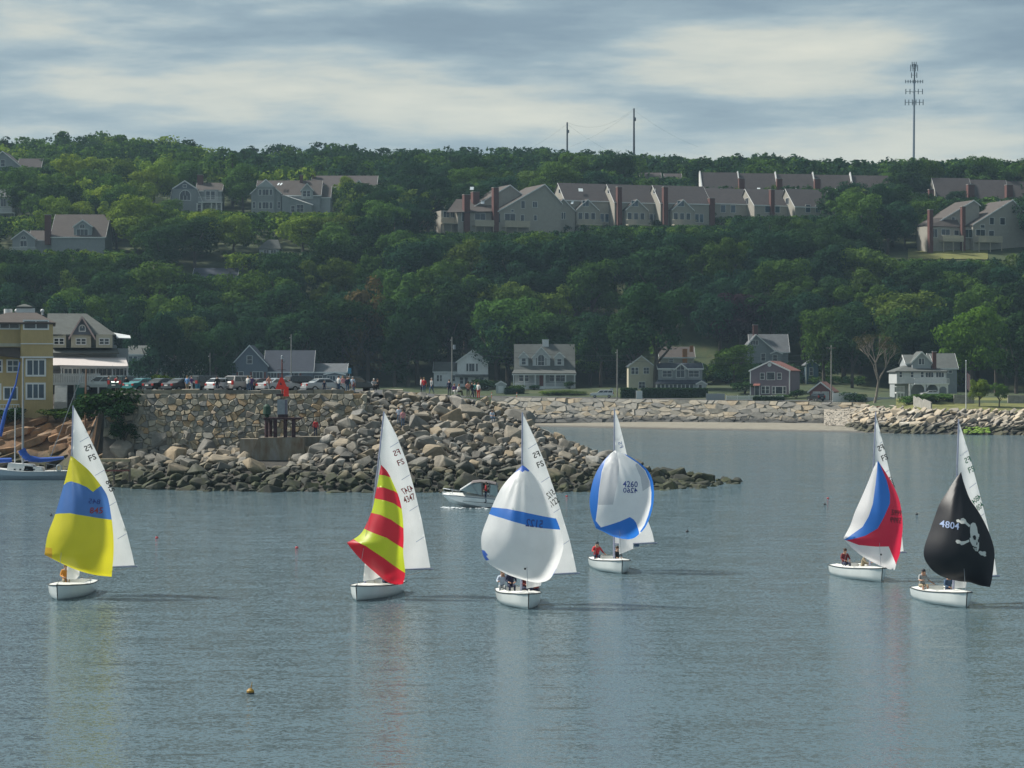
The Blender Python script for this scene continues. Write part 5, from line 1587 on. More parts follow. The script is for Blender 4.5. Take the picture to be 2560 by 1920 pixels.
# dark thicket at the end of the retaining wall, and plants on the wall
for px, Y, z, hh, ww, tone, lab in ((270, 248, 6.4, 3.6, 5.6, 'dark green', 'dark thicket at the top end of the retaining wall'), (225, 262, 6.0, 3.0, 4.4, 'dark green', 'dark bush below the white inn steps'), (300, 246, 6.0, 2.4, 3.2, 'deep bluish green', 'dark bush hanging over the first wall stones'),
    (312, 246, 4.4, 2.0, 2.4, 'dark green', 'dark bush below the thicket at the wall end'), (140, 268, 6.2, 1.3, 3.6, 'olive green', 'low scrub on the ledge below the inn'), (180, 267, 6.0, 1.4, 3.4, 'mid green', 'small green scrub beside the inn steps'), (12, 268, 5.8, 1.8, 3.4, 'dark green', 'dark bush below the ochre building deck')):
    tree('shrub', ((px - CX) / F * Y, Y, z), hh, ww, tone, rng, lab)
def hedge(px0, px1, py_base, hgt, dep, label, Y=None):
    p0 = Vector(at_hill(px0, py_base, Y)); p1 = Vector(at_hill(px1, py_base, p0.y)); L = (p1 - p0).length
    e = thing('hedge', label, 'hedge', p0); q = MB(); r = random.Random(int(px0))
    n = int(L * 150)
    for _ in range(n):
        f = r.random(); x = r.uniform(0, L)
        if f < 0.6: p = Vector((x, -dep / 2 + r.gauss(0, .06), r.uniform(0, hgt))); d = Vector((0, -1, 0.2))
        elif f < 0.9: p = Vector((x, r.uniform(-dep / 2, dep / 2), hgt + r.gauss(0, .07))); d = Vector((0, 0, 1))
        else: p = Vector((r.choice((0, L)), r.uniform(-dep / 2, dep / 2), r.uniform(0, hgt))); d = Vector((1, 0, 0))
        nn = (d + Vector((r.gauss(0, 1), r.gauss(0, 1), r.gauss(0, 1))) * .6).normalized(); u = nn.orthogonal(); v = nn.cross(u)
        q.add([p - u * .2, p - v * .14, p + u * .2, p + v * .14], [(0, 1, 2, 3)])
    o = q.build('foliage', M_leaf, e); o.color = (*TONES['dark green'], 1)
    MB().box(0.1, L - .1, -dep / 2 + .12, dep / 2 - .12, -0.3, hgt - .15).build('inner_branches', plain('hedge_inner', (0.012, 0.022, 0.010), 0.95), e)
hedge(1604, 1768, 996, 2.2, 1.4, 'long dark clipped hedge in front of the arch windowed house')
hedge(1552, 1592, 996, 2.2, 1.4, 'short dark hedge between the utility pole and the white gate post')
hedge(1262, 1310, 986, 1.4, 1.6, 'dark clipped hedge beside the garden shed')
hedge(1884, 1960, 1002, 0.8, 0.9, 'low hedge behind the picket fence')
# ================================================================ PEOPLE (template bodies, one continuous skinned surface each)
def capsule_dist(p, a, b):
    ab = b - a; t = max(0, min(1, (p - a).dot(ab) / max(1e-9, ab.length_squared)))
    return (p - (a + ab * t)).length
POSES = {}
BASEJ = dict(pelvis=(0, 0, .95), chest=(0, .01, 1.28), neck=(0, .01, 1.47), head=(0, -.01, 1.58), crown=(0, -.005, 1.67),
             shL=(-.17, 0, 1.41), elL=(-.25, .03, 1.13), wrL=(-.26, -.07, .90), haL=(-.25, -.10, .82),
             shR=(.17, 0, 1.41), elR=(.25, .03, 1.13), wrR=(.26, -.07, .90), haR=(.25, -.10, .82),
             hiL=(-.09, 0, .90), knL=(-.10, -.02, .50), anL=(-.11, .02, .09), toL=(-.13, -.14, .04),
             hiR=(.09, 0, .90), knR=(.10, -.02, .50), anR=(.11, .02, .09), toR=(.13, -.14, .04))
BONES = [('pelvis', 'chest'), ('chest', 'neck'), ('neck', 'head'), ('head', 'crown')]
for s_ in 'LR':
    BONES += [('chest', 'sh' + s_), ('sh' + s_, 'el' + s_), ('el' + s_, 'wr' + s_), ('wr' + s_, 'ha' + s_), ('pelvis', 'hi' + s_), ('hi' + s_, 'kn' + s_), ('kn' + s_, 'an' + s_), ('an' + s_, 'to' + s_)]
RAD = dict(pelvis=.145, chest=.15, neck=.06, head=.085, crown=.075, sh=.075, el=.048, wr=.034, ha=.04, hi=.095, kn=.062, an=.042, to=.04)
SLOT = {}
for a_, b_ in BONES:
    k = b_[:2]
    SLOT[(a_, b_)] = {'he': 0, 'cr': 0, 'ne': 1, 'ch': 1, 'sh': 1, 'el': 1, 'wr': 4, 'ha': 0, 'hi': 2, 'kn': 2, 'an': 5, 'to': 3}[k]
def body_mesh(name, J):
    J = {k: Vector(v) for k, v in {**BASEJ, **J}.items()}
    names = list(J)
    me = bpy.data.meshes.new(name + '_joints')
    me.from_pydata([J[n] for n in names], [(names.index(a), names.index(b)) for a, b in BONES], [])
    o = bpy.data.objects.new(name, me); col.objects.link(o)
    o.modifiers.new('skin', 'SKIN'); o.modifiers.new('sub', 'SUBSURF').levels = 1
    if not me.skin_vertices:
        bm = bmesh.new(); bm.from_mesh(me); bm.verts.layers.skin.verify(); bm.to_mesh(me); bm.free()
    for i, n in enumerate(names):
        r = RAD.get(n, RAD.get(n[:2])); sv = me.skin_vertices[0].data[i]
        sv.radius = (r * (1.15 if n in ('chest', 'pelvis') else 1.0), r * (0.78 if n in ('chest', 'pelvis') else 1.0)); sv.use_root = (n == 'pelvis')
    dg = bpy.context.evaluated_depsgraph_get()
    out = bpy.data.meshes.new_from_object(o.evaluated_get(dg)); out.name = name
    bpy.data.objects.remove(o); bpy.data.meshes.remove(me)
    vs = [v.co.copy() for v in out.vertices]; fs = [tuple(f.vertices) for f in out.polygons]
    mb = MB(); 
    for f in fs:
        pass
    mb.v = [tuple(v) for v in vs]; mb.f = list(fs); mb.m = []
    for f in fs:
        c = sum((vs[i] for i in f), Vector()) / len(f)
        mb.m.append(SLOT[min(BONES, key=lambda b: capsule_dist(c, J[b[0]], J[b[1]]) - 0.5 * RAD.get(b[1], RAD.get(b[1][:2], .05)))])
    mb.cur = 0
    for s_ in 'LR':                                   # five fingers on each hand, nose and ears on the head
        w, h_ = J['wr' + s_], J['ha' + s_]; d = (h_ - w).normalized(); side = d.cross(Vector((0, 1, 0.1))).normalized(); fr = side.cross(d)
        for i, L in enumerate((.062, .075, .08, .07)):
            p = h_ + side * (.027 * (i - 1.5) * .7) + d * .015
            mb.path([p, p + d * L * .55, p + (d * .8 + fr * .5).normalized() * L], [.0095, .0085, .006], 5)
        p = h_ - d * .02 + fr * .02
        mb.path([p, p + (d * .6 + fr * .8).normalized() * .05], [.011, .008], 5)
    hd = J['head']
    mb.path([hd + Vector((0, -.085, .03)), hd + Vector((0, -.115, .0))], [.012, .016], 5)
    for sx in (-1, 1): mb.ball(hd + Vector((sx * .09, 0, .02)), .014, .025, .035, 6, 4)
    bpy.data.meshes.remove(out)
    m = mb.mesh(name, [None] * 6, True)
    hb = MB(); hb.ball(J['crown'] + Vector((0, .018, .0)), .098, .105, .095, 10, 6)
    hb.v = [v for v in hb.v]
    return m, hb.mesh('hair', None, True), J
PDEF = {
 'stand': {},
 'stand_b': dict(elL=(-.27, -.02, 1.16), wrL=(-.08, -.20, 1.13), haL=(0, -.22, 1.14), elR=(.27, -.02, 1.16), wrR=(.08, -.19, 1.08), haR=(0, -.21, 1.09), knL=(-.13, -.04, .5)),
 'walk': dict(knL=(-.10, -.16, .52), anL=(-.10, -.22, .11), toL=(-.11, -.38, .07), knR=(.10, .06, .49), anR=(.11, .27, .14), toR=(.12, .15, .05), elL=(-.24, .12, 1.15), wrL=(-.22, .14, .92), haL=(-.21, .12, .84), elR=(.24, -.08, 1.15), wrR=(.22, -.22, .97), haR=(.21, -.27, .90)),
 'point': dict(elR=(.30, -.14, 1.30), wrR=(.36, -.34, 1.42), haR=(.38, -.42, 1.46)),
 'sit': dict(pelvis=(0, 0, .12), chest=(0, -.04, .46), neck=(0, -.06, .65), head=(0, -.09, .76), crown=(0, -.09, .85), shL=(-.17, -.04, .59), shR=(.17, -.04, .59), elL=(-.25, -.12, .36), wrL=(-.16, -.34, .30), haL=(-.11, -.40, .28), elR=(.25, -.12, .36), wrR=(.16, -.34, .30), haR=(.11, -.40, .28),
             hiL=(-.09, -.02, .10), knL=(-.12, -.42, .16), anL=(-.12, -.46, -.27), toL=(-.13, -.62, -.32), hiR=(.09, -.02, .10), knR=(.12, -.42, .16), anR=(.12, -.46, -.27), toR=(.13, -.62, -.32)),
 'helm': dict(pelvis=(0, 0, .12), chest=(.02, -.10, .46), neck=(.03, -.14, .64), head=(.03, -.18, .75), crown=(.03, -.18, .84), shL=(-.15, -.10, .59), shR=(.19, -.09, .58), elL=(-.25, -.26, .40), wrL=(-.22, -.48, .40), haL=(-.20, -.56, .41), elR=(.34, -.08, .36), wrR=(.42, -.28, .26), haR=(.45, -.35, .24),
             hiL=(-.09, -.02, .10), knL=(-.12, -.42, .18), anL=(-.12, -.50, -.25), toL=(-.13, -.66, -.29), hiR=(.09, -.02, .10), knR=(.12, -.42, .18), anR=(.12, -.50, -.25), toR=(.13, -.66, -.29)),
}
for k_, v_ in PDEF.items(): POSES[k_] = body_mesh('person_' + k_, v_)
def cl(name, c): return plain('cloth_' + name, c, 0.85, 0.15, 8.0)
CLOTH = dict(red=cl('red', (0.50, 0.03, 0.035)), darkred=cl('darkred', (0.17, 0.025, 0.03)), white=cl('white', (0.68, 0.68, 0.66)), grey=cl('grey', (0.30, 0.32, 0.33)), navy=cl('navy', (0.018, 0.025, 0.06)),
             black=cl('black', (0.012, 0.013, 0.016)), denim=cl('denim', (0.06, 0.11, 0.19)), khaki=cl('khaki', (0.33, 0.27, 0.18)), sky=cl('sky', (0.16, 0.32, 0.58)), pink=cl('pink', (0.55, 0.24, 0.26)),
             teal=cl('teal', (0.06, 0.30, 0.28)), orange=cl('orange', (0.60, 0.25, 0.03)), paleblue=cl('paleblue', (0.45, 0.52, 0.62)), purple=cl('purple', (0.10, 0.04, 0.16)), brown=cl('brown', (0.12, 0.07, 0.045)), salmon=cl('salmon', (0.62, 0.27, 0.20)))
SKIN = [plain('skin_tan', (0.48, 0.27, 0.18), 0.6, 0.08), plain('skin_fair', (0.56, 0.34, 0.25), 0.6, 0.08)]
HAIR = {k: plain('hair_' + k, c, 0.7, 0.2, 30) for k, c in (('brown', (0.05, 0.028, 0.015)), ('black', (0.012, 0.010, 0.009)), ('fair', (0.24, 0.15, 0.06)), ('grey', (0.3, 0.29, 0.28)), ('cap_white', (0.7, 0.7, 0.68)), ('cap_dark', (0.02, 0.022, 0.03)))}
def person(loc, pose, rz, shirt, legs, label, hair='brown', long_sleeve=False, shorts=False, scale=1.0, group=None):
    me, hm, J = POSES[pose]
    o = bpy.data.objects.new('person', me); col.objects.link(o)
    o.location = loc; o.rotation_euler = (0, 0, rz); o.scale = (scale,) * 3
    sk = SKIN[len(label) % 2]
    for i, m in enumerate((sk, CLOTH[shirt], CLOTH[legs], M_black, CLOTH[shirt] if long_sleeve else sk, sk if shorts else CLOTH[legs])):
        o.material_slots[i].link = 'OBJECT'; o.material_slots[i].material = m
    tag(o, label, 'person', group)
    hobj = bpy.data.objects.new('cap' if hair.startswith('cap') else 'hair', hm); col.objects.link(hobj); hobj.parent = o
    hobj.material_slots[0].link = 'OBJECT'; hobj.material_slots[0].material = HAIR[hair]
    return o
# ================================================================ SAILING DINGHIES
C_white = sailcloth('sail_white', (0.85, 0.86, 0.86), 0.58)
C_main = sailcloth('mainsail_white', (0.86, 0.87, 0.86), 0.58)
C_yellow = sailcloth('sail_yellow', (0.72, 0.66, 0.03), 0.55)
C_gold = sailcloth('sail_gold', (0.70, 0.42, 0.03), 0.55)
C_blue = sailcloth('sail_blue', (0.06, 0.17, 0.62), 0.55)
C_royal = sailcloth('sail_royal_blue', (0.03, 0.20, 0.68), 0.55)
C_slate = sailcloth('sail_slate_blue', (0.07, 0.19, 0.52), 0.55)
C_red = sailcloth('sail_red', (0.68, 0.02, 0.045), 0.55)
C_crim = sailcloth('sail_crimson', (0.70, 0.025, 0.07), 0.55)
C_lime = sailcloth('sail_lime', (0.60, 0.72, 0.03), 0.55)
C_white_shaded = sailcloth('sail_white_shaded', (0.55, 0.57, 0.60), 0.55)  # white cloth darkened to paint in the mainsail's shadow
C_black = sailcloth('sail_black', (0.010, 0.011, 0.016), 0.2)
M_num_black = plain('number_black', (0.02, 0.02, 0.022), 0.7)
M_num_red = plain('number_red', (0.30, 0.03, 0.03), 0.7)
M_num_green = plain('number_green', (0.02, 0.20, 0.10), 0.7)
M_num_grey = plain('number_grey', (0.28, 0.36, 0.55), 0.7)
M_num_blue = plain('number_blue', (0.03, 0.06, 0.25), 0.7)
M_hull = plain('hull_gelcoat', (0.66, 0.70, 0.69), 0.25, 0.06, 1.0, coat=0.3)
M_deckw = plain('deck_white', (0.72, 0.73, 0.70), 0.5, 0.06)
M_rail = plain('rub_rail_dark', (0.04, 0.05, 0.055), 0.6)
M_spar = plain('mast_aluminium', (0.42, 0.43, 0.55), 0.4, 0.1, metal=0.5)
M_rope = plain('rope', (0.35, 0.33, 0.28), 0.8)
M_bottom = plain('bottom_paint', (0.02, 0.025, 0.03), 0.6)

def densify(pts, step):
    out = []
    for a, b in zip(pts, pts[1:]):
        n = max(1, int(math.hypot(b[0] - a[0], b[1] - a[1]) / step))
        for i in range(n): out.append((lerp(a[0], b[0], i / n), lerp(a[1], b[1], i / n)))
    out.append(pts[-1]); return out
def smooth_closed(pts, corners=()):
    """Catmull-Rom through the outline, sharp at the given indices"""
    n = len(pts); out = []
    for i in range(n):
        p0, p1, p2, p3 = pts[i - 1], pts[i], pts[(i + 1) % n], pts[(i + 2) % n]
        if i in corners: p0 = p1
        if (i + 1) % n in corners: p3 = p2
        for k in range(6):
            t = k / 6.0; t2, t3 = t * t, t * t * t
            out.append(tuple(0.5 * (2 * p1[j] + (p2[j] - p0[j]) * t + (2 * p0[j] - 5 * p1[j] + 4 * p2[j] - p3[j]) * t2 + (3 * p1[j] - p0[j] - 3 * p2[j] + p3[j]) * t3) for j in (0, 1)))
    return out
def inside(poly, x, y):
    c = False; j = len(poly) - 1
    for i in range(len(poly)):
        xi, yi = poly[i]; xj, yj = poly[j]
        if (yi > y) != (yj > y) and x < (xj - xi) * (y - yi) / (yj - yi) + xi: c = not c
        j = i
    return c
def span(poly, y):
    xs = []
    for i in range(len(poly)):
        (x0, y0), (x1, y1) = poly[i - 1], poly[i]
        if (y0 > y) != (y1 > y): xs.append(x0 + (x1 - x0) * (y - y0) / (y1 - y0))
    return (min(xs), max(xs)) if len(xs) >= 2 else None

TXT = {}
def text_shape(s):
    if s in TXT: return TXT[s]
    cu = bpy.data.curves.new('lettering', 'FONT'); cu.body = s; cu.size = 1.0; cu.resolution_u = 2; cu.offset = 0.012
    o = bpy.data.objects.new('lettering', cu); col.objects.link(o)
    dg = bpy.context.evaluated_depsgraph_get()
    me = bpy.data.meshes.new_from_object(o.evaluated_get(dg))
    v = [(p.co.x, p.co.y) for p in me.vertices]; f = [tuple(q.vertices) for q in me.polygons]
    bpy.data.objects.remove(o); bpy.data.curves.remove(cu); bpy.data.meshes.remove(me)
    x0, x1 = min(a for a, _ in v), max(a for a, _ in v); y0, y1 = min(b for _, b in v), max(b for _, b in v)
    v = [((a - x0) / (x1 - x0), (b - y0) / (y1 - y0)) for a, b in v]
    TXT[s] = (v, f); return TXT[s]

class Boat:
    def __init__(s, label, cx, wl, yaw, name='sailing_dinghy', group=None):
        s.Y = F * CH / (wl - HY); s.k = F / s.Y; s.cx = cx; s.wl = wl
        s.root = thing(name, label, 'sailboat', ((cx - CX) / F * s.Y, s.Y, 0), 0, group)
        s.M = Matrix.Rotation(R(yaw), 4, 'Z')          # hull heading: 0 = bow at the viewer
        s.yaw = yaw
    def x(s, px): return (px - s.cx) / s.k
    def z(s, py): return (s.wl - py) / s.k
    def part(s, mb, name, mat, smooth=False, parent=None, hull=True):
        if hull: mb.v = [tuple(s.M @ Vector(v)) for v in mb.v]
        return mb.build(name, mat, parent or s.root, smooth=smooth)
    def hull(s, L=5.6, beam=2.0):
        st = []; n = 18
        for i in range(n + 1):
            t = i / n                                   # 0 stern .. 1 bow
            y = L * (0.5 - t)
            hb = beam / 2 * (0.80 + 0.20 * math.sin(min(1, t / 0.42) * math.pi / 2)) if t < 0.42 else beam / 2 * max(0.0, 1 - ((t - 0.42) / 0.58) ** 2.3) ** 0.78
            hb = max(hb, 0.025)
            zs = 0.52 + 0.22 * t ** 2.2                  # sheer height
            keel = -0.16 + 0.14 * t ** 3 if t < 0.97 else 0.0
            st.append((y, hb, zs, keel))
        prof = [(0, 0), (0.55, 0.05), (0.84, 0.22), (0.94, 0.5), (1.0, 1.0)]
        m = MB(); ring = []
        for y, hb, zs, kz in st:
            r = []
            for sx in (-1, 1):
                for u, v in (prof[::-1] if sx < 0 else prof[1:]): r.append((sx * u * hb, y - 0.16 * v * (1 if y < -L * .35 else 0), lerp(kz, zs, v)))
            ring.append(r)
        w = len(ring[0]); vs = [p for r in ring for p in r]; fs = []
        for i in range(n):
            for j in range(w - 1): fs.append((i * w + j, i * w + j + 1, (i + 1) * w + j + 1, (i + 1) * w + j))
        fs.append(tuple(range(w)))
        m.add(vs, fs)
        hl = s.part(m, 'hull', M_hull, True)
        dk = MB(); dv = []; cw = []
        for i, (y, hb, zs, kz) in enumerate(st):
            yy = ring[i][0][1]; t = i / n
            ck = 0.62 if 0.10 < t < 0.60 else 0.0
            dv.append([(-hb, yy, zs), (-hb * ck, yy, zs + 0.07), (hb * ck, yy, zs + 0.07), (hb, yy, zs)])
        vs = [p for r in dv for p in r]; fs = []
        for i in range(n):
            t0, t1 = i / n, (i + 1) / n
            for j in (0, 1, 2):
                if j == 1 and 0.10 < t0 and t1 < 0.60: continue
                fs.append((i * 4 + j, i * 4 + j + 1, i * 4 + 5 + j, i * 4 + 4 + j))
        dk.add(vs, fs)
        s.part(dk, 'deck', M_deckw)
        ck = MB(); ys = [p[0][1] for p in ring if True]
        y0, y1 = L * (0.5 - 0.14), L * (0.5 - 0.58)
        ck.add([(-.62, y1, .10), (.62, y1, .10), (.62, y0, .10), (-.62, y0, .10)], [(0, 1, 2, 3)])
        for a, b in (((-.63, y1), (-.63, y0)), ((.63, y0), (.63, y1)), ((-.63, y0), (.63, y0)), ((.63, y1), (-.63, y1))):
            ck.add([(*a, .1), (*b, .1), (*b, .64), (*a, .64)], [(0, 1, 2, 3)])
        s.part(ck, 'cockpit', M_deckw)
        rl = MB()
        for k in (0, w - 1): rl.path([Vector(r[k]) for r in ring], 0.028, 6)
        rl.tube(ring[0][0], ring[0][-1], 0.028, None, 6)
        s.part(rl, 'rub_rail', M_rail)
        bt = MB()                                       # boot stripe at the waterline
        rd = MB().box(-.02, .02, L * .5 + .02, L * .5 + .32, -.5, .55); s.part(rd, 'rudder', M_deckw)
        tl = MB().tube((0, L * .5 + .1, .62), (0.12, L * .5 - 1.1, .72), .02); s.part(tl, 'tiller', M_wood)
        return hl
    def mast(s, top, base, deckpx=None):
        a = Vector((s.x(base[0]), 0, s.z(base[1]) - 0.2)); b = Vector((s.x(top[0]), 0, s.z(top[1])))
        MB().tube(a, b, 0.055, 0.035, 8).build('mast', M_spar, s.root)
        s.mb, s.mt = a, b
        bow = s.M @ Vector((0, -2.75, .74)); p = a.lerp(b, .74)
        m = MB()
        m.tube(p, bow, .012, None, 4)
        for sx in (-1, 1): m.tube(a.lerp(b, .76), s.M @ Vector((sx * .95, .25, .58)), .010, None, 4)
        m.build('rigging', M_galv, s.root)
    def mastx(s, py): 
        t = (s.z(py) - s.mb.z) / (s.mt.z - s.mb.z); return lerp(s.mb.x, s.mt.x, t)
    def make_surface(s, outline, panels, depth, base_mat, name, step=6.0):
        """outline and panel polygons in photo pixels at the boat's distance; depth(px, py) -> y"""
        xs = [p[0] for p in outline]; ys = [p[1] for p in outline]
        V = []; E = []
        def loop(poly, closed=True):
            q = densify(poly + [poly[0]] if closed else poly, step)[: -1 if closed else None]
            o = len(V); V.extend(Vector((a, b)) for a, b in q)
            E.extend((o + i, o + i + 1) for i in range(len(q) - 1))
            if closed: E.append((o + len(q) - 1, o))
        loop(outline)
        for mat, poly in panels: loop(poly)
        y = min(ys) + step / 2; r = 0
        while y < max(ys):
            x = min(xs) + (step / 2 if r % 2 else 0)
            while x < max(xs):
                if inside(outline, x, y): V.append(Vector((x, y)))
                x += step
            y += step * .87; r += 1
        vo, eo, fo = delaunay_2d_cdt(V, E, [], 0, 1e-4)[:3]
        groups = {}
        for f in fo:
            cx_ = sum(vo[i][0] for i in f) / 3; cy_ = sum(vo[i][1] for i in f) / 3
            if not inside(outline, cx_, cy_): continue
            gi = -1
            for i, (mat, poly) in enumerate(panels):
                if inside(poly, cx_, cy_): gi = i; break
            groups.setdefault(gi, []).append(f)
        root = None
        for gi in sorted(groups):
            used = {}; m = MB(); vs = []; fs = []
            for f in groups[gi]:
                ff = []
                for i in f:
                    if i not in used:
                        used[i] = len(vs); px, py = vo[i]; vs.append((s.x(px), depth(px, py), s.z(py)))
                    ff.append(used[i])
                fs.append(tuple(ff))
            m.add(vs, fs)
            mat = base_mat if gi < 0 else panels[gi][0]
            o = m.build(name if root is None else 'colour_panel', mat, root or s.root, smooth=True)
            if root is None: root = o
        return root
    def spinnaker(s, outline, corners, panels, base_mat, bulge=1.25, front=-0.9, seed=0, wr=0.045):
        out = smooth_closed(outline, corners)
        y0 = min(p[1] for p in out); y1 = max(p[1] for p in out); hx = outline[0][0]
        wmax = max((span(out, lerp(y0, y1, i / 20.0)) or (0, 0))[1] - (span(out, lerp(y0, y1, i / 20.0)) or (0, 0))[0] for i in range(1, 20))
        def depth(px, py):
            t = min(1, max(0, (py - y0) / (y1 - y0)))
            sp = span(out, min(max(py, y0 + .5), y1 - .5)) or (px - 1, px + 1)
            w = max(2.0, sp[1] - sp[0]); u = max(-1, min(1, (px - sp[0]) / w * 2 - 1))
            b = bulge * (w / wmax) ** 0.7 * (1 - abs(u) ** 2.2) * (0.35 + 0.65 * math.sin(math.pi * min(1, 0.12 + t * 0.80)))
            ang = math.atan2(px - hx, py - y0 + 12); wrk = wr * math.sin(ang * 26 + seed) * (1 - t) ** 1.5 * min(1, t * 8)
            cl_ = wr * 0.9 * math.sin(math.atan2(py - y1, px - sp[0] + 30) * 20 + seed) * sstep(.55, 1, t) * (1 - abs(u))
            nn = 0.05 * noise.noise(Vector((px * .02 + seed, py * .014, 0)))
            return front - 0.5 * t - b + wrk + cl_ + nn
        s.sd = depth
        return s.make_surface(out, panels, depth, base_mat, 'spinnaker')
    def lettering(s, text, cx, cy, w, h, depth, mat, parent, ang=0.0, mirror=False, flip=False, off=0.03):
        v, f = text_shape(text); m = MB(); vs = []
        ca, sa = math.cos(R(ang)), math.sin(R(ang))
        for a, b in v:
            a -= .5; b -= .5
            if mirror: a = -a
            if flip: b = -b
            dx, dy = a * w, -b * h
            px, py = cx + dx * ca - dy * sa, cy + dx * sa + dy * ca
            vs.append((s.x(px), depth(px, py) - off, s.z(py)))
        m.add(vs, f); return m.build('sail_number', mat, parent)
    def mainsail(s, leech, clew, battens=True, foot_y=None):
        head = leech[0]
        luff = [(s.cx + s.mastx(py) * s.k, py) for py in (clew[1] + 2, lerp(clew[1], head[1], .5))]
        out = leech + [clew] + luff
        x0 = out[-2][0]; yt, yb = head[1], clew[1]
        def depth(px, py):
            t = (py - yt) / (yb - yt); mx = s.cx + s.mastx(py) * s.k
            d = (px - mx) / s.k; wd = max(.3, (clew[0] - x0) / s.k * max(.05, t)); u = max(0, min(1, d / wd))
            return 0.10 + 0.30 * d - 0.18 * math.sin(math.pi * min(1, u)) * min(1, t * 2) + 0.03 * noise.noise(Vector((px * .03, py * .02, 5)))
        s.md = depth
        o = s.make_surface(out, [], depth, C_main, 'mainsail', 8.0)
        if battens:
            for t in (0.19, 0.40, 0.60, 0.80):
                py = lerp(yt, yb, t); sp = span(out, py)
                if not sp: continue
                m = MB(); a = (sp[1] - 1, py); b = (sp[1] - 22, py + 13)
                q = []
                for px_, py_, o_ in ((*a, -.7), (*b, -.7), (*b, .7), (*a, .7)): q.append((s.x(px_), depth(px_, py_) - .015, s.z(py_ + o_)))
                m.add(q, [(0, 1, 2, 3)]); m.build('batten', M_num_grey, o)
        bm_ = MB().tube((s.x(x0), depth(x0, yb), s.z(yb + 3)), (s.x(clew[0] + 7), depth(clew[0], yb), s.z(yb + 3)), .04)
        bm_.build('boom', M_spar, s.root)
        sh = MB().tube((s.x(clew[0] + 4), depth(clew[0], yb), s.z(yb + 3)), s.M @ Vector((0.2, 2.3, .6)), .012, None, 4); sh.build('mainsheet', M_rope, s.root)
        return o
    def jib(s, poly, mat=C_white):
        def depth(px, py): return -0.45 - 0.10 * math.sin((px - poly[0][0]) * .08)
        return s.make_surface(poly, [], depth, mat, 'jib', 8.0)
    def pole(s, a, b):
        MB().tube((s.x(a[0]), -0.1, s.z(a[1])), (s.x(b[0]), s.sd(*b) + .05, s.z(b[1])), .028, None, 6).build('spinnaker_pole', M_spar, s.root)

def emblem(b, cx, cy, mat, parent, ang=-22):
    """the class letters, one mirrored for the back of the cloth"""
    b.lettering('FS', cx - 6, cy - 12, 17, 15, b.md, mat, parent, ang, True)
    b.lettering('FS', cx + 4, cy + 12, 17, 15, b.md, mat, parent, ang)

# --- yellow and blue
b = Boat('dinghy under a yellow spinnaker with a broad blue band', 176, 1488, -2)
b.hull(); b.mast((183, 1014), (170, 1450))
mo = b.mainsail([(183, 1016), (203, 1055), (223, 1098), (255.5, 1172), (282.5, 1250), (309.5, 1334), (322, 1385)], (328, 1417))
sp = b.spinnaker([(185, 1138), (178, 1172), (168, 1213), (149, 1282), (131, 1334), (124, 1382), (169, 1404), (208, 1420.5), (252, 1432), (291, 1436), (295, 1378), (294, 1338), (289, 1294), (279, 1243), (262, 1213), (232, 1176), (196, 1145)], (0, 5, 9),
    [(C_slate, [(140, 1216), (168, 1211), (180, 1203), (192, 1200), (215, 1206), (232, 1214), (247, 1226), (262, 1211), (300, 1180), (310, 1300), (290, 1296), (242, 1285), (195, 1277), (165, 1279), (149, 1282), (130, 1284)]),
     (C_gold, [(110, 1363), (146, 1364), (148, 1380), (140, 1400), (110, 1400)])], C_yellow, 1.2, seed=1)
b.lettering('845', 257, 1271, 28, 15, b.sd, M_num_red, sp, 3); b.lettering('845', 252, 1249, 26, 12, b.sd, M_num_blue, sp, 8, True)
b.jib([(172, 1402), (204, 1418), (203, 1437), (195, 1446), (171, 1446)])
emblem(b, 224, 1132, M_num_black, mo); b.lettering('845', 270, 1216, 30, 13, b.md, M_num_black, mo, 66)
b.pole((176, 1400), (126, 1381))
person(b.root.location + Vector((b.x(161), 0.3, .60)), 'sit', 0.3, 'orange', 'khaki', 'person in an orange jacket crouched below the yellow and blue spinnaker', 'fair', True)
# --- red and lime stripes
b = Boat('dinghy under a red and lime striped spinnaker', 936, 1490, -14)
b.hull(); b.mast((960, 1029), (912, 1452))
mo = b.mainsail([(961, 1031), (989, 1085), (1016, 1155.5), (1036, 1230), (1053, 1304), (1066, 1375)], (1074, 1423))
def stripe(c0, c1): return [(c0[0][0] - 60, c0[0][1] - 6)] + c0 + [(c0[-1][0] + 40, c0[-1][1] + 25), (c1[-1][0] + 40, c1[-1][1] + 25)] + c1[::-1] + [(c1[0][0] - 60, c1[0][1] - 6)]
c2 = [(951, 1185), (965, 1186), (977, 1191)]; c3 = [(945, 1214.5), (965, 1216), (989, 1225), (999, 1233)]; c4 = [(938, 1243), (965, 1246.6), (989, 1255), (1005.6, 1268.6)]
c5 = [(933, 1278.7), (955, 1282), (982, 1294), (1012.4, 1317.5)]; c6 = [(913, 1317.5), (938, 1326), (972, 1338), (1009, 1365)]; c7 = [(889, 1344), (921, 1358), (965, 1388), (989, 1407), (1016.4, 1427)]
sp = b.spinnaker([(955, 1160), (950, 1189), (943, 1226), (935, 1267), (923, 1299), (908, 1327.6), (887.5, 1344), (871, 1352), (887.5, 1373), (911, 1398.5), (941.5, 1425.5), (968.5, 1447), (992, 1455), (1010.7, 1454), (1016, 1425.5), (1011, 1378), (1012, 1338), (1009, 1284), (1000.5, 1243), (987, 1209.5), (972, 1179)], (0, 7, 13),
    [(C_lime, stripe(c2, c3)), (C_lime, stripe(c4, c5)), (C_lime, stripe(c6, c7))], C_red, 0.95, seed=2)
b.jib([(914, 1402), (940, 1425), (957, 1439), (935, 1447), (909, 1451)])
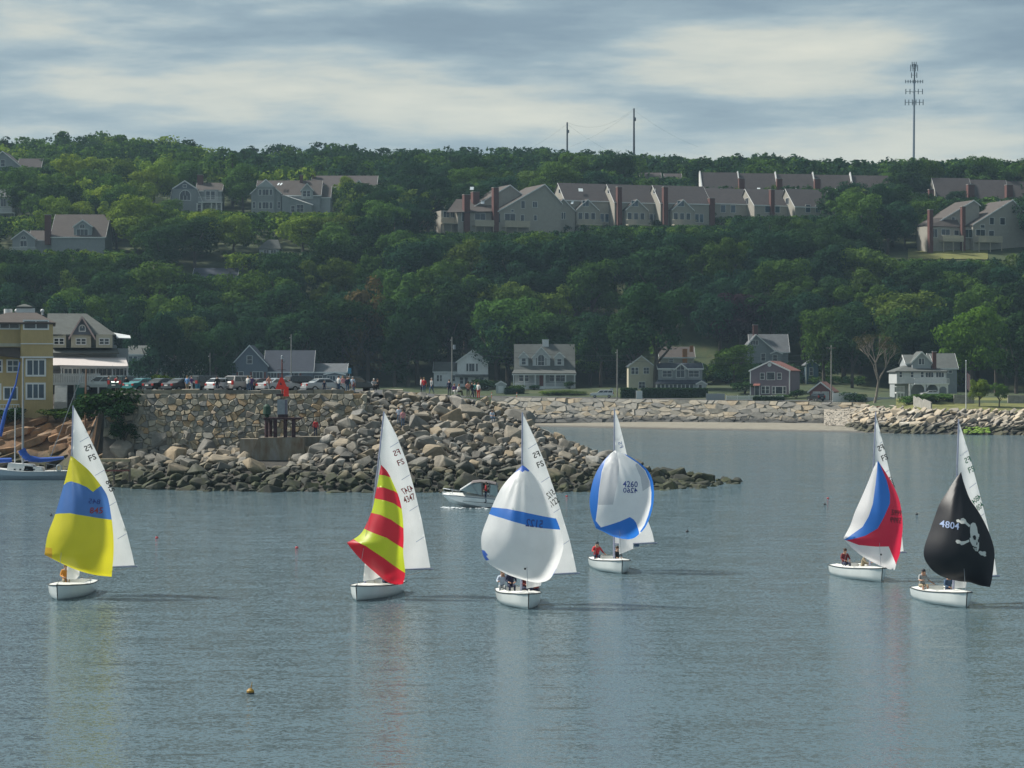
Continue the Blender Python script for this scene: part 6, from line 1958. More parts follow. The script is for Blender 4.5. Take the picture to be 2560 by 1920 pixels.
emblem(b, 997, 1144, M_num_red, mo); b.lettering('4347', 1022, 1247, 29, 17, b.md, M_num_red, mo, -22); b.lettering('4347', 1017, 1226, 28, 17, b.md, M_num_red, mo, -22, True)
b.pole((930, 1345), (872, 1352))
person(b.root.location + Vector((b.x(962), 0.4, .58)), 'sit', 0.4, 'darkred', 'navy', 'person in dark red half hidden under the striped spinnaker', 'brown', True)
person(b.root.location + Vector((b.x(980), 1.4, .58)), 'sit', -0.3, 'black', 'khaki', 'person in black behind the striped spinnaker foot', 'brown', True)
# --- white with a blue band
b = Boat('dinghy under a big white spinnaker with one blue band', 1299, 1510, 8)
b.hull(); b.mast((1306, 1031), (1303, 1470))
mo = b.mainsail([(1307, 1033), (1336, 1094), (1362, 1156), (1384.6, 1221), (1404, 1283), (1425, 1351.6), (1436, 1400)], (1443, 1434))
sp = b.spinnaker([(1306.5, 1161), (1290, 1176), (1271, 1195), (1251, 1221), (1232, 1260), (1219, 1293), (1206, 1329), (1204, 1355), (1209, 1384), (1223.5, 1403.6), (1254.4, 1423), (1284, 1436), (1329, 1448.6), (1355, 1449), (1375, 1439.5), (1391, 1413), (1404, 1377.6), (1407, 1351.6), (1398, 1316), (1388, 1290), (1362, 1228), (1339, 1192), (1319.5, 1171)], (0,),
    [(C_royal, [(1195, 1264), (1230, 1265), (1267, 1266), (1306.5, 1273), (1349, 1283), (1389.5, 1293), (1420, 1300), (1420, 1324), (1398, 1320), (1349, 1312.5), (1306.5, 1302.7), (1258, 1289.7), (1222, 1281.6), (1195, 1276)]),
     (C_blue, [(1306, 1140), (1280, 1183), (1298, 1173), (1306, 1178), (1312, 1173), (1320, 1177), (1330, 1170)]),
     (C_blue, [(1190, 1368), (1212, 1371), (1221, 1382), (1216, 1384), (1224, 1394), (1200, 1400)]),
     (C_blue, [(1378, 1436), (1389, 1416), (1400, 1410), (1400, 1440), (1376, 1450)])], C_white, 1.45, seed=3, wr=0.05)
b.lettering('5122', 1335, 1301, 42, 19, b.sd, M_num_blue, sp, 8, True)
b.jib([(1315, 1440), (1354, 1449), (1352, 1462), (1316, 1469)])
emblem(b, 1347, 1149, M_num_black, mo); b.lettering('5122', 1384, 1258, 29, 16, b.md, M_num_black, mo, -38); b.lettering('5122', 1374, 1238, 27, 16, b.md, M_num_black, mo, -38, True)
b.pole((1304, 1400), (1211, 1386))
MB().ball((b.x(1312), b.sd(1312, 1413) - .02, b.z(1413)), .05).build('retriever_patch', M_num_black, sp)
P0 = b.root.location
person(P0 + Vector((b.x(1254), 1.2, .60)), 'helm', 0.1, 'paleblue', 'grey', 'fair haired person in a pale top at the side of the white spinnaker dinghy', 'fair', True)
person(P0 + Vector((b.x(1276), 0.9, .68)), 'sit', 0.2, 'navy', 'navy', 'person in a dark jacket sitting in the white spinnaker dinghy', 'brown', True)
person(P0 + Vector((b.x(1311), 0.5, .60)), 'sit', 0.6, 'darkred', 'navy', 'person in dark red beside the mast under the white spinnaker', 'brown', True)
person(P0 + Vector((b.x(1341), 0.7, .50)), 'sit', -0.4, 'red', 'navy', 'person in red low behind the jib of the white spinnaker dinghy', 'cap_dark', True)
# --- white with blue edges
b = Boat('dinghy under a round white spinnaker with blue edges and blue foot', 1529, 1425, 9)
b.hull(); b.mast((1536, 1022), (1535, 1388))
mo = b.mainsail([(1537, 1024), (1547, 1052), (1559, 1098.6), (1567.5, 1136), (1593, 1211), (1619.5, 1298), (1632.5, 1333)], (1638, 1357))
bl_l = [(1536, 1118), (1512.5, 1148), (1502, 1176.6), (1495, 1220), (1491, 1263), (1487, 1298), (1499.5, 1314)]
sp = b.spinnaker([(1536, 1124.6), (1521, 1136), (1501, 1159), (1486.5, 1185), (1478, 1211), (1473, 1240), (1473, 1263), (1478, 1289), (1488, 1317), (1507, 1325.6), (1530, 1337), (1556, 1343), (1579, 1342), (1596, 1330), (1611, 1312.6), (1622.4, 1286.5), (1629.7, 1257.6), (1631.7, 1226), (1627, 1194), (1614, 1171), (1593.5, 1153.5), (1565, 1136)], (0, 8),
    [(C_royal, bl_l + [(1520, 1307), (1545, 1298), (1570, 1287), (1579, 1293), (1586, 1302), (1594, 1325), (1598, 1360), (1450, 1360), (1450, 1118)]),
     (C_royal, [(1540, 1118), (1565, 1138.5), (1592, 1156.5), (1610, 1174), (1621, 1200), (1625, 1228.7), (1624, 1257.6), (1617, 1285), (1608, 1308), (1596, 1326), (1640, 1330), (1660, 1200), (1600, 1118)]),
     (C_white_shaded, [(1540, 1130), (1536, 1124), (1513, 1150), (1503, 1178), (1496, 1220), (1492, 1258), (1528, 1256), (1540, 1200), (1545, 1160)]),  # grey areas here and next: mainsail's shadow painted onto the white cloth
     (C_white_shaded, [(1590, 1156), (1608, 1174), (1619, 1200), (1623, 1212), (1602, 1224), (1597, 1190), (1585, 1160)])], C_white, 1.2, seed=4, wr=0.045)
b.lettering('4260', 1571, 1206, 37, 15, b.sd, M_num_blue, sp, 2); b.lettering('4260', 1571, 1221, 36, 13, b.sd, M_num_blue, sp, 2, True)
b.jib([(1546, 1338), (1581, 1342), (1582, 1370), (1565, 1377), (1547, 1385)])
b.lettering('FS', 1552, 1112, 16, 10, b.md, M_num_grey, mo, 72, True)
b.pole((1535, 1325), (1489, 1316))
MB().box(b.x(1586), b.x(1599), .45, .5, b.z(1368), b.z(1361)).build('sail_bag', CLOTH['denim'], b.root)
P0 = b.root.location
person(P0 + Vector((b.x(1492), 1.0, .60)), 'helm', 0.1, 'red', 'navy', 'person in a red top and cap steering the blue edged spinnaker dinghy', 'cap_dark', True)
person(P0 + Vector((b.x(1543), 0.7, .36)), 'sit', 0.4, 'black', 'navy', 'person in black crouched at the mast of the blue edged spinnaker dinghy', 'brown', True)
# --- white, blue and red
b = Boat('dinghy under a white, blue and red spinnaker', 2153, 1445, 13.5)
b.hull(); b.mast((2189.5, 1029), (2174, 1412))
mo = b.mainsail([(2191, 1040), (2207.7, 1101), (2225, 1173.5), (2242.4, 1240), (2254, 1306.5), (2260, 1345)], (2264, 1380))
A = [(2188, 1140), (2184.6, 1173.5), (2179, 1208), (2170, 1254.5), (2158.6, 1286), (2144, 1312), (2105, 1343), (2090, 1346)]
B = [(2190, 1140), (2196, 1168), (2207.7, 1199.5), (2213.5, 1231), (2212, 1254.5), (2196, 1286), (2179, 1315), (2150, 1333), (2109, 1346), (2090, 1348)]
Cc = [(2090, 1340), (2108, 1347), (2135, 1357), (2179, 1360), (2207.7, 1360), (2216.4, 1379), (2228, 1402), (2231, 1425)]
sp = b.spinnaker([(2188, 1150), (2179, 1165), (2164, 1202), (2147, 1240), (2129.6, 1277.6), (2118, 1309.4), (2100.7, 1341), (2118, 1361.5), (2141, 1381.7), (2164, 1396), (2190, 1409), (2213.5, 1418), (2226.5, 1419), (2231, 1402), (2239.5, 1379), (2245, 1341), (2247.6, 1306.5), (2244, 1266), (2236.6, 1237), (2222, 1205), (2205, 1176)], (0, 6, 12),
    [(C_royal, A + B[::-1]), (C_white, Cc + [(2231, 1440), (2090, 1440)]), (C_crim, B + [(2090, 1352), (2108, 1347), (2300, 1440), (2300, 1140)])], C_white, 1.0, seed=5)
b.lettering('5999', 2230, 1278, 30, 14, b.sd, M_num_black, sp, 8); b.lettering('5999', 2227, 1296, 32, 14, b.sd, M_num_black, sp, 8, True)
emblem(b, 2209, 1132, M_num_black, mo); b.lettering('5999', 2231, 1207, 30, 12, b.md, M_num_black, mo, 68); b.lettering('5999', 2226, 1213, 26, 10, b.md, M_num_black, mo, 68, True)
b.pole((2180, 1330), (2102, 1341))
MB().ball((b.x(2189), b.sd(2189, 1380) - .02, b.z(1380)), .05).build('retriever_patch', M_num_black, sp)
P0 = b.root.location
person(P0 + Vector((b.x(2117), 0.9, .60)), 'sit', 0.3, 'darkred', 'navy', 'person in dark red in the dinghy under the white, blue and red spinnaker', 'brown', True)
person(P0 + Vector((b.x(2158), 0.5, .40)), 'helm', 1.3, 'khaki', 'khaki', 'person in khaki leaning toward the mast under the white, blue and red spinnaker', 'fair', True)
# --- black with skull and crossbones
b = Boat('dinghy under a black spinnaker with a white skull and crossbones', 2363, 1507, 9.5)
b.hull(); b.mast((2397, 1047), (2383, 1470))
mo = b.mainsail([(2398, 1053), (2423, 1126.6), (2448, 1214), (2467, 1283), (2485.8, 1358.7), (2495, 1405)], (2500, 1440))
sp = b.spinnaker([(2394, 1178), (2379, 1195.6), (2360, 1224), (2340, 1255), (2327.4, 1286.5), (2315, 1321), (2301, 1358.7), (2298, 1383.7), (2307, 1405.7), (2326, 1426), (2354, 1440), (2385.4, 1447), (2410.5, 1449.6), (2435.6, 1457.4), (2460.7, 1461.5), (2465.4, 1443), (2470, 1412), (2473, 1374), (2464, 1336.7), (2448, 1299), (2432.5, 1271), (2413.6, 1242.6), (2401, 1208)], (0, 14),
    [], C_black, 1.25, seed=6)
b.lettering('4804', 2355.5, 1306, 42, 17, b.sd, M_num_grey, sp, 8)
def flat(poly, mat, name, parent, off=.03):
    q = densify(poly + [poly[0]], 4.0)[:-1]
    V = [Vector(p) for p in q]; E = [(i, (i + 1) % len(q)) for i in range(len(q))]
    vo, eo, fo = delaunay_2d_cdt(V, E, [], 1, 1e-4)[:3]
    return MB().add([(b.x(x), b.sd(x, y) - off, b.z(y)) for x, y in vo], [tuple(f) for f in fo]).build(name, mat, parent)
C_bone = sailcloth('sail_bone_white', (0.80, 0.80, 0.76), 0.2)
zc = lambda pts: [(2260 + x / 3.189, 1020 + y / 3.189) for x, y in pts]
sk = flat(zc([(458, 930), (465, 905), (485, 893), (505, 898), (518, 930), (522, 978), (534, 984), (532, 1003), (524, 1010), (528, 1040), (526, 1090), (516, 1116), (494, 1112), (478, 1090), (466, 1062), (452, 1036), (448, 1012), (458, 1006), (455, 970)]), C_bone, 'skull', sp)
for nm, q in (('eye_socket', [(474, 1000), (486, 990), (498, 992), (504, 1010), (498, 1028), (484, 1024)]), ('eye_socket', [(517, 1024), (526, 1020), (527, 1044), (518, 1048)]), ('nose_hole', [(508, 1040), (514, 1052), (508, 1068), (502, 1062)]),
              ('teeth_gap', [(470, 1068), (486, 1078), (506, 1082), (506, 1088), (484, 1086), (470, 1078)]), ('teeth_gap', [(486, 1084), (490, 1084), (492, 1106), (489, 1104)]), ('teeth_gap', [(498, 1086), (502, 1086), (504, 1108), (500, 1108)])):
    flat(zc(q), C_black, nm, sp, .045)
for q in ([(352, 872), (368, 866), (382, 876), (388, 862), (406, 856), (424, 868), (432, 888), (462, 914), (450, 928), (418, 900), (390, 902), (372, 890), (356, 890)],
          [(338, 1036), (348, 1024), (366, 1026), (380, 1036), (412, 1034), (444, 1022), (446, 1040), (420, 1050), (398, 1062), (378, 1066), (372, 1054), (350, 1054)],
          [(520, 1122), (534, 1112), (556, 1120), (580, 1118), (592, 1132), (584, 1140), (592, 1154), (578, 1160), (560, 1150), (544, 1148), (530, 1136)]):
    flat(zc(q), C_bone, 'crossbone', sp)
b.jib([(2383, 1440), (2411, 1449), (2409, 1467), (2382, 1468)])
emblem(b, 2427, 1162, M_num_green, mo); b.lettering('4804', 2451, 1269, 26, 15, b.md, M_num_green, mo, -36); b.lettering('4804', 2444, 1249, 26, 15, b.md, M_num_green, mo, -36, True)
b.pole((2390, 1395), (2300, 1384))
P0 = b.root.location
person(P0 + Vector((b.x(2313), 1.0, .62)), 'helm', 0.25, 'grey', 'khaki', 'person in a grey shirt and dark cap steering the skull and crossbones dinghy', 'cap_dark', False, True)
person(P0 + Vector((b.x(2378), 0.9, .40)), 'sit', 0.4, 'denim', 'navy', 'person in blue crouched at the mast of the skull and crossbones dinghy', 'brown', True)
# ================================================================ VEHICLES
M_tyre = M_black
M_rim = plain('wheel_rim', (0.35, 0.36, 0.37), 0.35, 0.1, metal=0.7)
M_autoglass = glassy('car_glass', (0.015, 0.02, 0.022), 0.05, 0.9)
M_tail = plain('tail_light', (0.35, 0.02, 0.015), 0.3)
M_head = plain('head_light', (0.6, 0.62, 0.62), 0.15)
M_plate = plain('number_plate', (0.6, 0.6, 0.58), 0.5)
M_bumper = plain('bumper_plastic', (0.03, 0.03, 0.032), 0.6)
def paint(name, c): return plain('car_paint_' + name, c, 0.3, 0.04, 0.5, metal=0.25, coat=0.8)
PROFILES = {   # (x from tail 0..1 nose 1, z in metres); belt height; glass outline
 'sedan': (4.7, 1.80, [(0, .42), (0, .88), (.02, .96), (.16, 1.02), (.30, 1.40), (.40, 1.46), (.55, 1.45), (.70, 1.04), (.94, .86), (1, .72), (1, .40)], 0.98),
 'suv': (4.7, 1.86, [(0, .50), (0, 1.0), (.02, 1.12), (.07, 1.66), (.12, 1.74), (.55, 1.72), (.72, 1.16), (.95, 1.02), (1, .85), (1, .48)], 1.10),
 'van': (4.9, 1.92, [(0, .45), (0, 1.0), (.02, 1.10), (.06, 1.66), (.10, 1.74), (.60, 1.73), (.80, 1.10), (.96, .95), (1, .80), (1, .42)], 1.08),
 'hatch': (4.1, 1.72, [(0, .45), (0, .90), (.03, 1.02), (.14, 1.42), (.22, 1.49), (.56, 1.47), (.72, 1.04), (.94, .88), (1, .74), (1, .42)], 1.0),
 'pickup': (5.3, 1.88, [(0, .55), (0, 1.12), (.34, 1.12), (.345, 1.14), (.37, 1.72), (.42, 1.78), (.58, 1.77), (.70, 1.16), (.96, 1.06), (1, .90), (1, .52)], 1.14),
 'capped_pickup': (5.3, 1.88, [(0, .55), (0, 1.12), (.01, 1.16), (.03, 1.76), (.35, 1.80), (.37, 1.78), (.58, 1.77), (.70, 1.16), (.96, 1.06), (1, .90), (1, .52)], 1.14),
}
def car(kind, name, colour, loc, rz, label, group=None):
    L, Wd, prof, belt = PROFILES[kind]
    e = thing(name, label, 'truck' if 'pickup' in kind else ('van' if kind == 'van' else 'car'), loc, rz, group)
    top = max(z for _, z in prof)
    def hw(z): return Wd / 2 * (1 - 0.16 * max(0, (z - belt) / (top - belt)) - 0.05 * max(0, (0.7 - z) / 0.4))
    P = [((x - .5) * L, z) for x, z in prof]
    # refine the outline so the shell is rounded
    Q = []
    for (x0, z0), (x1, z1) in zip(P, P[1:]):
        for i in range(3): Q.append((lerp(x0, x1, i / 3), lerp(z0, z1, i / 3)))
    Q.append(P[-1]); n = len(Q); m = MB()
    ring = [[(x, -hw(z) , z) for x, z in Q], [(x, -hw(z) * .9, z + (.03 if z > .6 else 0)) for x, z in Q], [(x, hw(z) * .9, z + (.03 if z > .6 else 0)) for x, z in Q], [(x, hw(z), z) for x, z in Q]]
    vs = [p for r in ring for p in r]; fs = []
    for k in range(3):
        for i in range(n - 1): fs.append((k * n + i, (k + 1) * n + i, (k + 1) * n + i + 1, k * n + i + 1))
    base = len(vs); vs += [(0, -Wd / 2 * .97, belt * .62), (0, Wd / 2 * .97, belt * .62)]
    fs += [tuple(range(n))[::-1], tuple(range(3 * n, 4 * n))]
    fs.append((0, n - 1, 4 * n - 1, 3 * n))
    m.add(vs, fs); body = m.build('body', colour, e)
    # glass
    def at(zf):  # x on the outline front/back at height z
        xs = []
        for (x0, z0), (x1, z1) in zip(P, P[1:]):
            if (z0 > zf) != (z1 > zf): xs.append(x0 + (x1 - x0) * (zf - z0) / (z1 - z0))
        return min(xs), max(xs)
    zb, zt = belt + .06, top - .10
    (b0, f0), (b1, f1) = at(zb), at(zt)
    if kind == 'pickup': b0 = (.36 - .5) * L; b1 = (.385 - .5) * L
    cuts = {'sedan': 2, 'hatch': 2, 'suv': 3, 'van': 3, 'pickup': 1, 'capped_pickup': 3}[kind]
    for sgn in (-1, 1):
        for i in range(cuts):
            t0, t1 = (i + .05) / cuts, (i + .95) / cuts
            q = [(lerp(b0 + .12, f0 - .12, t0), zb), (lerp(b0 + .12, f0 - .12, t1), zb), (lerp(b1 + .05, f1 - .05, t1), zt), (lerp(b1 + .05, f1 - .05, t0), zt)]
            v = [(x, sgn * (hw(z) + .012), z) for x, z in q]
            MB().add(v, [(0, 1, 2, 3) if sgn < 0 else (3, 2, 1, 0)]).build('side_window', M_autoglass, body)
    for (xa, xb, nm, sg) in ((f0, f1, 'windscreen', 1), (b0, b1, 'rear_window', -1)):
        w0, w1 = hw(zb) * .88, hw(zt) * .86; o_ = .035 * sg
        MB().add([(xa + o_, -w0, zb), (xa + o_, w0, zb), (xb + o_, w1, zt + .03), (xb + o_, -w1, zt + .03)], [(0, 1, 2, 3) if sg > 0 else (3, 2, 1, 0)]).build(nm, M_autoglass, body)
    for x in (-.31 * L, .31 * L):
        for sgn in (-1, 1):
            w = MB().tube((x, sgn * (Wd / 2 - .20), .33), (x, sgn * (Wd / 2 + .015), .33), .33, None, 16).build('wheel', M_tyre, e)
            MB().tube((x, sgn * (Wd / 2 - .1), .33), (x, sgn * (Wd / 2 + .03), .33), .20, None, 12).build('rim', M_rim, w)
    zl = belt - .16
    for sgn in (-1, 1):
        MB().box(-.5 * L - .03, -.5 * L + .08, min(sgn * Wd * .5, sgn * Wd * .33), max(sgn * Wd * .5, sgn * Wd * .33), zl - .12, zl + (.10 if kind in ('sedan', 'hatch') else .32)).build('tail_light', M_tail, body)
        MB().box(.5 * L - .1, .5 * L + .02, min(sgn * Wd * .47, sgn * Wd * .28), max(sgn * Wd * .47, sgn * Wd * .28), .66, .80).build('head_light', M_head, body)
        MB().box(.16 * L, .16 * L + .16, min(sgn * (Wd / 2), sgn * (Wd / 2 + .18)), max(sgn * (Wd / 2), sgn * (Wd / 2 + .18)), belt + .02, belt + .16).build('wing_mirror', colour, body)
    bpm = colour if kind in ('sedan', 'suv', 'hatch', 'van') else M_rim
    MB().box(-.5 * L - .12, -.5 * L + .05, -Wd * .47, Wd * .47, .40, .62).build('rear_bumper', bpm, body)
    MB().box(.5 * L - .05, .5 * L + .10, -Wd * .47, Wd * .47, .38, .60).build('front_bumper', bpm, body)
    MB().box(-.5 * L - .145, -.5 * L - .125, -.26, .26, .66 if kind != 'pickup' else .46, .80 if kind != 'pickup' else .58).build('number_plate', M_plate, body)
    return e
SILVER, TAN, BLACKP = paint('silver', (0.42, 0.44, 0.45)), paint('tan_silver', (0.36, 0.33, 0.31)), paint('black', (0.008, 0.009, 0.011))
ZP = 9.22
def lot(px, Y): return ((px - CX) / F * Y, Y, ZP + (0 if px < 850 else -0.1))
GRP = 'cars parked along the harbour wall'
for kind, nm, colr, px, Y, rz, lab in (
    ('van', 'parked_van', paint('pale_green_white', (0.50, 0.54, 0.52)), 255, 280, 180, 'pale minivan parked side on by the inn awning'),
    ('suv', 'parked_car', paint('dark_green', (0.01, 0.04, 0.035)), 318, 268, 62, 'dark green off-roader parked beside the turquoise car'),
    ('sedan', 'parked_car', paint('turquoise', (0.03, 0.22, 0.22)), 362, 262, 48, 'turquoise car with a chrome bumper beside the dark green off-roader'),
    ('sedan', 'parked_car', BLACKP, 410, 261, 50, 'black sedan between the turquoise car and the dark grey sedan'),
    ('sedan', 'parked_car', paint('charcoal', (0.05, 0.055, 0.06)), 458, 259.5, 50, 'dark grey sedan behind the person in a sky blue shirt'),
    ('van', 'parked_van', paint('deep_black', (0.008, 0.012, 0.014)), 522, 260, 48, 'black minivan beside the blue bin'),
    ('hatch', 'parked_car', paint('white_silver', (0.55, 0.57, 0.58)), 563, 257.5, 44, 'small white silver hatchback beside the black minivan'),
    ('suv', 'parked_car', TAN, 612, 258, 46, 'tan silver crossover with its tail to the wall'),
    ('sedan', 'parked_car', paint('maroon', (0.05, 0.012, 0.016)), 655, 259, 42, 'dark maroon car mostly hidden behind the tan silver crossover'),
    ('sedan', 'parked_car', SILVER, 698, 256.5, 40, 'silver sedan partly hidden by the red triangle beacon'),
    ('suv', 'parked_car', paint('ink', (0.006, 0.008, 0.012)), 762, 258.5, 32, 'big black off-roader behind the silver sedan'),
    ('sedan', 'parked_car', SILVER, 812, 256, 26, 'silver sedan at the end of the row beside the group of people'),
    ('suv', 'parked_car', paint('dark_teal', (0.02, 0.03, 0.035)), 890, 264, 24, 'dark car behind the standing group at the end of the lot')):
    car(kind, nm, colr, lot(px, Y), R(rz), lab, GRP)
def shore(px, py, dz=0.0, Y=None):
    Y = Y or ground_hit(px, py); X = (px - CX) / F * Y; return (X, Y, hill(X, Y) + dz)
rp = interp(WALL_Y, 1505) + 5.5
car('capped_pickup', 'pickup_truck', paint('white', (0.66, 0.68, 0.68)), ((1505 - CX) / F * rp, rp, hill((1505 - CX) / F * rp, rp) + .06), R(176), 'white pickup with a capped bed on the beach road')
car('hatch', 'parked_car', paint('pale_silver', (0.5, 0.52, 0.53)), shore(2322, 993), R(200), 'pale car parked below the veranda house')
car('suv', 'parked_car', paint('night', (0.015, 0.018, 0.02)), shore(2040, 1003), R(115), 'dark car standing in front of the red garage')

# ================================================================ PEOPLE ASHORE
def on_neck(px, Y): X = (px - CX) / F * Y; return Vector((X, Y, neck(X, Y)))
def lotp(px, Y): return Vector(((px - CX) / F * Y, Y, ZP if px < 850 else interp([(-18, 9.2), (-17, 9.14), (-8, 8.64), (-2, 8.04)], (px - CX) / F * Y)))
for px, Y, pose, rz, sh, lg, lab, hair, ls, so in (
    (272, 270, 'stand', 150, 'navy', 'denim', 'person in a dark top and jeans by the pale minivan', 'brown', True, False),
    (292, 266, 'stand_b', 200, 'red', 'khaki', 'person in a red shirt and shorts by the dark green off-roader', 'brown', False, True),
    (316, 262, 'stand', 170, 'black', 'black', 'person in black beside the dark green off-roader', 'black', True, False),
    (468, 251.5, 'stand', 160, 'sky', 'khaki', 'person in a sky blue shirt and khaki shorts', 'fair', False, True),
    (479, 252, 'walk', 60, 'purple', 'white', 'person in a purple top and white trousers behind the sky blue shirt', 'brown', False, False),
    (543, 250.6, 'stand', 190, 'black', 'navy', 'person in black standing at the wall by the white hatchback', 'black', True, False),
    (620, 251, 'stand_b', 150, 'white', 'denim', 'person in a white patterned top and jeans at the wall', 'fair', False, False),
    (629, 251.6, 'stand', 200, 'purple', 'denim', 'person in purple and jeans beside the white patterned top', 'brown', False, False),
    (672, 250.8, 'walk', 40, 'salmon', 'grey', 'person in a salmon top stooping near the beacon', 'brown', False, False),
    (811, 252, 'stand', 180, 'navy', 'navy', 'child in dark clothes in front of the silver sedan', 'brown', False, False),
    (847, 255.5, 'stand', 150, 'white', 'denim', 'person in a white top and jeans in the group by the silver sedan', 'brown', False, False),
    (857, 256.5, 'stand', 210, 'pink', 'navy', 'person in pink in the group by the silver sedan', 'fair', False, False),
    (872, 257, 'stand_b', 180, 'teal', 'khaki', 'person in a teal shirt in the group', 'grey', False, False),
    (882, 256.6, 'stand', 170, 'paleblue', 'grey', 'person in a pale shirt beside the teal shirt', 'grey', False, False),
    (869, 251.6, 'stand', 185, 'navy', 'denim', 'person in a navy jacket and jeans at the edge of the boulders', 'brown', True, False),
    (884, 250.8, 'walk', 90, 'darkred', 'denim', 'child in a dark red coat at the edge of the boulders', 'brown', True, False),
    (934, 258.4, 'sit', 20, 'grey', 'black', 'person in grey and a white cap sitting on a stone block', 'cap_white', True, False),
    (945, 258.6, 'sit', -30, 'black', 'black', 'person in black sitting beside the white cap', 'brown', True, False),
    (1053, 261.5, 'stand', 100, 'white', 'navy', 'person in white just behind the red shirt', 'brown', True, False),
    (1060, 261, 'stand', 170, 'red', 'denim', 'person in a red shirt and jeans by the yellow block', 'fair', False, False),
    (1079, 260, 'walk', -40, 'grey', 'denim', 'person in a grey hooded top and jeans stepping over rocks', 'grey', True, False),
    (1123, 260, 'stand', 160, 'navy', 'navy', 'person all in navy standing on the boulders', 'brown', True, False),
    (1135, 260.6, 'sit', 30, 'purple', 'white', 'seated person in purple and white on the boulders', 'fair', True, False),
    (1146, 260.3, 'sit', 60, 'white', 'black', 'seated person in a white jacket with a black bag', 'fair', True, False),
    (1170, 260.4, 'stand_b', 200, 'salmon', 'navy', 'person in a salmon top and dark trousers on the boulders', 'brown', False, False),
    (1180, 260, 'walk', 60, 'black', 'navy', 'person in black climbing down the boulders', 'black', True, False),
    (1187, 261.6, 'stand', 170, 'teal', 'navy', 'person in a teal top behind the person in black', 'brown', True, False),
    (1196, 260.6, 'stand', 150, 'white', 'red', 'person in a white top and red shorts at the end of the breakwater top', 'brown', False, False)):
    sc_ = 0.72 if 'child' in lab else 1.0
    p = lotp(px, Y)
    if px > 895: p.z = on_neck(px, Y).z + 0.35
    if pose == 'sit': p.z += 0.42
    person(p, pose, R(rz), sh, lg, lab, hair, ls, so, sc_)
for px, py, pose, rz, sh, lg, lab, hair in ((997, 1068, 'stand', 170, 'paleblue', 'denim', 'person in a pale shirt standing among the boulders', 'brown'), (1007, 1076, 'stand', 180, 'pink', 'denim', 'person in a pink shirt and jeans standing among the boulders', 'brown'),
                                            (1230, 1062, 'sit', 20, 'paleblue', 'denim', 'person in pale blue sitting on the boulders alone', 'black')):
    Y = 225.0
    while Y < 262 and neck((px - CX) / F * Y, Y) < W(px, py, Y).z: Y += .1
    p = W(px, py, Y); p.z += 0.35 + (0.3 if pose == 'sit' else 0)
    person(p, pose, R(rz), sh, lg, lab, hair, False, False)
# low stone blocks, concrete kerb and wall near the people
M_block = plain('tan_granite_block', (0.30, 0.27, 0.21), 0.9, 0.3, 0.9, bump=0.4); M_oblock = plain('ochre_block', (0.34, 0.24, 0.09), 0.9, 0.3, 0.9, bump=0.4)
for x0, x1, y0, y1, Y, mt, lab in ((905, 932, 978, 996, 260.5, M_block, 'squared tan granite block left of the white cap'), (955, 1006, 974, 996, 262, M_block, 'long tan granite block right of the white cap'), (1006, 1052, 982, 999, 263, M_oblock, 'ochre stained granite block left of the red shirt'),
                               (1088, 1118, 986, 1002, 262, M_block, 'tilted pale granite block left of the navy figure')):
    a, b_ = W(x0, y1, Y), W(x1, y0, Y)
    bm = MB().box(a.x, b_.x, Y, Y + 1.3, a.z - .6, b_.z); r_ = random.Random(int(x0)); bm.v = [(x + r_.uniform(-.12, .12), y + r_.uniform(-.1, .1), z + r_.uniform(-.15, .1)) for x, y, z in bm.v]
    tag(bm.build('granite_block', mt), lab, 'stone')
p = lotp(494, 251.8)
bn = MB().tube((0, 0, 0), (0, 0, .85), .24, .28, 12).tube((0, 0, .85), (0, 0, .92), .30, .30, 12).build('litter_bin', plain('blue_plastic', (0.04, 0.16, 0.24), 0.5), None, p)
tag(bn, 'blue litter bin beside the black minivan', 'bin')

# ================================================================ DAY BEACON
Yb = 241.0; kb = F / Yb
def bx(v): return (v - 676) / kb
def bz(v): return CH - (v - HY) / kb
bo = thing('day_beacon', 'red triangle day beacon on a grey box above rusty piles and a concrete plinth', 'beacon', ((676 - CX) / F * Yb, Yb, 0))
M_rust = plain('rusty_steel', (0.05, 0.022, 0.028), 0.8, 0.35, 3); M_orange = plain('fluorescent_red', (0.85, 0.035, 0.015), 0.5, 0.05)
def plinth_mat():
    m, nt, p, out = _base('stained_concrete')
    t = nt.new('ShaderNodeTexCoord'); n = nt.noise(nt.vmath('MULTIPLY', t.outputs['Object'], (1.0, 1.0, 0.35)), 0.9, 6, .65); n2 = nt.noise(t.outputs['Object'], 5, 4)
    c = nt.mix(nt.math('MULTIPLY', n2, .3), nt.ramp(n, [(.36, (.16, .105, .065)), (.5, (.22, .19, .14)), (.64, (.27, .265, .25))]), (.1, .1, .09, 1))
    nt.l.new(c, p.inputs['Base Color']); p.inputs['Roughness'].default_value = .9; return m
pl = MB().prism([(bx(625), bz(1150)), (bx(764), bz(1150)), (bx(762), bz(1093)), (bx(650), bz(1093))], -1.2, 2.6)
M_plinth = plinth_mat(); pl.build('plinth', M_plinth, bo)
MB().box(bx(600), bx(649), -.3, 2.2, bz(1140), bz(1097)).build('plinth_step', M_plinth, bo)
for xx in (672, 697, 720, 742):
    pass
for xx in (667, 689, 714, 735): MB().tube((bx(xx), -.3, bz(1094)), (bx(xx), -.3, bz(1048)), .19, None, 10).build('pile', M_rust, bo)
for xx in (672, 730): MB().tube((bx(xx), 1.6, bz(1094)), (bx(xx), 1.6, bz(1048)), .19, None, 10).build('pile', M_rust, bo)
MB().box(bx(660), bx(752), -.55, 1.9, bz(1049), bz(1044)).build('platform', M_rust, bo)
MB().box(bx(694), bx(718), .1, 1.1, bz(1043.5), bz(1036)).build('box_foot', M_rust, bo)
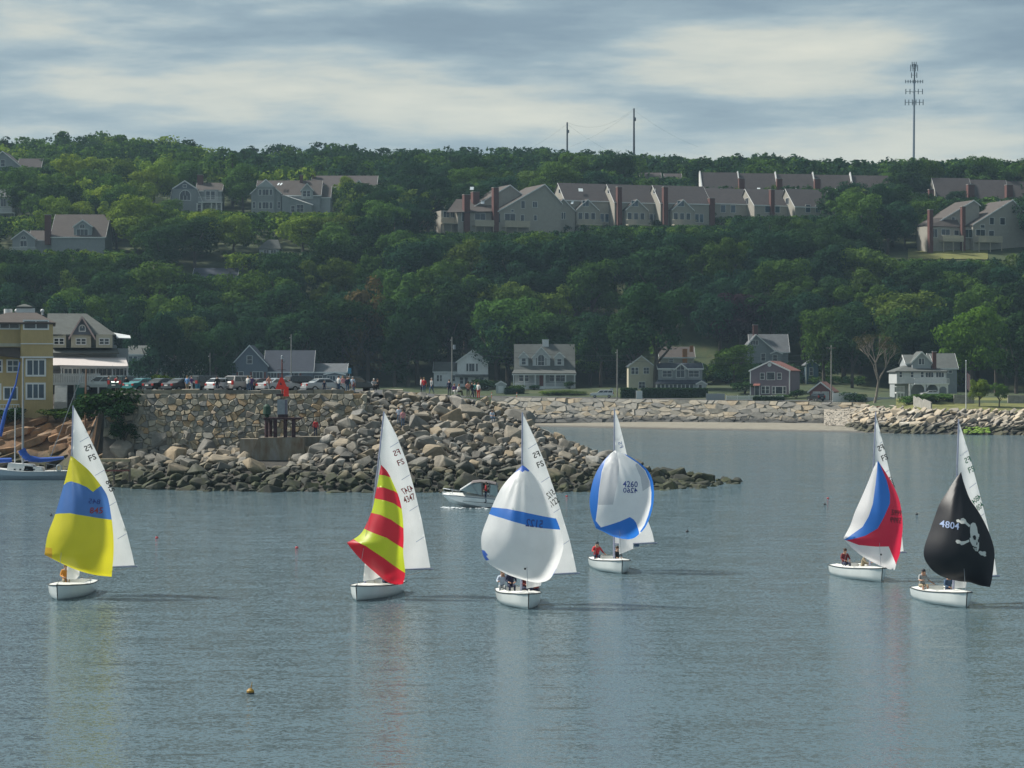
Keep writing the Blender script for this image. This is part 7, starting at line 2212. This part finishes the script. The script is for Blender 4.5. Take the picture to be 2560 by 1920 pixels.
MB().box(bx(693), bx(717), .1, 1.1, bz(1036), bz(999)).build('equipment_box', M_galv, bo)
MB().box(bx(712), bx(717.4), .05, .098, bz(1036), bz(999)).build('box_shade_strip', plain('violet_shadow_paint', (0.14, 0.13, 0.18), .6), bo)  # shaded side of the box painted as a dark violet strip
for i in range(4): MB().tube((bx(694 + i * 5), .3, bz(999)), (bx(695 + i * 5), .3, bz(985)), .035).build('frame_bar', M_rust, bo)
MB().box(bx(690), bx(716), .2, 1.0, bz(990), bz(985)).build('cross_frame', M_rust, bo)
MB().prism([(bx(688), bz(973.5)), (bx(720), bz(973.5)), (bx(707), bz(944)), (bx(700), bz(944))], 0, .05).build('red_triangle', M_orange, bo)
tri = MB().prism([(bx(699), bz(962)), (bx(705), bz(962)), (bx(702), bz(955))], -.02, -.004).build('triangle_mark', M_rust, bo)
MB().prism_x([(.1, bz(991)), (.9, bz(991)), (.7, bz(965)), (.4, bz(965))], bx(709), bx(709) + .05).build('side_board', M_orange, bo)
MB().prism([(bx(710), bz(991)), (bx(722), bz(991)), (bx(721), bz(967)), (bx(712), bz(967))], .12, .16).build('side_board', M_orange, bo)
MB().tube((bx(704), .5, bz(985)), (bx(704), .5, bz(898)), .09, .07, 8).build('lamp_post', plain('red_oxide', (0.16, 0.05, 0.04), .6), bo)
MB().tube((bx(704), .5, bz(898)), (bx(704), .5, bz(892)), .13, .1, 10).ball((bx(704), .5, bz(891)), .12).build('lantern', M_galv, bo)
MB().tube((bx(704), .5, bz(907)), (bx(709), .5, bz(904)), .06).ball((bx(709), .5, bz(903)), .1).build('side_lamp', M_galv, bo)
MB().box(bx(693), bx(714), .2, .8, bz(925), bz(924)).build('lamp_gallery', M_rust, bo)
# green can hung beside the platform
MB().tube((bx(668), -.2, bz(1035)), (bx(668), -.2, bz(1016)), .42, .36, 12).tube((bx(668), -.2, bz(1016)), (bx(668), -.2, bz(1010)), .36, .12, 12).tube((bx(668), -.2, bz(1044)), (bx(668), -.2, bz(1035)), .15, .3, 12).build('green_float', plain('dark_green_paint', (0.012, 0.05, 0.028), .7), bo)
person(Vector(((789 - CX) / F * 243.2, 243.2, bz(1092) + .0)), 'stand', R(190), 'red', 'navy', 'person in a red jacket standing beside the beacon plinth', 'brown', True)
o = MB().box(-1.6, 2.2, -.8, 1.6, -1.6, -.02).build('concrete_block', M_plinth, None, ((785 - CX) / F * 243.2, 243.2, bz(1092))); tag(o, 'low concrete slab under the person in the red jacket', 'slab')

# ================================================================ MOTORBOAT
Ym = F * CH / (1268 - HY); km = F / Ym
mb_ = thing('motorboat', 'white cabin motorboat with a grey canvas top passing the breakwater', 'motorboat', ((1190 - CX) / F * Ym, Ym, 0), 0)
def mx(v): return (v - 1190) / km
def mz(v): return (1268 - v) / km
# hull: bow to the left, planing nose-up
st = []
for t in [i / 12 for i in range(13)]:
    x = lerp(mx(1106), mx(1106) + 6.8, t); hb = 1.2 * min(1, (t / .38) ** .6) if t < .38 else 1.2
    sheer = lerp(mz(1234.5), mz(1250), t); keel = lerp(mz(1236), -.3, min(1, (t / .45)) ** .5); ch = lerp(mz(1237), .05, min(1, t / .5) ** .7)
    hb = max(hb, .03)
    st.append([(x, -hb, sheer), (x, -hb * .92, lerp(sheer, ch, .5)), (x, -hb * .8, ch), (x, 0, keel), (x, hb * .8, ch), (x, hb * .92, lerp(sheer, ch, .5)), (x, hb, sheer)])
w = 7; vs = [p for r in st for p in r]; fs = [(i * w + j, (i + 1) * w + j, (i + 1) * w + j + 1, i * w + j + 1) for i in range(12) for j in range(6)] + [tuple(range(12 * w, 13 * w))]
MB().add(vs, fs).build('hull', plain('bright_gelcoat', (0.84, 0.86, 0.86), 0.25, 0.03, 1.0, coat=0.3), mb_, smooth=False)
vs = []; 
for r in st: vs += [r[0], (r[0][0], r[0][1] * .5, r[0][2] + .18), (r[6][0], r[6][1] * .5, r[6][2] + .18), r[6]]
MB().add(vs, [(i * 4 + j, i * 4 + j + 1, i * 4 + 5 + j, i * 4 + 4 + j) for i in range(12) for j in range(3)]).build('deck', M_deckw, mb_)
m = MB()
for k in (0, 6): m.path([Vector(r[k]) + Vector((0, 0, -.05)) for r in st], .045, 6)
m.build('rub_rail', M_galv, mb_)
m = MB()
for k in (0, 6): m.path([Vector(r[k]) * 1.0 + Vector((0, -.02 if k == 0 else .02, -.42)) for r in st[3:]], .02, 5)
m.build('hull_stripe', M_rail, mb_)
ws = MB().add([(mx(1150), -1.0, mz(1225)), (mx(1180), -.95, mz(1206)), (mx(1203), -1.05, mz(1206)), (mx(1205), -1.1, mz(1236)), (mx(1150), 1.0, mz(1225)), (mx(1180), .95, mz(1206)), (mx(1203), 1.05, mz(1206)), (mx(1205), 1.1, mz(1236))],
    [(0, 1, 2, 3), (7, 6, 5, 4), (0, 4, 5, 1)])
M_screen = plain('tinted_screen', (0.32, 0.39, 0.39), 0.08, 0.15, 1.5); wo_ = ws.build('windscreen', M_screen, mb_)
m = MB()
for s_ in (-1, 1): m.path([(mx(1150), s_ * 1.0, mz(1225)), (mx(1180), s_ * .95, mz(1206))], .05); 
m.tube((mx(1180), -.95, mz(1206)), (mx(1180), .95, mz(1206)), .04); m.build('screen_frame', M_white, wo_)
M_canvas = plain('grey_canvas', (0.16, 0.14, 0.14), .85)
cp = [(1177, 1206), (1182, 1202), (1200, 1200), (1222, 1202), (1240, 1206), (1246, 1216)]
m = MB(); vs = [(mx(a), s_, mz(b_)) for s_ in (-1.15, -.9, .9, 1.15) for a, b_ in cp]; vs = [(x, y, z - (.12 if abs(y) > 1 else 0)) for x, y, z in vs]
m.add(vs, [(k * 6 + i, k * 6 + i + 1, (k + 1) * 6 + i + 1, (k + 1) * 6 + i) for k in range(3) for i in range(5)]); m.build('canvas_top', M_canvas, mb_)
for s_ in (-1.12, 1.12):
    MB().add([(mx(1203), s_, mz(1206)), (mx(1207), s_, mz(1206)), (mx(1207), s_, mz(1238)), (mx(1205), s_, mz(1236))], [(0, 1, 2, 3)]).build('canvas_side', M_canvas, mb_)
    MB().add([(mx(1226), s_, mz(1210)), (mx(1243), s_, mz(1212)), (mx(1244), s_, mz(1240)), (mx(1226), s_, mz(1236))], [(0, 1, 2, 3)]).build('side_screen', M_screen, mb_)
m = MB()
for a, b_ in (((1178, 1206), (1198, 1238)), ((1222, 1202), (1226, 1240)), ((1243, 1210), (1244, 1244))):
    for s_ in (-1.1, 1.1): m.tube((mx(a[0]), s_, mz(a[1])), (mx(b_[0]), s_, mz(b_[1])), .025, None, 5)
m.build('canopy_frame', M_galv, mb_)
m = MB()
for s_ in (-1, 1): m.path([(mx(1108), 0, mz(1221)), (mx(1125), s_ * .55, mz(1223)), (mx(1150), s_ * .95, mz(1227))], .02, 5); m.tube((mx(1111), s_ * .08, mz(1229)), (mx(1108), 0, mz(1221)), .02, None, 5); m.tube((mx(1132), s_ * .75, mz(1232)), (mx(1130), s_ * .65, mz(1224)), .02, None, 5)
m.build('bow_rail', M_galv, mb_)
MB().box(mx(1246) + 1.0, mx(1246) + 1.6, -.3, .3, .2, 1.2).build('outboard_motor', M_black, mb_)
person(mb_.location + Vector((mx(1215), -1.05, .40)), 'stand_b', R(-90), 'red', 'navy', 'person in a red jacket standing at the side of the motorboat', 'black', True)
# broken white water at the bow
M_foam = plain('sea_foam', (0.70, 0.74, 0.76), .9, .15, 3)
def foam(name, label, pts, rng, n=120):
    m = MB()
    for _ in range(n):
        i = rng.randrange(len(pts) - 1); p = Vector(pts[i]).lerp(Vector(pts[i + 1]), rng.random())
        p += Vector((rng.gauss(0, .28), rng.gauss(0, .5), 0)); r_ = rng.uniform(.03, .10)
        m.ball((p.x, p.y, rng.uniform(-.02, .05)), r_ * 1.9, r_ * 1.6, r_ * .35, 6, 4)
    o = m.build(name, M_foam, None); tag(o, label, 'foam', kind='stuff'); return o
X0 = mb_.location.x
foam('bow_wave', 'white bow wave beside the motorboat', [(X0 + mx(1104), Ym - 1.2, 0), (X0 + mx(1130), Ym - 1.6, 0), (X0 + mx(1150), Ym - 1.7, 0), (X0 + mx(1240), Ym - 1.9, 0)], random.Random(1), 70)
# ================================================================ MOORED YACHTS
Yk = F * CH / (1199 - HY); kk = F / Yk
def kx(v): return (v - 60) / kk
def kz(v): return (1199 - v) / kk
yt = thing('moored_yacht', 'pale grey moored sailing yacht with blue sail covers and bare masts', 'yacht', ((60 - CX) / F * Yk, Yk, 0))
M_cover = plain('blue_sail_cover', (0.015, 0.09, 0.42), .7, .15, 2); M_yhull = plain('grey_blue_hull', (0.40, 0.46, 0.52), .4, .05)
st = []
for i in range(15):
    t = i / 14; x = lerp(kx(-70), kx(179), t); hb = 1.35 * math.sin(math.pi * (.12 + .80 * t)) ** .7; hb = max(hb, .05)
    sh_ = lerp(kz(1167), kz(1178), sstep(0, .6, t)); sh_ += .12 * max(0, t - .7)
    st.append([(x, -hb, sh_), (x, -hb * .95, sh_ * .5), (x, -hb * .6, -.1), (x, 0, -.5), (x, hb * .6, -.1), (x, hb * .95, sh_ * .5), (x, hb, sh_)])
vs = [p for r in st for p in r]; fs = [(i * 7 + j, (i + 1) * 7 + j, (i + 1) * 7 + j + 1, i * 7 + j + 1) for i in range(14) for j in range(6)] + [tuple(range(7))[::-1], tuple(range(98, 105))]
MB().add(vs, fs).build('hull', M_yhull, yt)
MB().add([p for r in st for p in (r[0], r[6])], [(2 * i, 2 * i + 1, 2 * i + 3, 2 * i + 2) for i in range(14)]).build('deck', M_deckw, yt)
m = MB(); m.path([Vector(r[0]) for r in st], .05, 6); m.path([Vector(r[6]) for r in st], .05, 6); m.build('toe_rail', M_white, yt)
for x0, x1, y0 in ((20, 87, 1157), (62, 110, 1164)): MB().prism([(kx(x0), kz(1178)), (kx(x1), kz(1178)), (kx(x1 - 2), kz(y0 + 4)), (kx(x0 + 4), kz(y0))], -.75, .75).build('cabin', M_white, yt)
for x0 in (38, 52, 68, 86): MB().box(kx(x0), kx(x0 + 5), -.77, -.752, kz(1175), kz(1171)).build('porthole', M_glass, yt)
MB().tube((kx(57), 0, .8), (kx(58), 0, kz(895)), .13, .09, 10).build('main_mast', plain('grey_mast', (0.30, 0.32, 0.33), .5), yt)
MB().tube((kx(34), .6, .9), (kx(35), .6, kz(1020)), .06, .05, 8).build('pole', M_white, yt)
cv = MB()
pts = [(54, 1124, .42), (60, 1136, .40), (72, 1146, .34), (100, 1150, .27), (130, 1148, .22), (160, 1144, .15)]
for (a, ya, ra), (b_, yb_, rb) in zip(pts, pts[1:]): cv.tube((kx(a), 0, kz(ya)), (kx(b_), 0, kz(yb_)), ra, rb, 10)
cv.build('sail_cover', M_cover, yt)
MB().tube((kx(57), 0, kz(1152)), (kx(162), 0, kz(1146)), .06).build('boom', M_spar, yt)
MB().tube((kx(-30), -.2, kz(1152)), (kx(30), -.2, kz(1150)), .28, .24, 10).build('furled_sail', M_cover, yt)
m = MB(); m.path([(kx(2), -.5, kz(1090)), (kx(16), -.5, kz(1030)), (kx(42), -.5, kz(960)), (kx(52), -.4, kz(905))], [.24, .17, .09, .05], 8); m.build('furled_jib', M_cover, yt)
MB().tube((kx(124), .3, kz(1146)), (kx(206), .3, kz(930)), .05, .04, 6).build('raked_stay', M_galv, yt)
m = MB(); m.path([(kx(120), -1, kz(1158)), (kx(150), -.9, kz(1163)), (kx(178), 0, kz(1168))], .03, 5)
for a in (120, 140, 160): m.tube((kx(a), -1.0, kz(1177)), (kx(a), -.95, kz(1160)), .02, None, 5)
m.build('pulpit_rail', M_galv, yt)
m = MB(); cxr, czr = kx(152), kz(1169)
for i in range(14): t0, t1 = 2 * math.pi * i / 14, 2 * math.pi * (i + 1) / 14; m.tube((cxr + .27 * math.cos(t0), -1.05, czr + .3 * math.sin(t0)), (cxr + .27 * math.cos(t1), -1.05, czr + .3 * math.sin(t1)), .08, None, 6)
m.build('life_ring', M_white, yt)
# tall brown spar rising from the rocks, timber landing and drifting log
Yp = 256
o = MB().tube((0, 0, 0), (0.15, 0, 7.6), .12, .08, 8).tube((-.25, 0, 1.6), (.3, 0, 1.62), .05).build('wooden_spar', plain('varnished_spar', (0.22, 0.12, 0.07), .6), None, ((212 - CX) / F * Yp, Yp, W(212, 1100, Yp).z)); tag(o, 'tall brown wooden spar standing against the dark thicket', 'pole')
Yd = 236
dk = thing('timber_landing', 'low timber landing stage at the foot of the ledges', 'landing', ((285 - CX) / F * Yd, Yd, 0)); kd = F / Yd
def dx(v): return (v - 285) / kd
def dz_(v): return CH - (v - HY) / kd
MB().box(dx(240), dx(326), -.5, .5, dz_(1154), dz_(1147)).build('walkway', plain('pale_timber', (0.33, 0.27, 0.17), .8, .25), dk); MB().box(dx(238), dx(325), -.45, -.3, dz_(1178), dz_(1174)).build('red_beam', plain('red_beam', (0.20, 0.06, 0.05), .7), dk)
for xx in (244, 285, 324): MB().tube((dx(xx), 0, -.5), (dx(xx), 0, dz_(1147)), .12).build('post', M_wood, dk)

# ================================================================ POLES, WIRES, TOWERS
def upole(px, ptop, pbase, label, Y=None, arm=None, box=False, r=.16):
    loc = shore(px, pbase, 0, Y); k = F / loc[1]; H = CH + (HY - ptop) / k - loc[2]
    e = thing('utility_pole', label, 'pole', loc)
    MB().tube((0, 0, -.5), (0, 0, H), r, r * .7, 8).build('shaft', plain('grey_pole_wood', (0.24, 0.23, 0.21), .85, .2), e)
    if arm: MB().box(-arm, arm, -.08, .08, H - .7, H - .5).build('cross_arm', M_wood, e)
    if box:
        MB().tube((.55, -.1, H - 3.0), (.55, -.1, H - 1.9), .32, None, 10).build('transformer', M_galv, e)
        MB().box(.1, .5, -.1, 0, H - 2.6, H - 2.4).build('bracket', M_galv, e)
    MB().ball((-.3, 0, H - .8), .09).build('insulator', M_white, e)
    return Vector(loc) + Vector((0, 0, H - .6)), Vector(loc) + Vector((0, 0, H * .55))
ends = []
t1 = upole(1130, 842, 985, 'utility pole with a transformer can beside the white gabled house', box=True)
t2 = upole(1543, 873, 994, 'bare utility pole left of the short hedge')
t3 = upole(2078, 863, 1002, 'utility pole with a cross arm beside the red garage', arm=1.0)
upole(728, 836, 960, 'plain utility pole rising behind the slate blue house roof', Y=556)
upole(525, 882, 958, 'short pole behind the black minivan', Y=556, r=.12)
def wire(name, label, a, b_, sag, rad=.02, parent=None):
    m = MB(); pts = [a.lerp(b_, i / 14) - Vector((0, 0, sag * 4 * (i / 14) * (1 - i / 14))) for i in range(15)]
    m.path(pts, rad, 4); o = m.build(name, M_darkmetal, parent)
    if label: tag(o, label, 'cable')
    return o
for i, (A_, B_, sg, la) in enumerate(((t1, t2, 1.6, 'lower overhead cable between the transformer pole and the bare utility pole'), (t2, t3, 2.0, 'lower overhead cable from the bare utility pole past the mauve house'))):
    wire('overhead_cable', la, A_[1] + Vector((0, 0, 2.4)), B_[1] + Vector((0, 0, 2.4)), sg * .35, .035)
    wire('overhead_cable', la.replace('lower', 'upper'), A_[1] + Vector((0, 0, 3.6)), B_[1] + Vector((0, 0, 3.6)), sg * .35, .03)
# cell tower on the ridge
Yt = 1180.0; kt = F / Yt; tx = (2284 - CX) / F * Yt; tg = hill(tx, Yt)
ct = thing('cell_tower', 'tall grey cell tower with tiers of antennas above the ridge', 'tower', (tx, Yt, tg))
def tz(v): return CH - (v - HY) / kt - tg
MB().tube((-.2, 0, -1), (0.35, 0, tz(205)), 1.15 * .62, .42, 12).build('mast', plain('tower_steel', (0.16, 0.20, 0.25), .5, .1), ct)
MB().tube((0.35, 0, tz(205)), (.6, 0, tz(160)), .38, .3, 8).build('top_pole', M_darkmetal, ct)
M_ant = plain('antenna_grey', (0.12, 0.14, 0.16), .6)
def tier(py, halfw, hh, n):
    e = MB().box(-halfw, halfw, -.06, .06, tz(py) - .1, tz(py) + .1).tube((0, -halfw, tz(py)), (0, halfw, tz(py)), .1).build('antenna_frame', M_ant, ct, (.25, 0, 0))
    for i in range(n):
        x = lerp(-halfw, halfw, i / (n - 1)); MB().box(x - .2, x + .2, -.3, -.07, tz(py) - hh, tz(py) + hh).build('panel_antenna', M_ant, e)
tier(204, 4.2, .8, 8); tier(229, 4.1, 1.3, 5); tier(256, 4.4, 1.4, 6); tier(188, 1.3, 1.3, 3); tier(170, 1.7, 1.6, 4); tier(161, 1.0, 1.2, 3)
# two antenna masts with guy wires
Yg = 1120.0; kg = F / Yg
def mast_at(px, ptop, lab, lattice):
    x = (px - CX) / F * Yg; g = hill(x, Yg); top = CH - (ptop - HY) / kg - g; x_ = 0
    e = thing('guyed_mast', lab, 'mast', (x, Yg, g))
    MB().tube((0, 0, top * .45 if lattice else -1), (.0, 0, top), .55, .35, 6).build('upper_pole', M_darkmetal, e)
    if lattice:
        m = MB()
        for sx in (-.7, .7): m.tube((sx, 0, -1), (sx * .8, 0, top * .5), .14, None, 5)
        for i in range(9): z0 = top * .5 * i / 9; m.tube((-.7, 0, z0), (.7, 0, z0 + top * .5 / 9), .09, None, 4)
        m.build('lattice', M_darkmetal, e)
    MB().box(-.2, .9, -.3, .3, top * .86, top * .9).build('antenna_box', M_darkmetal, e)
    for sx in (-1, 1):
        wire('guy_wire', None, Vector((0, 0, top - .8)), Vector((sx * 30, 0, max(2, top - 18))), 1.5, .03, e)
    return Vector((x, Yg, g + top))
ta = mast_at(1418, 306, 'shorter dark antenna pole on the ridge', False); tb = mast_at(1585, 271, 'taller antenna mast with a lattice foot on the ridge', True)
wire('antenna_wire', 'thin wire sagging between the two antenna masts', ta, tb, 5.0, .03)
# flagpole
loc = shore(2415, 1030); fp = thing('flagpole', 'white flagpole with a limp striped flag on the lawn', 'flagpole', loc); kf = F / loc[1]; Hf = CH + (HY - 902) / kf - loc[2]
MB().tube((0, 0, -.3), (0, 0, Hf), .10, .06, 8).ball((0, 0, Hf), .14).build('pole', M_white, fp); MB().tube((0, 0, -.2), (0, 0, .25), .5, .4, 12).build('base', M_concrete, fp)
flag = None
FW = plain('flag_white', (.6, .58, .56), .8); FR = plain('flag_red', (.33, .03, .045), .8); FB = plain('flag_blue', (.03, .045, .16), .8)
for i in range(7):
    m = MB(); u0, u1 = i / 7, (i + 1) / 7
    vs = []
    for j in range(9):
        v_ = j / 8
        for u in (u0, u1): vs.append((.1 + u * .75 * (1 - .15 * v_) , .14 * math.sin(u * 14), Hf - 2.2 - v_ * 3.2 - u * .7))
    m.add(vs, [(2 * j, 2 * j + 1, 2 * j + 3, 2 * j + 2) for j in range(8)])
    mo_ = m.build('flag' if i == 0 else 'flag_stripe', FB if i < 1 else (FR if i % 2 else FW), flag or fp)
    if i == 0: flag = mo_

# ================================================================ FENCES, SIGNS, SMALL THINGS ASHORE
def fence(px0, px1, pbase, hgt, label, pitch=.16, mat=M_white, solid=False):
    a = Vector(shore(px0, pbase)); L = (px1 - px0) / F * a.y
    e = thing('picket_fence' if not solid else 'board_fence', label, 'fence', a)
    n = int(L / pitch)
    if n > 290: n = 290
    me_ = MB().box(-L / n * (.30 if not solid else .485), L / n * (.30 if not solid else .485), -.02, .02, .08, hgt).mesh('picket', mat)
    for i in range(n):
        o = bpy.data.objects.new('picket' if not solid else 'board', me_); col.objects.link(o); o.parent = e; o.location = ((i + .5) * L / n, 0, .02 * math.sin(i * 2.7))
    MB().box(0, L, .03, .09, hgt * .25, hgt * .25 + .08).box(0, L, .03, .09, hgt * .75, hgt * .75 + .08).build('rail', mat, e)
    for i in range(int(L / 2.5) + 1): MB().box(i * 2.5 - .07, i * 2.5 + .07, .1, .24, -.5, hgt + .12).build('post', mat, e)
fence(1816, 1960, 1002, 1.1, 'white picket fence in front of the mauve house')
fence(2082, 2142, 1006, 2.0, 'white board fence right of the utility pole with the cross arm', .22, M_white, True)
fence(2142, 2305, 1008, 1.25, 'long pale board fence below the veranda house', .34, plain('grey_white_board', (.42, .44, .45), .7), True)
fence(1766, 1812, 1003, 1.6, 'plain grey boarding between the hedge and the picket fence', .25, plain('grey_board', (.30, .32, .34), .8), True)
o = MB().box(-.7, .7, -.3, .3, -.3, 1.9).build('gate_post', M_white, None, shore(1598, 998)); tag(o, 'white gate post between the two hedges', 'gate post')
# curved concrete wall at the top of the rocks
pts = [(2283, 1003), (2293, 1016), (2308, 1022), (2327, 1024)]
m = MB(); pp = [Vector(shore(a, b_, 0, interp([(2283, 494), (2327, 478)], a))) for a, b_ in pts]
for a, b_ in zip(pp, pp[1:]):
    d = Vector((.25, .3, 0)); lo = min(a.z, b_.z) - 1
    m.add([(a.x, a.y, lo), (b_.x, b_.y, lo), (b_.x, b_.y, b_.z + 1.7), (a.x, a.y, a.z + 2.1), (a.x + .3, a.y + .3, lo), (b_.x + .3, b_.y + .3, lo), (b_.x + .3, b_.y + .3, b_.z + 1.7), (a.x + .3, a.y + .3, a.z + 2.1)], [(0, 1, 2, 3), (7, 6, 5, 4), (3, 2, 6, 7), (0, 3, 7, 4), (1, 5, 6, 2)])
tag(m.build('concrete_wall', M_concrete), 'curved concrete wall at the top of the rocks by the lawn', 'wall')
a = Vector(shore(2385, 1010)); tag(MB().box(0, 4.2, 0, .5, -.5, 1.9).build('pale_wall', M_concrete, None, a), 'pale wall segment left of the flagpole behind the shrubs', 'wall')
a = Vector(shore(2520, 1008)); tag(MB().box(0, 6, 0, .5, -.5, 1.6).build('pale_wall', M_concrete, None, a), 'pale wall at the far end of the lawn', 'wall')
def sign(px, pbase, hgt, w, h_, mat, label):
    a = shore(px, pbase) if pbase > 970 else (W(px, pbase, 300).x, 300, 9.1)
    e = thing('sign', label, 'sign', a); MB().tube((0, 0, -.3), (0, 0, hgt), .05).build('sign_post', M_galv, e); MB().box(-w / 2, w / 2, -.1, -.055, hgt - h_, hgt).build('sign_board', mat, e)
sign(874, 960, 2.9, .42, .7, plain('sign_blue', (.08, .28, .42), .5), 'small blue sign on a post beside the grey shop')
sign(1529, 993, 2.0, .75, .7, M_galv, 'small grey sign beside the white pickup')
for px, pb, lab in ((1292, 996, 'orange marker post left of the cape house steps'), (1229, 996, 'orange marker post at the corner of the shed bank')):
    a = shore(px, pb); e = thing('marker_post', lab, 'marker', a); MB().tube((0, 0, -.2), (0, 0, 1.3), .10, .08).build('post', plain('orange_plastic', (.5, .14, .05), .5), e); MB().tube((0, 0, .7), (0, 0, .95), .105).build('white_band', M_white, e)
o = MB().box(-.25, .25, -.2, .2, -.2, 1.1).box(-.32, .32, -.25, .25, 1.1, 1.25).build('mail_box', plain('mail_blue', (.06, .10, .18), .5), None, shore(2267, 1010)); tag(o, 'dark blue box at the end of the pale board fence', 'box')
bkp = Vector(shore(2195, 1022)); o = MB().prism([(-1.6, 0), (1.6, 0), (1.3, .5), (-1.7, .5)], -.6, .6).build('rowing_boat', plain('faded_red', (.42, .10, .07), .6), None, bkp); tag(o, 'small faded red dinghy pulled up on the shingle', 'boat')

# ================================================================ BUOYS
def buoy(px, py, kind, colr, label):
    Y = F * CH / (py - HY); e = thing('buoy', label, 'buoy', ((px - CX) / F * Y, Y, 0))
    if kind == 'spar':
        MB().tube((0, 0, -.2), (0, 0, .10), .12, .13, 12).tube((0, 0, .10), (0, 0, .17), .13, .06, 12).build('float', colr, e); MB().tube((.01, 0, .15), (.06, 0, .38), .014).build('stick', colr, e)
        MB().tube((0, 0, -.05), (0, 0, .045), .133, None, 12).build('wet_band', M_bottom, e)
    else:
        MB().ball((0, 0, .03), .11, .11, .10, 10, 6).build('float', colr, e); MB().tube((0, 0, .11), (0, 0, .2), .02).build('handle', M_darkmetal, e)
BY, BR, BD = plain('buoy_yellow', (.34, .19, .02), .6), plain('buoy_red', (.45, .05, .06), .6), plain('buoy_dark', (.02, .02, .025), .6)
buoy(626, 1734, 'spar', BY, 'yellow stick buoy alone in the open foreground water')
for px, py, c_, lab in ((392, 1346, BR, 'small reddish buoy between the yellow and the striped spinnakers'), (742, 1371, BR, 'small reddish buoy just left of the striped spinnaker'), (128, 1289, BD, 'small dark buoy left of the yellow and blue spinnaker'),
                        (1417, 1242, BR, 'small red buoy below the breakwater between two white spinnakers'), (2070, 1247, BR, 'small red buoy left of the tricolour spinnaker'), (2292, 1287, BD, 'small dark buoy between the tricolour and the black spinnakers'), (1718, 1330, BD, 'small dark buoy right of the round blue edged spinnaker'), (2062, 1262, BD, 'tiny dark buoy beside a small red one')):
    buoy(px, py, 'ball', c_, lab)
# ================================================================ HAZE
hz = bpy.data.materials.new('haze'); hz.use_nodes = True
hn = NT(hz.node_tree); hn.n.clear()
ho = hn.new('ShaderNodeOutputMaterial'); hv = hn.new('ShaderNodeVolumePrincipled')
hv.inputs['Color'].default_value = (0.55, 0.78, 1.0, 1); hv.inputs['Density'].default_value = 0.0001; hv.inputs['Anisotropy'].default_value = 0.1
hn.l.new(hv.outputs[0], ho.inputs['Volume'])
hb = MB().box(-1450, 1450, -300, 2450, -5, 185).build('haze', hz)
hb['kind'] = 'stuff'; hb['label'] = 'thin bluish haze over the harbour and hill'; hb['category'] = 'haze'
